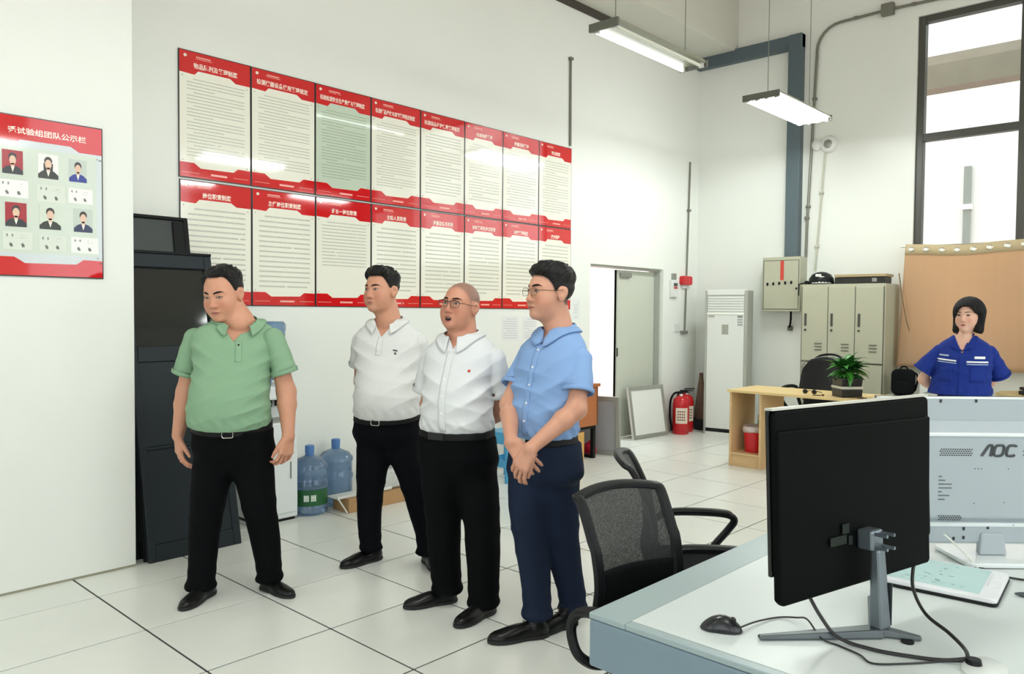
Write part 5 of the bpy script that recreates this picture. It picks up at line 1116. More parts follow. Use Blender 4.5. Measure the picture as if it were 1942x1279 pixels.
SKM = {}
def skin_mat(name, col, hair):
    m = bpy.data.materials.new(name); m.use_nodes = True; nt = m.node_tree; b = nt.nodes['Principled BSDF']; L = nt.links
    b.inputs['Roughness'].default_value = 0.48; b.inputs['Specular IOR Level'].default_value = 0.35
    b.inputs['Subsurface Weight'].default_value = 0.08; b.inputs['Subsurface Radius'].default_value = (0.012, 0.005, 0.003); b.inputs['Subsurface Scale'].default_value = 1.0
    tc = nt.nodes.new('ShaderNodeTexCoord'); nz = nt.nodes.new('ShaderNodeTexNoise'); nz.inputs['Scale'].default_value = 14; nz.inputs['Detail'].default_value = 5
    mx = nt.nodes.new('ShaderNodeMix'); mx.data_type = 'RGBA'; mx.inputs[6].default_value = tuple(c * f for c, f in zip(col, (0.95, 0.86, 0.82))) + (1,); mx.inputs[7].default_value = tuple(min(1, c * 1.06) for c in col) + (1,)
    at = nt.nodes.new('ShaderNodeAttribute'); at.attribute_name = 'hair_tint'
    m2 = nt.nodes.new('ShaderNodeMix'); m2.data_type = 'RGBA'; m2.inputs[7].default_value = tuple(hair) + (1,)
    at3 = nt.nodes.new('ShaderNodeAttribute'); at3.attribute_name = 'blush'
    m3 = nt.nodes.new('ShaderNodeMix'); m3.data_type = 'RGBA'; m3.inputs[7].default_value = (col[0] * 0.86, col[1] * 0.60, col[2] * 0.56, 1)
    L.new(tc.outputs['Object'], nz.inputs['Vector']); L.new(nz.outputs['Fac'], mx.inputs[0]); L.new(mx.outputs[2], m3.inputs[6]); L.new(at3.outputs['Fac'], m3.inputs[0])
    L.new(m3.outputs[2], m2.inputs[6]); L.new(at.outputs['Fac'], m2.inputs[0]); L.new(m2.outputs[2], b.inputs['Base Color'])
    return m
HAIRM = mat('black_hair', (0.006, 0.0055, 0.0055), 0.5, var=0.3, scale=40, bump=0.5, bscale=160, spec=0.25)
BROW = mat('eyebrow_hair', srgb(44, 34, 30), 0.8, spec=0.1); EYEW = mat('eye_white', srgb(196, 186, 178), 0.25, var=0); IRIS = mat('iris_dark', srgb(34, 24, 20), 0.12, var=0)
LASH = mat('lash_line', srgb(42, 32, 30), 0.6); LIP = mat('lip_skin', srgb(176, 108, 98), 0.45); MOUTH = mat('mouth_inside', srgb(58, 24, 24), 0.5); TEETH = mat('teeth', srgb(215, 205, 190), 0.3)
BTN = mat('shirt_button', srgb(240, 240, 238), 0.3); STEEL = mat('buckle_steel', srgb(190, 190, 184), 0.25, metal=0.9)
LEATHER = mat('shoe_leather', (0.005, 0.0055, 0.0055), 0.3, var=0.15, scale=15, spec=0.3); BELTM = mat('belt_black', (0.005, 0.005, 0.0055), 0.6, var=0.1, spec=0.25)
SOLE = mat('shoe_sole', (0.012, 0.012, 0.012), 0.7)
def cloth(name, col, rough=0.85, bscale=500, bump=0.15, var=0.04): return mat(name, col, rough, var=var, scale=7, bump=bump, bscale=bscale, spec=0.25)

def make_person(c):
    e = empty('person', c['loc'], math.radians(42.85), c['label'], 'person')
    psi = math.radians(c['psi']); hp = math.radians(c['hpsi']); pit = math.radians(c.get('hpitch', 0)); rl = math.radians(c.get('hroll', 0))
    hs = c['hs']; hc = np.array(c['hc'])
    hr = np.array([-math.cos(hp), math.sin(hp), 0.0]); hf = np.array([-math.sin(hp) * math.cos(pit), -math.cos(hp) * math.cos(pit), math.sin(pit)]); hu = np.cross(hr, hf)
    hr, hu = hr * math.cos(rl) + hu * math.sin(rl), hu * math.cos(rl) - hr * math.sin(rl)
    HR = np.stack([hr, hf, hu], 1)                     # columns
    tl = lambda P: ((P - hc) @ HR) / hs
    fat = c.get('fat', 1.0); wom = c.get('woman', False)
    nb = np.array(c['neck'])                           # base of neck
    # ---- head
    def skull(q):
        d = el(q, (0, -0.016, 0.036), (0.075, 0.094, 0.082))
        return smin(d, el(q, (0, 0.018, 0.006), (0.066, 0.072, 0.085)), 0.03)
    jw = c.get('jaw', 1.0)
    def head_l(q):
        x = np.abs(q[:, 0]); qa = np.stack([x, q[:, 1], q[:, 2]], 1)
        d = skull(q)
        d = smin(d, el(q, (0, 0.024, -0.040), (0.061 * fat, 0.062, 0.070)), 0.03)
        d = smin(d, el(q, (0, 0.030, -0.080), (0.050 * fat * jw, 0.050, 0.040)), 0.03)
        d = smin(d, el(qa, (0.038, 0.052, -0.040), (0.026 * fat, 0.028, 0.034)), 0.025)     # cheeks
        d = smin(d, el(q, (0, 0.070, -0.100), (0.022 * jw, 0.017, 0.016)), 0.02)             # chin
        d = smin(d, rc(qa, (0.012, 0.084, 0.020), (0.046, 0.066, 0.020), 0.009, 0.007), 0.016)  # brow
        d = smax(d, -el(qa, (0.031, 0.102, 0.000), (0.019, 0.016, 0.010)), 0.012)            # sockets
        d = smin(d, el(qa, (0.031, 0.0745, 0.0015), (0.0165, 0.0125, 0.0105)), 0.004)        # lids over the eyeballs
        d = smin(d, rc(q, (0, 0.083, 0.012), (0, 0.1015, -0.032), 0.0075, 0.0105), 0.012)    # nose
        d = smin(d, el(q, (0, 0.1035, -0.036), (0.0105, 0.0105, 0.0095)), 0.006)
        d = smin(d, el(qa, (0.0125, 0.092, -0.0385), (0.0085, 0.0105, 0.0085)), 0.006)
        d = smax(d, -el(qa, (0.0065, 0.098, -0.0485), (0.0038, 0.005, 0.003)), 0.003)
        d = smin(d, el(q, (0, 0.078, -0.066), (0.024, 0.014, 0.014)), 0.012)                 # muzzle
        if c.get('mouth_open'):
            d = smin(d, el(q, (0, 0.0865, -0.0605), (0.021, 0.0075, 0.0048)), 0.005); d = smin(d, el(q, (0, 0.082, -0.0875), (0.018, 0.0085, 0.0055)), 0.005)
            d = smax(d, -el(q, (0, 0.092, -0.0735), (0.0165, 0.018, 0.0095)), 0.004)
        else:
            d = smin(d, el(q, (0, 0.0865, -0.0640), (0.0225, 0.0070, 0.0046)), 0.005); d = smin(d, el(q, (0, 0.0855, -0.0735), (0.0195, 0.0075, 0.0056)), 0.005)
            d = smax(d, -rc(qa, (0, 0.0955, -0.0688), (0.024, 0.084, -0.0688), 0.0016, 0.0012), 0.003)
        # ears
        er = el(qa, (0.0785, -0.012, -0.006), (0.009, 0.021, 0.032)); er = smin(er, el(qa, (0.083, -0.022, 0.004), (0.007, 0.016, 0.022)), 0.008)
        er = smax(er, -el(qa, (0.088, -0.008, -0.002), (0.006, 0.010, 0.016)), 0.004)
        d = smin(d, er, 0.006)
        return d
    nk0 = hc + HR @ (np.array([0, -0.028, -0.055]) * hs); nr = c.get('neckr', 0.058)
    def head(P): return head_l(tl(P)) * hs
    def headneck(P):
        d = head(P)
        n_ = rc(P, nk0, nb + np.array([0, 0, 0.0]), nr * 0.98, nr * 1.05)
        throat = rc(P, hc + HR @ (np.array([0, 0.02, -0.082]) * hs), nb + np.array([-math.sin(psi), -math.cos(psi), 0]) * 0.03 + np.array([0, 0, -0.01]), 0.034, 0.03)
        n_ = smin(n_, throat, 0.03)
        return smin(d, n_, 0.022)
    # ---- torso lofts
    SL = Loft(c['shirt'], psi, c.get('sn', 2.25))
    lx3 = np.array([SL.lx[0], SL.lx[1], 0]); ly3 = np.array([SL.ly[0], SL.ly[1], 0])
    zb, tilt = c['beltz'], c.get('tilt', 0.1)
    chz = nb[2]
    def chest(P):
        d = SL.d(P, -0.016, caps=False)
        return np.maximum(d, np.maximum((chz - 0.24) - P[:, 2], P[:, 2] - (chz + 0.01)))
    # ---- arms
    def fingers(hd):
        W_ = np.array(hd['wrist']); D = np.array(hd['dir'], float); D /= np.linalg.norm(D)
        T = np.array(hd['thumb'], float); T -= D * (T @ D); T /= np.linalg.norm(T); N_ = np.array(hd['palm'], float); N_ -= D * (N_ @ D); N_ -= T * (N_ @ T); N_ /= np.linalg.norm(N_)
        s = hd.get('s', 1.0); segs = []; curl = hd.get('curl', (25, 30, 20)); pl = 0.088 * s
        segs.append(('palm', [(W_ + T * o * 0.55 * s, W_ + D * pl * f + T * o * s, 0.0155 * s, 0.0125 * s) for o, f in ((0.031, 0.97), (0.011, 1.0), (-0.010, 0.97), (-0.029, 0.90))]))
        for o, f, ln, spread in ((0.031, 0.97, 0.95, 7), (0.011, 1.0, 1.06, 2), (-0.010, 0.97, 1.0, -3), (-0.029, 0.90, 0.80, -9)):
            p = W_ + D * pl * f + T * o * s; a = 0.0; ch = []; sp = math.radians(spread) * hd.get('spread', 1.0); ex = hd.get('extra', {}).get(o, 0)
            for L_, cu_, r0, r1 in ((0.046, curl[0] + ex, 0.0098, 0.0092), (0.029, curl[1] + ex, 0.0092, 0.0086), (0.022, curl[2], 0.0086, 0.0070)):
                a += math.radians(cu_); d_ = (D * math.cos(sp) + T * math.sin(sp)) * math.cos(a) + N_ * math.sin(a); q = p + d_ * L_ * ln * s; ch.append((p, q, r0 * s, r1 * s)); p = q
            segs.append(('finger', ch))
        th = hd.get('thumbang', 38); ta = math.radians(th); p = W_ + D * 0.022 * s + T * 0.026 * s; d_ = D * math.cos(ta) + T * math.sin(ta) + N_ * hd.get('thumbin', 0.35); d_ /= np.linalg.norm(d_)
        q = p + d_ * 0.042 * s; d2 = D * math.cos(ta * 0.45) + T * math.sin(ta * 0.45) + N_ * hd.get('thumbin', 0.35) * 1.2; d2 /= np.linalg.norm(d2); q2 = q + d2 * 0.034 * s; d3 = D * math.cos(ta * 0.2) + T * math.sin(ta * 0.2) + N_ * hd.get('thumbin', 0.35) * 1.4; d3 /= np.linalg.norm(d3)
        segs.append(('finger', [(p, q, 0.0145 * s, 0.0115 * s), (q, q2, 0.0112 * s, 0.0100 * s), (q2, q2 + d3 * 0.024 * s, 0.0098 * s, 0.0080 * s)]))
        return segs
    groups = []
    alln = np.array([hc - 0.17 * hs, hc + 0.17 * hs, nb - 0.12, nb + 0.12])
    groups.append((np.min(alln, 0), np.max(alln, 0) + [0, 0, 0.0], headneck))
    ch_lo = np.array([nb[0] - 0.30, nb[1] - 0.25, chz - 0.25]); ch_hi = np.array([nb[0] + 0.30, nb[1] + 0.25, chz + 0.03]); groups.append((ch_lo, ch_hi, chest))
    af = c.get('armf', 1.0)
    for A in c['arms']:
        Sh, E, Wr = [np.array(A[k], float) for k in ('sh', 'el', 'wr')]
        def arm(P, Sh=Sh, E=E, Wr=Wr):
            d = rc(P, Sh, E, 0.036 * af, 0.0445 * af); m_ = E + (Wr - E) * 0.28
            f = rc(P, E, m_, 0.042 * af, 0.043 * af); f = smin(f, rc(P, m_, Wr, 0.043 * af, 0.0275 * af), 0.02)
            return smin(d, f, 0.025)
        pts = np.array([Sh, E, Wr]); groups.append((pts.min(0) - 0.055, pts.max(0) + 0.055, arm))
        sg = fingers(dict(A['hand'], wrist=Wr))
        ap = np.array([p for _, ch in sg for s_ in ch for p in s_[:2]])
        def hand(P, sg=sg):
            palm = None; out_ = None
            for kind, ch in sg:
                d = None
                for s_ in ch:
                    q = rc(P, *s_); d = q if d is None else smin(d, q, 0.012 if kind == 'palm' else 0.003)
                if kind == 'palm': palm = d
                else: out_ = d if out_ is None else np.minimum(out_, d)
            return smin(palm, out_, 0.008)
        groups.append((ap.min(0) - 0.018, ap.max(0) + 0.018, hand))
    skinf = lambda P: grouped(groups, P, 0.014)
    lo = np.min([g_[0] for g_ in groups], 0) - 0.02; hi = np.max([g_[1] for g_ in groups], 0) + 0.02
    pos, fa_ = sdf_mesh(skinf, lo, hi, c.get('res', 0.0032))
    # ---- hair field (head coordinates)
    hl = c['hair']
    def hairline(q):
        y = q[:, 1]; x = np.abs(q[:, 0]); z = np.interp(y, hl['y'], hl['z'])
        return q[:, 2] - z - hl.get('peak', 0.0) * np.exp(-(x / 0.022) ** 2) * (y > 0.05) + hl.get('temple', 0.0) * np.exp(-((x - 0.05) / 0.018) ** 2) * np.clip((y - 0.02) / 0.03, 0, 1)
    q = tl(pos)
    gsk = hairline(q); near = (np.abs(skull(q)) < 0.02)
    fade = hl.get('fade', 0.010)
    tint = np.clip((gsk + fade) / (fade + 0.004), 0, 1) * near * hl.get('tint', 0.85)
    ear = (np.abs(q[:, 0]) > 0.074) & (q[:, 1] > -0.04) & (q[:, 2] < 0.03); tint[ear] *= 0.0
    bl = 0.55 * np.exp(-((np.abs(q[:, 0]) - 0.042) ** 2 + (q[:, 2] + 0.035) ** 2) / 0.0005) * (q[:, 1] > 0.03) + 0.5 * np.exp(-((q[:, 0]) ** 2 + (q[:, 2] + 0.036) ** 2 + (q[:, 1] - 0.105) ** 2) / 0.0003)
    inh = np.linalg.norm(q, axis=1) < 0.2; bl = bl * inh; tint = tint * inh
    body = link_np('body', pos, fa_, skin_mat('skin_' + c['key'], c['skin'], hl.get('tcol', (0.02, 0.018, 0.018))), e, {'hair_tint': tint, 'blush': bl})
    # ---- hair
    if hl.get('shell', True):
        def hairf(P):
            q = tl(P); g_ = hairline(q)
            if wom:
                sh_ = skull(q) - 0.022
                x = np.abs(q[:, 0]); qa = np.stack([x, q[:, 1], q[:, 2]], 1)
                side = rc(qa, (0.070, -0.018, 0.03), (0.074, 0.004, -0.105), 0.034, 0.030); back = rc(q, (0, -0.06, 0.03), (0, -0.062, -0.105), 0.072, 0.062)
                d = smin(sh_, smin(side, back, 0.03), 0.03)
                d = np.maximum(d, -(q[:, 2] + 0.128 - 0.012 * np.cos(q[:, 0] * 20)))
                op = el(q, (-0.012, 0.100, -0.030), (0.068, 0.115, 0.100))
                d = smax(d, -op, 0.008)
                d = smax(d, -el(qa, (0.10, 0.062, -0.03), (0.05, 0.055, 0.06)), 0.01)
                return (d + 0.0022 * np.sin(np.arctan2(q[:, 0], q[:, 1]) * 46 + 3 * np.sin(q[:, 2] * 30))) * hs
            top = np.clip((q[:, 2] - 0.035) / 0.06, 0, 1); top = top * top * (3 - 2 * top)
            t = hl['side'] + (hl['top'] - hl['side']) * top + hl.get('front', 0) * np.exp(-((q[:, 1] - 0.06) / 0.03) ** 2) * top
            n_ = 0.0022 * np.sin(q @ np.array([150., 40, 60]) + 2.5 * np.sin(q @ np.array([30., 70, 45]))) + 0.0018 * noise3(q, 140, 5)
            t = t * np.clip((g_ + 0.002) / 0.022, 0.0, 1) ** 0.6
            d = skull(q) - t - n_ * (0.4 + top)
            d = smax(d, -g_, 0.006)
            x = np.abs(q[:, 0]); qa = np.stack([x, q[:, 1], q[:, 2]], 1)
            d = np.maximum(d, -(el(qa, (0.083, -0.010, -0.006), (0.016, 0.026, 0.036))))
            return d * hs
        bb = 0.19 * hs; hp_, hf_ = sdf_mesh(hairf, hc - bb, hc + bb, 0.0035)
        if len(hp_): link_np('hair', hp_, hf_, c.get('hairm', HAIRM), e)
    # ---- face patches on the head surface
    def cast(fn, O, R_, U_, F_, uv, off, far=0.25):
        uv = np.asarray(uv, float); P = O + uv[:, :1] * R_ + uv[:, 1:2] * U_ + F_ * far
        for _ in range(60): P = P - F_ * np.maximum(fn(P), -0.01)[:, None] * 0.7
        return P + F_ * off
    fr = lambda uv, off: cast(head, hc, hr * hs, hu * hs, hf, uv, off * hs, 0.22 * hs)
    def patch(name, outline, m, off, nu=14, nv=4, parent=body, fn=fr):
        """outline(u) -> (x, zlow, zhigh) in head units"""
        uv = []
        for j in range(nv + 1):
            for i in range(nu + 1):
                x, a, b = outline(i / nu); uv.append((x, a + (b - a) * j / nv))
        P = fn(uv, off); b_ = MB(); b_.v = [tuple(p) for p in P]
        b_.f = [(j * (nu + 1) + i, j * (nu + 1) + i + 1, (j + 1) * (nu + 1) + i + 1, (j + 1) * (nu + 1) + i) for j in range(nv) for i in range(nu)]; b_.mi = [0] * len(b_.f)
        return b_.build(name, m, e if parent is None else parent, smooth='all', solid=0.0006)
    op = c.get('eye', 0.0095); gaze = c.get('gaze', 0.0)
    for sx in (-1, 1):
        cx = 0.0315 * sx; wd_ = 0.0150
        def eye_o(u, k=1.0):
            t = 2 * u - 1; hgt = op * (1 - abs(t) ** 2.2) * k; sl = 0.0022 * t * sx
            return (cx + t * wd_, 0.0010 + sl - hgt * 0.45, 0.0010 + sl + hgt * 0.55)
        ey = patch('eye', eye_o, EYEW, 0.0006, 14, 4, None)
        ic = cx + gaze; ir = min(0.0062, op * 0.72)
        patch('iris', lambda u: (ic + (2 * u - 1) * ir, 0.0012 - ir * 0.9 * math.sqrt(max(0, 1 - (2 * u - 1) ** 2)), 0.0012 + ir * 0.8 * math.sqrt(max(0, 1 - (2 * u - 1) ** 2))), IRIS, 0.0011, 10, 4, ey)
        patch('lash_line', lambda u: (cx + (2 * u - 1) * (wd_ + 0.001), eye_o(u)[2] - 0.0006, eye_o(u)[2] + 0.0027 * (1 - abs(2 * u - 1) ** 3) + 0.0004), LASH, 0.0014, 14, 1, ey)
        patch('lower_lid_line', lambda u: (cx + (2 * u - 1) * wd_, eye_o(u)[1] - 0.0006, eye_o(u)[1] + 0.0002), mat('lid_shade', srgb(120, 84, 74), 0.6), 0.0010, 14, 1, ey)
        bh = c.get('brow', 0.0085)
        def brow_o(u):
            t = u; x = sx * (0.012 + 0.043 * t); zc = 0.0210 + 0.0065 * math.sin(t * 2.2) - 0.004 * t * t; th = bh * (0.75 + 0.5 * math.sin(math.pi * min(1, t * 1.2))) * (1 - t ** 4) * 0.85 + 0.0004
            return (x, zc - th / 2, zc + th / 2)
        patch('eyebrow', brow_o, BROW, 0.0012, 12, 2, None)
    if c.get('mouth_open'):
        mo_ = patch('mouth', lambda u: ((2 * u - 1) * 0.0165, -0.0740 - 0.0088 * math.sqrt(max(0, 1 - (2 * u - 1) ** 2)), -0.0740 + 0.0078 * math.sqrt(max(0, 1 - (2 * u - 1) ** 2))), MOUTH, 0.0012, 14, 4, None)
        patch('teeth', lambda u: ((2 * u - 1) * 0.0115, -0.0700, -0.0700 + 0.0042 * math.sqrt(max(0, 1 - (2 * u - 1) ** 2)) + 0.0003), TEETH, 0.002, 10, 1, mo_)
        patch('lip', lambda u: ((2 * u - 1) * 0.0215, -0.0655 + 0.002 * (1 - abs(2 * u - 1)) - 0.004 * abs(2 * u - 1), -0.0600 - 0.0065 * abs(2 * u - 1) ** 2), LIP, 0.0008, 14, 2, None)
        patch('lip', lambda u: ((2 * u - 1) * 0.0185, -0.0905 + 0.010 * abs(2 * u - 1) ** 2, -0.0835 + 0.007 * abs(2 * u - 1) ** 2), LIP, 0.0008, 14, 2, None)
    else:
        lw = c.get('lipw', 0.0225)
        patch('lip', lambda u: ((2 * u - 1) * lw, -0.0690, -0.0618 - 0.0068 * abs(2 * u - 1) ** 1.6 - 0.0012 * math.exp(-((2 * u - 1) / 0.12) ** 2)), LIP if not wom else mat('lip_rose', srgb(178, 92, 92), 0.4), 0.0007, 16, 2, None)
        patch('lip', lambda u: ((2 * u - 1) * lw * 0.9, -0.0775 + 0.0080 * abs(2 * u - 1) ** 2, -0.0688), LIP if not wom else mat('lip_rose', srgb(178, 92, 92), 0.4), 0.0007, 16, 2, None)
        patch('mouth_line', lambda u: ((2 * u - 1) * (lw + 0.001), -0.0694, -0.0684), mat('lip_line', srgb(104, 56, 50), 0.6), 0.0013, 16, 1, None)
    # ---- glasses
    if c.get('glasses'):
        G = lambda v: tuple(hc + HR @ (np.array(v) * hs)); gz = c['glasses']; gw, gh = gz['w'], gz['h']; gm = mat('frame_' + c['key'], gz['col'], 0.25, metal=0.7)
        ge = empty('glasses', (0, 0, 0)); ge.parent = e
        LENS = GLASS
        for sx in (-1, 1):
            ring = [G((sx * 0.033 + gw * math.copysign(abs(math.cos(a)) ** 0.7, math.cos(a)), 0.104 - 0.004 * abs(math.cos(a)) , -0.004 + gh * math.copysign(abs(math.sin(a)) ** 0.7, math.sin(a)))) for a in [2 * math.pi * k / 24 for k in range(24)]]
            MB().tube(ring, gz.get('r', 0.0012), 6, closed=True).build('rim', gm, ge, smooth=True)
            b = MB(); b.v = ring; b.f = [tuple(range(24))]; b.mi = [0]; b.build('lens', LENS, ge)
            MB().tube([G((sx * (0.033 + gw), 0.100, 0.002)), G((sx * 0.076, 0.085, 0.004)), G((sx * 0.083, 0.02, 0.006)), G((sx * 0.084, -0.012, 0.012)), G((sx * 0.083, -0.035, -0.004))], 0.0016, 6).build('temple', gm, ge, smooth=True)
        MB().tube([G((-0.033 + gw, 0.103, 0.004)), G((0, 0.109, 0.008)), G((0.033 - gw, 0.103, 0.004))], 0.0015, 6).build('bridge', gm, ge, smooth=True)
        if gz.get('brow'): 
            for sx in (-1, 1): MB().tube([G((sx * 0.008, 0.106, 0.008)), G((sx * 0.033, 0.107, -0.002 + gh)), G((sx * 0.058, 0.102, -0.004 + gh * 0.8))], 0.0022, 6).build('brow_bar', gm, ge, smooth=True)
    # ---- shirt
    zv = c['vneck']; vb = c.get('vang', 0.62); sm_ = c['shirtm']
    cuts = [(np.array(A['sh'], float), np.array(A['hem'], float), (A.get('sr', (0.074, 0.078))[0] - 0.016, A.get('sr', (0.074, 0.078))[1])) for A in c['arms']]
    fold = c.get('folds', []); seed = c.get('seed', 1)
    arms_e = [(np.array(A['sh'], float), np.array(A['el'], float)) for A in c['arms']]
    def zrel(P):
        x, y, a, b = SL.loc(P); return P[:, 2] - zb + tilt * y + c.get('tiltx', 0.0) * x
    def shirt_raw(P):
        d = SL.d(P, 0.0)
        for Sh, Hm, (r0, r1) in cuts:
            dr_ = (Hm - Sh) / np.linalg.norm(Hm - Sh); far = Hm + dr_ * 0.08; r2 = r1 + (r1 - r0) * 0.08 / np.linalg.norm(Hm - Sh)
            s_ = rc(P, Sh, far, r0, r2); pl = (P - Hm) @ dr_
            s_ = np.maximum(s_, pl)
            inner = np.maximum(rc(P, Sh, far, r0 - 0.013, r2 - 0.013), -(pl + 0.018)); s_ = np.maximum(s_, -inner)
            dt = d; d = smin(d, s_, c.get('armpit', 0.014)); d = d + 0.0032 * np.exp(-((dt - s_) / 0.007) ** 2) * (np.minimum(dt, s_) > -0.02)
        return d
    def shirt(P):
        d = shirt_raw(P)
        x, y, a, b = SL.loc(P); zr = zrel(P)
        hem_blouse = 0.006 * np.exp(-((zr - 0.035) / 0.03) ** 2) * (0.5 + 0.5 * np.sin(np.arctan2(y, x) * 17 + 2 * np.sin(P[:, 2] * 40)))
        wz = np.clip(1 - np.abs(P[:, 2] - (zb + 0.14)) / 0.20, 0, 1)
        dd = -hem_blouse - c.get('wr', 0.0035) * (0.35 + 0.65 * wz) * ridge(P, lx3 * 0.5 + np.array([0, 0, 1.0]), 70, 1.4, seed) * np.clip(np.abs(x) / 0.12, 0.15, 1)
        for ctr, nrm, amp, fr_, rad in fold:
            g_ = np.exp(-np.sum((P - np.array(ctr)) ** 2, 1) / rad ** 2); dd = dd - amp * g_ * ridge(P, nrm, fr_, 0.8, seed + 3)
        d = d + dd + 0.0012 * noise3(P, 26, seed + 9)
        wedge = np.maximum(np.abs(x) * math.cos(vb) - (P[:, 2] - zv) * math.sin(vb), -(y - 0.0))
        d = np.maximum(d, -wedge)
        nk = rc(P, nb + np.array([0, 0, -0.02]), nb + np.array([0, 0, 0.2]), nr * 1.16, nr * 1.16); d = np.maximum(d, -nk)
        d = np.maximum(d, -(zr - 0.004))
        d = np.maximum(d, P[:, 2] - (nb[2] + 0.004))
        return d
    ap = np.array([p for s_ in cuts for p in s_[:2]]); lo = np.minimum(ap.min(0), [SL.t[2].min() - 0.3, SL.t[3].min() - 0.3, SL.z[0]]) - 0.1; hi = np.maximum(ap.max(0), [SL.t[2].max() + 0.3, SL.t[3].max() + 0.3, SL.z[-1]]) + 0.1
    sp_, sf_ = sdf_mesh(shirt, lo, hi, 0.0055)
    sh_o = link_np('shirt', sp_, sf_, sm_, e)
    cf = lambda uv, off, fn=shirt: cast(fn, np.array([nb[0], nb[1], 0.0]), lx3, np.array([0, 0, 1.0]), ly3, uv, off, 0.40)
    # sleeve bands
    for Sh, Hm, (r0, r1) in cuts:
        dr_ = (Hm - Sh) / np.linalg.norm(Hm - Sh); w0 = c.get('band', 0.022)
        if w0:
            ref = np.cross(dr_, [0, 0, 1.0]); ref /= np.linalg.norm(ref); up2 = np.cross(ref, dr_); b = MB(); N_ = 36
            for t, rr in ((-w0, 0.0025), (-w0 * 0.5, 0.0035), (0.001, 0.0025), (0.001, -0.004)):
                for k in range(N_):
                    a_ = 2 * math.pi * k / N_; b.v.append(tuple(Hm + dr_ * t + (ref * math.cos(a_) + up2 * math.sin(a_)) * (r1 + rr)))
            for j in range(3):
                for k in range(N_): b.f.append((j * N_ + k, j * N_ + (k + 1) % N_, (j + 1) * N_ + (k + 1) % N_, (j + 1) * N_ + k)); b.mi.append(0)
            b.build('sleeve_hem', c.get('bandm', sm_), sh_o, smooth='all')
    # collar: stand plus turned-down leaf, pushed clear of the shirt
    cz = c.get('collarz', 0.032); ch_ = c.get('collarh', 0.045); tipd = c.get('tip', 0.035); th0 = math.radians(c.get('gape', 24))
    nU, nV = 76, 6; CP = []
    for j in range(nV + 1):
        v = j / nV
        for i in range(nU + 1):
            th = th0 + (2 * math.pi - 2 * th0) * i / nU; fr_ = (0.5 + 0.5 * math.cos(th)); f2 = fr_ ** 1.6
            rr = nr * 1.15 + 0.020 * (v ** 1.3) + 0.012 * f2 * v
            zt2 = nb[2] + cz - (nb[2] + cz - zv - 0.055) * f2 * 0.80
            zz = zt2 - (ch_ + tipd * max(0, (fr_ - 0.78) / 0.22)) * v + 0.010 * math.sin(math.pi * min(1, v * 1.6)) * (v < 0.6)
            ex = 0.0 + 0.010 * fr_
            P3 = nb + lx3 * math.sin(th) * (rr + ex) + ly3 * (math.cos(th) * rr * 0.98 + 0.018 * f2); CP.append([P3[0], P3[1], zz])
    CP = np.array(CP)
    for _ in range(8):
        d = shirt(CP); eps = 0.004
        gr = np.stack([shirt(CP + np.eye(3)[k] * eps) - d for k in range(3)], 1); gr /= np.maximum(np.linalg.norm(gr, axis=1), 1e-6)[:, None]
        CP = CP + gr * np.clip(0.009 - d, 0, 0.03)[:, None]
        d = headneck(CP); gr = np.stack([headneck(CP + np.eye(3)[k] * eps) - d for k in range(3)], 1); gr[:, 2] *= 0.2; gr /= np.maximum(np.linalg.norm(gr, axis=1), 1e-6)[:, None]
        CP = CP + gr * np.clip(0.011 - d, 0, 0.03)[:, None]
        Q = CP.reshape(nV + 1, nU + 1, 3); Q[:, 1:-1] = 0.5 * Q[:, 1:-1] + 0.25 * (Q[:, :-2] + Q[:, 2:]); CP = Q.reshape(-1, 3)
    b = MB(); b.v = [tuple(p) for p in CP]; b.f = [(j * (nU + 1) + i, j * (nU + 1) + i + 1, (j + 1) * (nU + 1) + i + 1, (j + 1) * (nU + 1) + i) for j in range(nV) for i in range(nU)]; b.mi = [0] * len(b.f)
    b.build('collar', c.get('collarm', sm_), sh_o, smooth='all', solid=0.006)
    # front band, buttons, pocket badge
    if c.get('placket'):
        z0, z1, hw_, xo = c['placket']
        patch('placket', lambda u: (xo + (2 * u - 1) * hw_, z0, z1), sm_, 0.0022, 4, 18, sh_o, cf)
    for bx_, bz_, br_, bm_ in c.get('buttons', []):
        p = cf([(bx_, bz_)], 0.003)[0]
        n3 = ly3; MB().cyl(p - n3 * 0.002, p + n3 * 0.0018, br_, 12).build('button', bm_, sh_o, smooth=True)
    for nm, x0, x1, z0, z1, m_, sl in c.get('patches', []):
        patch(nm, lambda u: (x0 + (x1 - x0) * u, z0 + sl * u, z1 + sl * u), m_, 0.0028, 10, 4, sh_o, cf)
    # ---- trousers
    LI, LJ = [Loft(r_, psi, 2.1) for r_ in c['legs']]; PV = Loft(c['pelvis'], psi, 2.2); cu = c.get('cuff', (0.05, 0.05))
    crz = c['crotch']
    def trousers(P):
        d = PV.d(P)
        for L_, cz_ in ((LI, cu[0]), (LJ, cu[1])):
            l = L_.d(P); zz = P[:, 2] - cz_
            l = l - 0.010 * np.exp(-zz / 0.05) * (0.35 + 0.65 * np.sin(zz * 95 + 1.5 * noise3(P, 14, seed + 2))) * (zz > 0) - 0.004 * np.exp(-((zz - 0.38) / 0.1) ** 2) * ridge(P, (0.3, 0.2, 1), 60, 1.5, seed + 4)
            d = smin(d, l, 0.05)
        d = d - 0.0035 * np.clip(1 - np.abs(P[:, 2] - crz - 0.02) / 0.16, 0, 1) * ridge(P, lx3 + np.array([0, 0, 0.8]), 75, 1.6, seed + 6) + 0.0015 * noise3(P, 22, seed + 7)
        d = np.maximum(d, zrel(P) - 0.012)
        return d
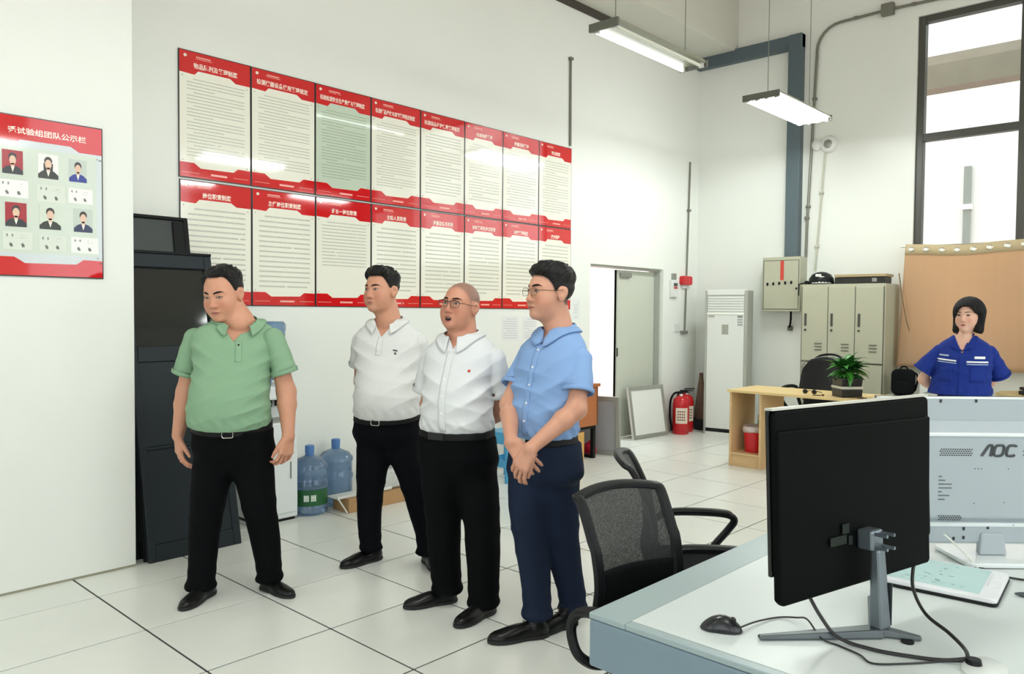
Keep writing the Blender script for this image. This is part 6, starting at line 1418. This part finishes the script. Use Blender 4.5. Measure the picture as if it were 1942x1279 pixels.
    tr_lo = np.minimum(np.min([[L_.t[2].min() - 0.16, L_.t[3].min() - 0.16, L_.z[0]] for L_ in (LI, LJ, PV)], 0), BIG) - 0.05; tr_hi = np.max([[L_.t[2].max() + 0.25, L_.t[3].max() + 0.25, L_.z[-1]] for L_ in (LI, LJ, PV)], 0) + 0.05
    tp_, tf_ = sdf_mesh(trousers, tr_lo, tr_hi, 0.0075)
    tro = link_np('trousers', tp_, tf_, c['trm'], e)
    # ---- belt and buckle
    if c.get('belt', True):
        def beltf(P):
            zr = zrel(P); d = np.maximum(PV.d(P, 0.007, caps=False), -PV.d(P, -0.012, caps=False)); return np.maximum(d, np.abs(zr + 0.006) - 0.0175)
        bp2, bf2 = sdf_mesh(beltf, (PV.t[2].min() - 0.28, PV.t[3].min() - 0.28, zb - 0.14), (PV.t[2].max() + 0.28, PV.t[3].max() + 0.28, zb + 0.14), 0.005)
        bo = link_np('belt', bp2, bf2, BELTM, e)
        kx, kw, kh, km, frame_only = c['buckle']
        bz_ = zb - 0.006 - tilt * float(PV.at(np.array([zb]))[1][0] if True else 0)
        ctr = cast(beltf, np.array([float(PV.at(np.array([bz_]))[2][0]), float(PV.at(np.array([bz_]))[3][0]), 0.0]), lx3, np.array([0, 0, 1.0]), ly3, [(kx, bz_)], 0.004, 0.35)[0]
        b = MB(); M4 = Matrix(((lx3[0], ly3[0], 0, ctr[0]), (lx3[1], ly3[1], 0, ctr[1]), (0, 0, 1, ctr[2]), (0, 0, 0, 1)))
        if frame_only: b.tube([(x, 0.002, z_) for x, z_ in rrect(kw, kh, 0.008, 3)], 0.0028, 6, closed=True, M=M4)
        else: b.b2((-kw / 2, -0.003, -kh / 2), (kw / 2, 0.003, kh / 2), M4)
        b.build('buckle', km, bo, smooth=frame_only)
    # ---- shoes
    for (hx, hy), ang_, L_ in c['feet']:
        a_ = math.radians(ang_); fd = np.array([math.cos(a_), math.sin(a_), 0.0]); fs = np.array([-math.sin(a_), math.cos(a_), 0.0]); o3 = np.array([hx, hy, 0.0]); kf = L_ / 0.28
        def loc_(P, o3=o3, fd=fd, fs=fs, kf=kf):
            q = P - o3; return np.stack([q @ fd, q @ fs, q[:, 2]], 1) / kf
        def upper(P, loc_=loc_, kf=kf):
            q = loc_(P); d = el(q, (0.045, 0, 0.035), (0.050, 0.035, 0.045)); d = smin(d, el(q, (0.125, 0, 0.030), (0.085, 0.036, 0.042)), 0.04); d = smin(d, el(q, (0.205, 0, 0.022), (0.080, 0.044, 0.032)), 0.03)
            d = smin(d, rc(q, (0.055, 0, 0.05), (0.060, 0, 0.098), 0.034, 0.036), 0.02); d = smax(d, -el(q, (0.06, 0, 0.115), (0.05, 0.03, 0.025)), 0.01)
            return np.maximum(d, 0.010 - q[:, 2]) * kf
        def sole(P, loc_=loc_, kf=kf):
            q = loc_(P).copy(); z_ = q[:, 2].copy(); q[:, 2] = 0.022; d = el(q, (0.045, 0, 0.022), (0.053, 0.037, 0.045)); d = smin(d, el(q, (0.125, 0, 0.022), (0.088, 0.036, 0.042)), 0.04); d = smin(d, el(q, (0.205, 0, 0.022), (0.083, 0.047, 0.032)), 0.03)
            return np.maximum(d, np.maximum(z_ - 0.017, 0.001 - z_)) * kf
        m0 = o3 + fd * 0.14; sp1, sf1 = sdf_mesh(upper, m0 + np.array([-0.2, -0.2, -0.02]), m0 + np.array([0.2, 0.2, 0.14]), 0.004)
        so = link_np('shoe', sp1, sf1, LEATHER, e)
        sp1, sf1 = sdf_mesh(sole, m0 + np.array([-0.2, -0.2, -0.02]), m0 + np.array([0.2, 0.2, 0.06]), 0.004); link_np('sole', sp1, sf1, SOLE, so)
        ck = c.get('shoe', 'lace')
        Wp = lambda x, y, z_: tuple(o3 + (fd * x + fs * y + np.array([0, 0, z_])) * kf)
        if ck == 'lace':
            for k in range(4):
                x = 0.115 + 0.017 * k; zt3 = 0.080 - 0.009 * k - 0.0012 * k * k
                MB().tube([Wp(x, -0.020, zt3 - 0.008), Wp(x, 0, zt3), Wp(x, 0.020, zt3 - 0.008)], 0.0022, 6).build('lace', BELTM, so, smooth=True)
        else:
            MB().tube([Wp(0.118, -0.03, 0.058), Wp(0.114, -0.012, 0.080), Wp(0.114, 0.012, 0.080), Wp(0.118, 0.03, 0.058)], 0.006, 6, flat=0.35).build('strap', LEATHER, so, smooth=True)
            MB().box(Wp(0.116, 0.022, 0.073), (0.008, 0.008, 0.006)).build('stud', STEEL, so)
    return e
def apparent(rows, al, ratio_default=1.3):
    """rows (z, xleft, xright, depth half, cy): silhouette edges as seen, turned by al -> loft rows"""
    out_ = []
    for z, xl, xr, b, cy in rows:
        ap = (xr - xl) / 2; s2 = (ap * ap - (b * math.sin(al)) ** 2); a = math.sqrt(max(s2, 0.02 ** 2)) / math.cos(al); out_.append((z, a, b, (xl + xr) / 2, cy))
    return out_
R_ = math.radians
HY = (-0.12, -0.085, -0.05, -0.02, 0.0, 0.02, 0.035, 0.05, 0.065, 0.09)

# man in the green polo
make_person(dict(key='green', loc=(0.469, 0.509, 0), label='standing man in a green polo shirt and black trousers, looking down to his right',
    psi=-16, hpsi=12, hpitch=-13, hroll=-3, hs=1.10, hc=(-0.045, -0.035, 1.565), fat=1.10, jaw=1.1, neck=(0.03, -0.01, 1.425), neckr=0.069, skin=srgb(198, 146, 120), eye=0.0045, gaze=-0.002, seed=3,
    hair=dict(y=HY, z=(-0.060, -0.060, -0.040, -0.005, 0.010, 0.018, 0.055, 0.082, 0.094, 0.104), side=0.006, top=0.020, front=0.004, temple=-0.03, peak=-0.0, fade=0.012),
    shirt=[(0.83, 0.185, 0.140, -0.010, -0.02), (0.90, 0.200, 0.160, -0.014, -0.035), (0.96, 0.206, 0.172, -0.014, -0.045), (1.05, 0.200, 0.172, -0.012, -0.045), (1.15, 0.196, 0.152, -0.004, -0.03), (1.24, 0.202, 0.138, 0.0, -0.01),
           (1.32, 0.212, 0.122, 0.0, 0.0), (1.365, 0.208, 0.102, 0.0, 0.01), (1.395, 0.180, 0.088, 0.005, 0.01), (1.42, 0.142, 0.08, 0.015, 0.005), (1.445, 0.105, 0.074, 0.025, 0.0), (1.465, 0.08, 0.07, 0.032, 0.0)],
    vneck=1.325, vang=0.66, beltz=0.897, tilt=0.17, tiltx=0.0, shirtm=cloth('polo_green', srgb(132, 165, 134)), band=0.020, tip=0.016, collarh=0.040, gape=34, wr=0.005,
    arms=[dict(sh=(-0.205, 0.0, 1.335), el=(-0.265, 0.03, 1.055), wr=(-0.288, -0.02, 0.835), hem=(-0.262, 0.015, 1.150), sr=(0.072, 0.068), hand=dict(dir=(0.10, -0.10, -1), thumb=(0.55, -0.75, -0.1), palm=(1, 0.35, 0), curl=(16, 26, 18), s=1.02, thumbang=26)),
          dict(sh=(0.200, 0.0, 1.34), el=(0.258, 0.03, 1.06), wr=(0.283, -0.02, 0.835), hem=(0.255, 0.015, 1.158), sr=(0.072, 0.068), hand=dict(dir=(-0.10, -0.14, -1), thumb=(-0.6, -0.75, -0.1), palm=(-1, 0.4, 0), curl=(28, 36, 22), s=1.02, thumbang=24))],
    armf=1.08, placket=(1.225, 1.33, 0.017, 0.0), buttons=[(0.0, 1.31, 0.005, BELTM), (0.0, 1.265, 0.0045, cloth('polo_green', srgb(132, 165, 134)))],
    folds=[((-0.17, -0.05, 1.20), (0.6, 0.0, 1.0), 0.0085, 85, 0.12), ((0.17, -0.05, 1.19), (-0.6, 0.0, 1.0), 0.0085, 85, 0.12), ((0.13, -0.13, 0.98), (-0.3, 0, 1), 0.0085, 90, 0.11)],
    pelvis=[(0.665, 0.06, 0.07, 0.0, 0.02), (0.74, 0.178, 0.130, -0.005, 0.01), (0.83, 0.190, 0.142, -0.008, -0.01), (0.90, 0.196, 0.150, -0.010, -0.02), (0.95, 0.196, 0.150, -0.01, -0.02)], crotch=0.72,
    legs=[[(0.045, 0.074, 0.080, -0.168, -0.04), (0.10, 0.070, 0.078, -0.166, -0.03), (0.30, 0.078, 0.085, -0.162, 0.0), (0.50, 0.092, 0.10, -0.140, 0.0), (0.72, 0.108, 0.118, -0.105, 0.01), (0.85, 0.105, 0.12, -0.09, 0.0)],
          [(0.055, 0.066, 0.076, 0.160, 0.06), (0.12, 0.066, 0.076, 0.160, 0.05), (0.30, 0.078, 0.084, 0.140, 0.04), (0.50, 0.092, 0.10, 0.110, 0.02), (0.72, 0.106, 0.116, 0.085, 0.01), (0.85, 0.105, 0.12, 0.075, 0.0)]],
    cuff=(0.05, 0.06), trm=mat('trousers_black', (0.0028, 0.0032, 0.0038), 0.85, spec=0.08, var=0.2, scale=5), buckle=(0.012, 0.052, 0.034, STEEL, True), feet=[((-0.128, 0.03), 259, 0.275), ((0.108, 0.095), -36, 0.255)], shoe='slip'))

# man in the white polo
make_person(dict(key='polo', loc=(0.682, 1.401, 0), label='man in a white polo shirt behind the others, hands behind his back',
    psi=16, hpsi=31, hpitch=2, hs=1.06, hc=(-0.085, -0.03, 1.603), fat=1.08, jaw=1.08, neck=(-0.045, 0.0, 1.425), neckr=0.068, skin=srgb(196, 144, 118), eye=0.0062, seed=8,
    hair=dict(y=HY, z=(-0.055, -0.055, -0.03, 0.0, 0.010, 0.014, 0.036, 0.060, 0.074, 0.080), side=0.005, top=0.020, front=0.012, fade=0.012, temple=-0.012),
    shirt=apparent([(0.83, -0.222, 0.135, 0.14, -0.02), (0.90, -0.235, 0.145, 0.165, -0.04), (0.97, -0.236, 0.150, 0.182, -0.055), (1.05, -0.232, 0.150, 0.180, -0.055), (1.15, -0.228, 0.145, 0.155, -0.035), (1.24, -0.245, 0.150, 0.136, -0.01)], R_(22)) +
          [(1.31, 0.210, 0.122, -0.048, 0.0), (1.35, 0.204, 0.102, -0.048, 0.01), (1.382, 0.176, 0.088, -0.046, 0.01), (1.41, 0.138, 0.08, -0.046, 0.005), (1.435, 0.104, 0.075, -0.046, 0.0), (1.46, 0.079, 0.071, -0.046, 0.0)],
    vneck=1.335, vang=0.62, beltz=0.885, tilt=0.14, tiltx=0.02, shirtm=cloth('polo_white', (0.72, 0.725, 0.71)), band=0.018, tip=0.018, collarh=0.038, gape=28, wr=0.006,
    arms=[dict(sh=(-0.220, 0.05, 1.305), el=(-0.236, 0.17, 1.06), wr=(-0.08, 0.235, 0.93), hem=(-0.232, 0.105, 1.165), sr=(0.070, 0.066), hand=dict(dir=(1, 0.05, -0.35), thumb=(0.2, 0.2, 1), palm=(0, 1, 0.1), curl=(35, 45, 30))),
          dict(sh=(0.130, -0.04, 1.31), el=(0.172, 0.10, 1.06), wr=(0.03, 0.225, 0.93), hem=(0.158, 0.035, 1.165), sr=(0.070, 0.066), hand=dict(dir=(-1, 0.1, -0.35), thumb=(-0.2, 0.2, 1), palm=(0, -1, 0.1), curl=(20, 25, 15)))],
    placket=(1.235, 1.345, 0.016, 0.0), buttons=[(0.0, 1.315, 0.005, BTN), (0.0, 1.27, 0.005, BTN)], patches=[('chest_logo', -0.110, -0.085, 1.258, 1.266, INKD, 0.004), ('chest_logo', -0.105, -0.094, 1.240, 1.252, INKD, 0.002)],
    folds=[((-0.19, -0.05, 1.18), (0.5, 0.0, 1.0), 0.0102, 80, 0.13), ((0.10, -0.10, 1.16), (-0.8, 0.0, 1.0), 0.0102, 80, 0.13), ((0.0, -0.12, 1.10), (0.1, 0, 1), 0.0068, 75, 0.14)],
    pelvis=apparent([(0.665, -0.11, 0.015, 0.05, 0.01), (0.74, -0.235, 0.125, 0.135, 0.0), (0.83, -0.24, 0.135, 0.145, -0.015), (0.90, -0.23, 0.140, 0.155, -0.03), (0.95, -0.23, 0.14, 0.155, -0.03)], R_(22)), crotch=0.70,
    legs=[[(0.075, 0.058, 0.062, -0.150, 0.02), (0.14, 0.062, 0.066, -0.155, 0.02), (0.30, 0.070, 0.078, -0.160, 0.02), (0.45, 0.080, 0.088, -0.152, 0.01), (0.70, 0.102, 0.112, -0.128, 0.01), (0.85, 0.10, 0.115, -0.11, 0.0)],
          [(0.065, 0.060, 0.066, 0.185, -0.01), (0.14, 0.062, 0.068, 0.185, 0.0), (0.30, 0.070, 0.08, 0.150, 0.0), (0.45, 0.082, 0.09, 0.112, 0.0), (0.70, 0.10, 0.112, 0.045, 0.0), (0.85, 0.10, 0.115, 0.02, 0.0)]],
    cuff=(0.08, 0.07), trm=mat('trousers_black_blue', (0.0028, 0.0034, 0.0052), 0.85, spec=0.08, var=0.2, scale=5), buckle=(0.0, 0.05, 0.030, STEEL, True), feet=[((-0.105, 0.105), 226, 0.280), ((0.165, 0.080), -66, 0.275)], shoe='lace'))

# older man in the white shirt
make_person(dict(key='older', loc=(1.468, 1.186, 0), label='older man with cropped grey hair and glasses in a white shirt, speaking, hands behind him',
    psi=25, hpsi=29, hpitch=9, hroll=4, hs=1.02, hc=(-0.015, 0.0, 1.512), fat=1.10, jaw=1.10, neck=(-0.005, 0.01, 1.365), neckr=0.069, skin=srgb(194, 140, 116), eye=0.0060, mouth_open=True, seed=14,
    hair=dict(y=HY, z=(-0.060, -0.060, -0.035, 0.0, 0.012, 0.020, 0.045, 0.070, 0.095, 0.12), side=0.0, top=0.0, shell=False, fade=0.03, tint=0.62, tcol=srgb(96, 84, 78)),
    glasses=dict(w=0.026, h=0.016, col=srgb(70, 58, 50), r=0.0010, brow=True),
    shirt=apparent([(0.85, -0.190, 0.140, 0.13, -0.01), (0.92, -0.203, 0.150, 0.150, -0.02), (1.00, -0.204, 0.152, 0.158, -0.03), (1.08, -0.196, 0.150, 0.155, -0.03), (1.16, -0.190, 0.152, 0.142, -0.02), (1.22, -0.195, 0.168, 0.130, -0.005)], R_(28)) +
          [(1.27, 0.196, 0.115, -0.008, 0.0), (1.305, 0.188, 0.098, -0.006, 0.005), (1.333, 0.160, 0.086, -0.005, 0.008), (1.358, 0.126, 0.079, -0.005, 0.01), (1.38, 0.099, 0.075, -0.005, 0.01), (1.405, 0.078, 0.072, -0.005, 0.01)],
    vneck=1.300, vang=0.45, beltz=0.903, tilt=0.05, tiltx=0.0, shirtm=cloth('shirt_white', (0.68, 0.69, 0.70), 0.75), band=0.020, tip=0.042, collarh=0.040, gape=15, wr=0.006,
    arms=[dict(sh=(-0.158, 0.06, 1.255), el=(-0.185, 0.17, 1.00), wr=(-0.05, 0.235, 0.90), hem=(-0.187, 0.105, 1.085), sr=(0.072, 0.074), hand=dict(dir=(1, 0.05, -0.3), thumb=(0.2, 0.2, 1), palm=(0, 1, 0.1), curl=(35, 45, 30))),
          dict(sh=(0.156, -0.06, 1.255), el=(0.190, 0.075, 1.00), wr=(0.09, 0.225, 0.885), hem=(0.182, 0.0, 1.085), sr=(0.074, 0.076), hand=dict(dir=(-1, 0.1, -0.3), thumb=(-0.2, 0.2, 1), palm=(0, -1, 0.1), curl=(20, 25, 15)))],
    placket=(0.915, 1.295, 0.018, 0.0), buttons=[(0.0, 1.245, 0.005, BTN), (0.0, 1.165, 0.005, BTN), (0.0, 1.085, 0.005, BTN), (0.0, 1.005, 0.005, BTN)],
    patches=[('lapel_badge', -0.116, -0.104, 1.200, 1.212, mat('badge_red', srgb(196, 70, 50), 0.3), 0.0)],
    folds=[((0.10, -0.10, 1.13), (-0.7, 0.0, 1.0), 0.0102, 75, 0.13), ((-0.15, -0.08, 1.12), (0.6, 0.0, 1.0), 0.0085, 75, 0.12), ((0.0, -0.15, 0.97), (0.3, 0, 1), 0.0068, 70, 0.12)],
    pelvis=apparent([(0.655, -0.09, 0.05, 0.05, 0.01), (0.74, -0.205, 0.160, 0.135, 0.0), (0.83, -0.210, 0.158, 0.142, -0.01), (0.90, -0.203, 0.150, 0.145, -0.015), (0.95, -0.20, 0.15, 0.145, -0.015)], R_(28)), crotch=0.66,
    legs=[[(0.065, 0.072, 0.074, -0.075, 0.07), (0.14, 0.074, 0.078, -0.082, 0.065), (0.30, 0.080, 0.088, -0.092, 0.05), (0.50, 0.090, 0.10, -0.098, 0.03), (0.70, 0.105, 0.116, -0.098, 0.01), (0.85, 0.10, 0.115, -0.09, 0.0)],
          [(0.04, 0.072, 0.076, 0.112, -0.055), (0.12, 0.074, 0.08, 0.112, -0.05), (0.30, 0.082, 0.09, 0.108, -0.04), (0.50, 0.092, 0.10, 0.095, -0.02), (0.70, 0.102, 0.114, 0.068, 0.0), (0.85, 0.098, 0.115, 0.05, 0.0)]],
    cuff=(0.07, 0.045), trm=mat('trousers_black', (0.0028, 0.0032, 0.0038), 0.85, spec=0.08, var=0.2, scale=5), buckle=(0.03, 0.085, 0.034, mat('buckle_black', (0.02, 0.02, 0.021), 0.3, metal=0.5), False), feet=[((-0.035, 0.115), 205, 0.275), ((0.160, -0.012), 233, 0.280)], shoe='slip'))

# man in the blue shirt
make_person(dict(key='blue', loc=(1.949, 1.282, 0), label='young man with glasses in a light blue shirt, hands clasped in front',
    psi=48, hpsi=60, hpitch=3, hs=1.08, hc=(-0.005, 0.01, 1.578), fat=1.0, jaw=1.0, neck=(0.045, 0.03, 1.405), neckr=0.061, skin=srgb(200, 150, 126), eye=0.0075, gaze=0.001, brow=0.0095, seed=21,
    hair=dict(y=HY, z=(-0.060, -0.060, -0.045, -0.015, 0.004, 0.004, 0.034, 0.055, 0.066, 0.074), side=0.004, top=0.020, front=0.010, fade=0.014),
    glasses=dict(w=0.024, h=0.017, col=srgb(120, 104, 84), r=0.0011),
    shirt=apparent([(0.85, -0.165, 0.115, 0.125, 0.0), (0.92, -0.178, 0.126, 0.138, -0.005), (1.00, -0.186, 0.132, 0.142, -0.01), (1.08, -0.182, 0.148, 0.140, -0.01), (1.16, -0.176, 0.170, 0.138, -0.005), (1.23, -0.168, 0.185, 0.130, 0.0)], R_(42)) +
          [(1.285, 0.196, 0.114, 0.012, 0.005), (1.325, 0.188, 0.098, 0.016, 0.01), (1.358, 0.158, 0.086, 0.024, 0.015), (1.388, 0.124, 0.078, 0.034, 0.022), (1.415, 0.096, 0.073, 0.042, 0.028), (1.44, 0.076, 0.070, 0.045, 0.03)],
    vneck=1.330, vang=0.42, beltz=0.915, tilt=0.03, shirtm=cloth('shirt_light_blue', srgb(130, 162, 207), 0.75), band=0.018, tip=0.042, collarh=0.040, gape=14, wr=0.006,
    arms=[dict(sh=(0.132, -0.112, 1.28), el=(0.108, -0.185, 1.065), wr=(-0.095, -0.285, 0.905), hem=(0.115, -0.165, 1.135), sr=(0.068, 0.070), hand=dict(dir=(-0.55, 0.02, -1), thumb=(0.4, -0.3, -0.4), palm=(-0.4, 0.9, 0.1), curl=(25, 30, 20), thumbang=15)),
          dict(sh=(-0.100, 0.142, 1.28), el=(-0.185, 0.040, 1.055), wr=(-0.178, -0.225, 0.925), hem=(-0.160, 0.085, 1.135), sr=(0.066, 0.068), hand=dict(dir=(0.62, -0.35, -0.72), thumb=(0.75, 0.05, 0.6), palm=(0.25, 0.85, -0.35), curl=(12, 30, 25), thumbang=22, thumbin=0.5))],
    placket=(0.93, 1.325, 0.016, 0.0), buttons=[(0.0, 1.318, 0.0055, BTN), (0.0, 1.24, 0.0055, BTN), (0.0, 1.16, 0.0055, BTN), (0.0, 1.08, 0.0055, BTN), (0.0, 1.00, 0.0055, BTN)],
    folds=[((0.09, -0.08, 1.16), (-0.7, 0.0, 1.0), 0.0102, 80, 0.13), ((-0.12, -0.05, 1.14), (0.6, 0.3, 1.0), 0.0102, 80, 0.12), ((0.06, -0.12, 0.98), (0.5, 0, 1), 0.0102, 80, 0.13)],
    pelvis=apparent([(0.665, -0.08, 0.045, 0.05, 0.01), (0.74, -0.180, 0.148, 0.128, 0.0), (0.83, -0.178, 0.140, 0.130, 0.0), (0.91, -0.168, 0.122, 0.128, 0.0), (0.96, -0.165, 0.12, 0.128, 0.0)], R_(42)), crotch=0.72,
    legs=[[(0.085, 0.062, 0.070, -0.050, -0.05), (0.15, 0.060, 0.068, -0.052, -0.045), (0.30, 0.066, 0.076, -0.064, -0.04), (0.45, 0.076, 0.088, -0.082, -0.03), (0.60, 0.085, 0.10, -0.092, -0.02), (0.75, 0.095, 0.112, -0.085, 0.0), (0.88, 0.095, 0.115, -0.07, 0.0)],
          [(0.06, 0.062, 0.070, 0.125, 0.09), (0.15, 0.062, 0.070, 0.118, 0.085), (0.30, 0.070, 0.080, 0.085, 0.07), (0.45, 0.080, 0.09, 0.062, 0.05), (0.60, 0.088, 0.10, 0.05, 0.03), (0.75, 0.098, 0.112, 0.04, 0.01), (0.88, 0.095, 0.115, 0.035, 0.0)]],
    cuff=(0.09, 0.065), trm=mat('trousers_navy', srgb(30, 40, 60), 0.8, spec=0.12, var=0.12, scale=5), buckle=(0.0, 0.04, 0.034, STEEL, False), feet=[((0.000, -0.045), 200, 0.285), ((0.140, 0.090), 215, 0.280)], shoe='lace'))

# woman in blue work uniform
make_person(dict(key='woman', loc=(2.688, 5.5, 0), woman=True, label='woman with a black bob in a royal blue work uniform, hands behind her back',
    psi=36, hpsi=52, hpitch=0, hs=1.08, hc=(0.012, -0.02, 1.487), fat=0.98, jaw=0.85, neck=(-0.005, 0.0, 1.325), neckr=0.047, skin=srgb(222, 180, 158), eye=0.0080, brow=0.005, lipw=0.019, seed=33, res=0.0036,
    hair=dict(y=HY, z=(-0.06, -0.06, -0.04, -0.01, 0.0, 0.01, 0.03, 0.05, 0.06, 0.07), side=0.01, top=0.02, fade=0.004, tint=0.9),
    shirt=[(0.84, 0.225, 0.155, -0.03, 0.0), (0.95, 0.212, 0.152, -0.025, 0.0), (1.05, 0.206, 0.150, -0.018, -0.005), (1.14, 0.202, 0.142, -0.010, -0.005), (1.20, 0.198, 0.122, -0.006, 0.0), (1.25, 0.182, 0.100, -0.005, 0.0), (1.285, 0.145, 0.086, -0.005, 0.0), (1.315, 0.10, 0.074, -0.005, 0.0), (1.345, 0.070, 0.064, -0.005, 0.0)],
    vneck=1.185, vang=0.42, beltz=0.86, tilt=0.0, shirtm=cloth('uniform_blue', srgb(24, 48, 132), 0.8), band=0.016, tip=0.030, collarh=0.055, gape=18, wr=0.006,
    arms=[dict(sh=(-0.155, 0.08, 1.205), el=(-0.222, 0.19, 0.965), wr=(-0.10, 0.25, 0.87), hem=(-0.258, 0.135, 1.035), sr=(0.066, 0.078), hand=dict(dir=(1, 0.05, -0.3), thumb=(0.2, 0.2, 1), palm=(0, 1, 0.1), curl=(35, 45, 30), s=0.9)),
          dict(sh=(0.150, -0.08, 1.205), el=(0.232, 0.03, 0.965), wr=(0.10, 0.22, 0.86), hem=(0.262, -0.03, 1.015), sr=(0.068, 0.082), hand=dict(dir=(-1, 0.1, -0.3), thumb=(-0.2, 0.2, 1), palm=(0, -1, 0.1), curl=(20, 25, 15), s=0.9))],
    armf=0.86, placket=(0.87, 1.18, 0.018, 0.0),
    patches=[('white_stripe', 0.035, 0.175, 1.126, 1.138, BTN, 0.012), ('white_stripe', -0.035, -0.175, 1.122, 1.134, BTN, 0.0), ('silver_stripe', 0.035, 0.175, 1.110, 1.117, mat('stripe_silver', srgb(170, 184, 205), 0.4), 0.012), ('silver_stripe', -0.035, -0.175, 1.106, 1.113, mat('stripe_silver', srgb(170, 184, 205), 0.4), 0.0),
             ('chest_print', 0.09, 0.16, 1.166, 1.178, mat('stripe_silver', srgb(170, 184, 205), 0.4), 0.004), ('chest_print', -0.085, -0.155, 1.152, 1.172, BTN, 0.0),
             ('pocket', 0.06, 0.16, 0.97, 1.085, cloth('uniform_blue', srgb(24, 48, 132), 0.8), 0.0), ('pocket', -0.06, -0.16, 0.97, 1.085, cloth('uniform_blue', srgb(24, 48, 132), 0.8), 0.0)],
    folds=[((-0.13, -0.06, 1.08), (0.6, 0.0, 1.0), 0.0085, 75, 0.12), ((0.14, -0.06, 1.08), (-0.6, 0.0, 1.0), 0.0085, 75, 0.12)],
    pelvis=[(0.64, 0.06, 0.06, -0.01, 0.01), (0.72, 0.170, 0.130, -0.01, 0.0), (0.84, 0.165, 0.125, -0.01, 0.0), (0.92, 0.16, 0.12, -0.01, 0.0)], crotch=0.70,
    legs=[[(0.03, 0.075, 0.085, -0.10, 0.02), (0.45, 0.08, 0.09, -0.095, 0.01), (0.82, 0.095, 0.11, -0.08, 0.0)], [(0.03, 0.075, 0.085, 0.09, -0.02), (0.45, 0.08, 0.09, 0.08, -0.01), (0.82, 0.095, 0.11, 0.06, 0.0)]],
    cuff=(0.03, 0.03), trm=cloth('uniform_trousers', srgb(24, 44, 110)), belt=False, feet=[((-0.08, 0.05), 230, 0.25), ((0.10, 0.01), 235, 0.25)], shoe='lace'))
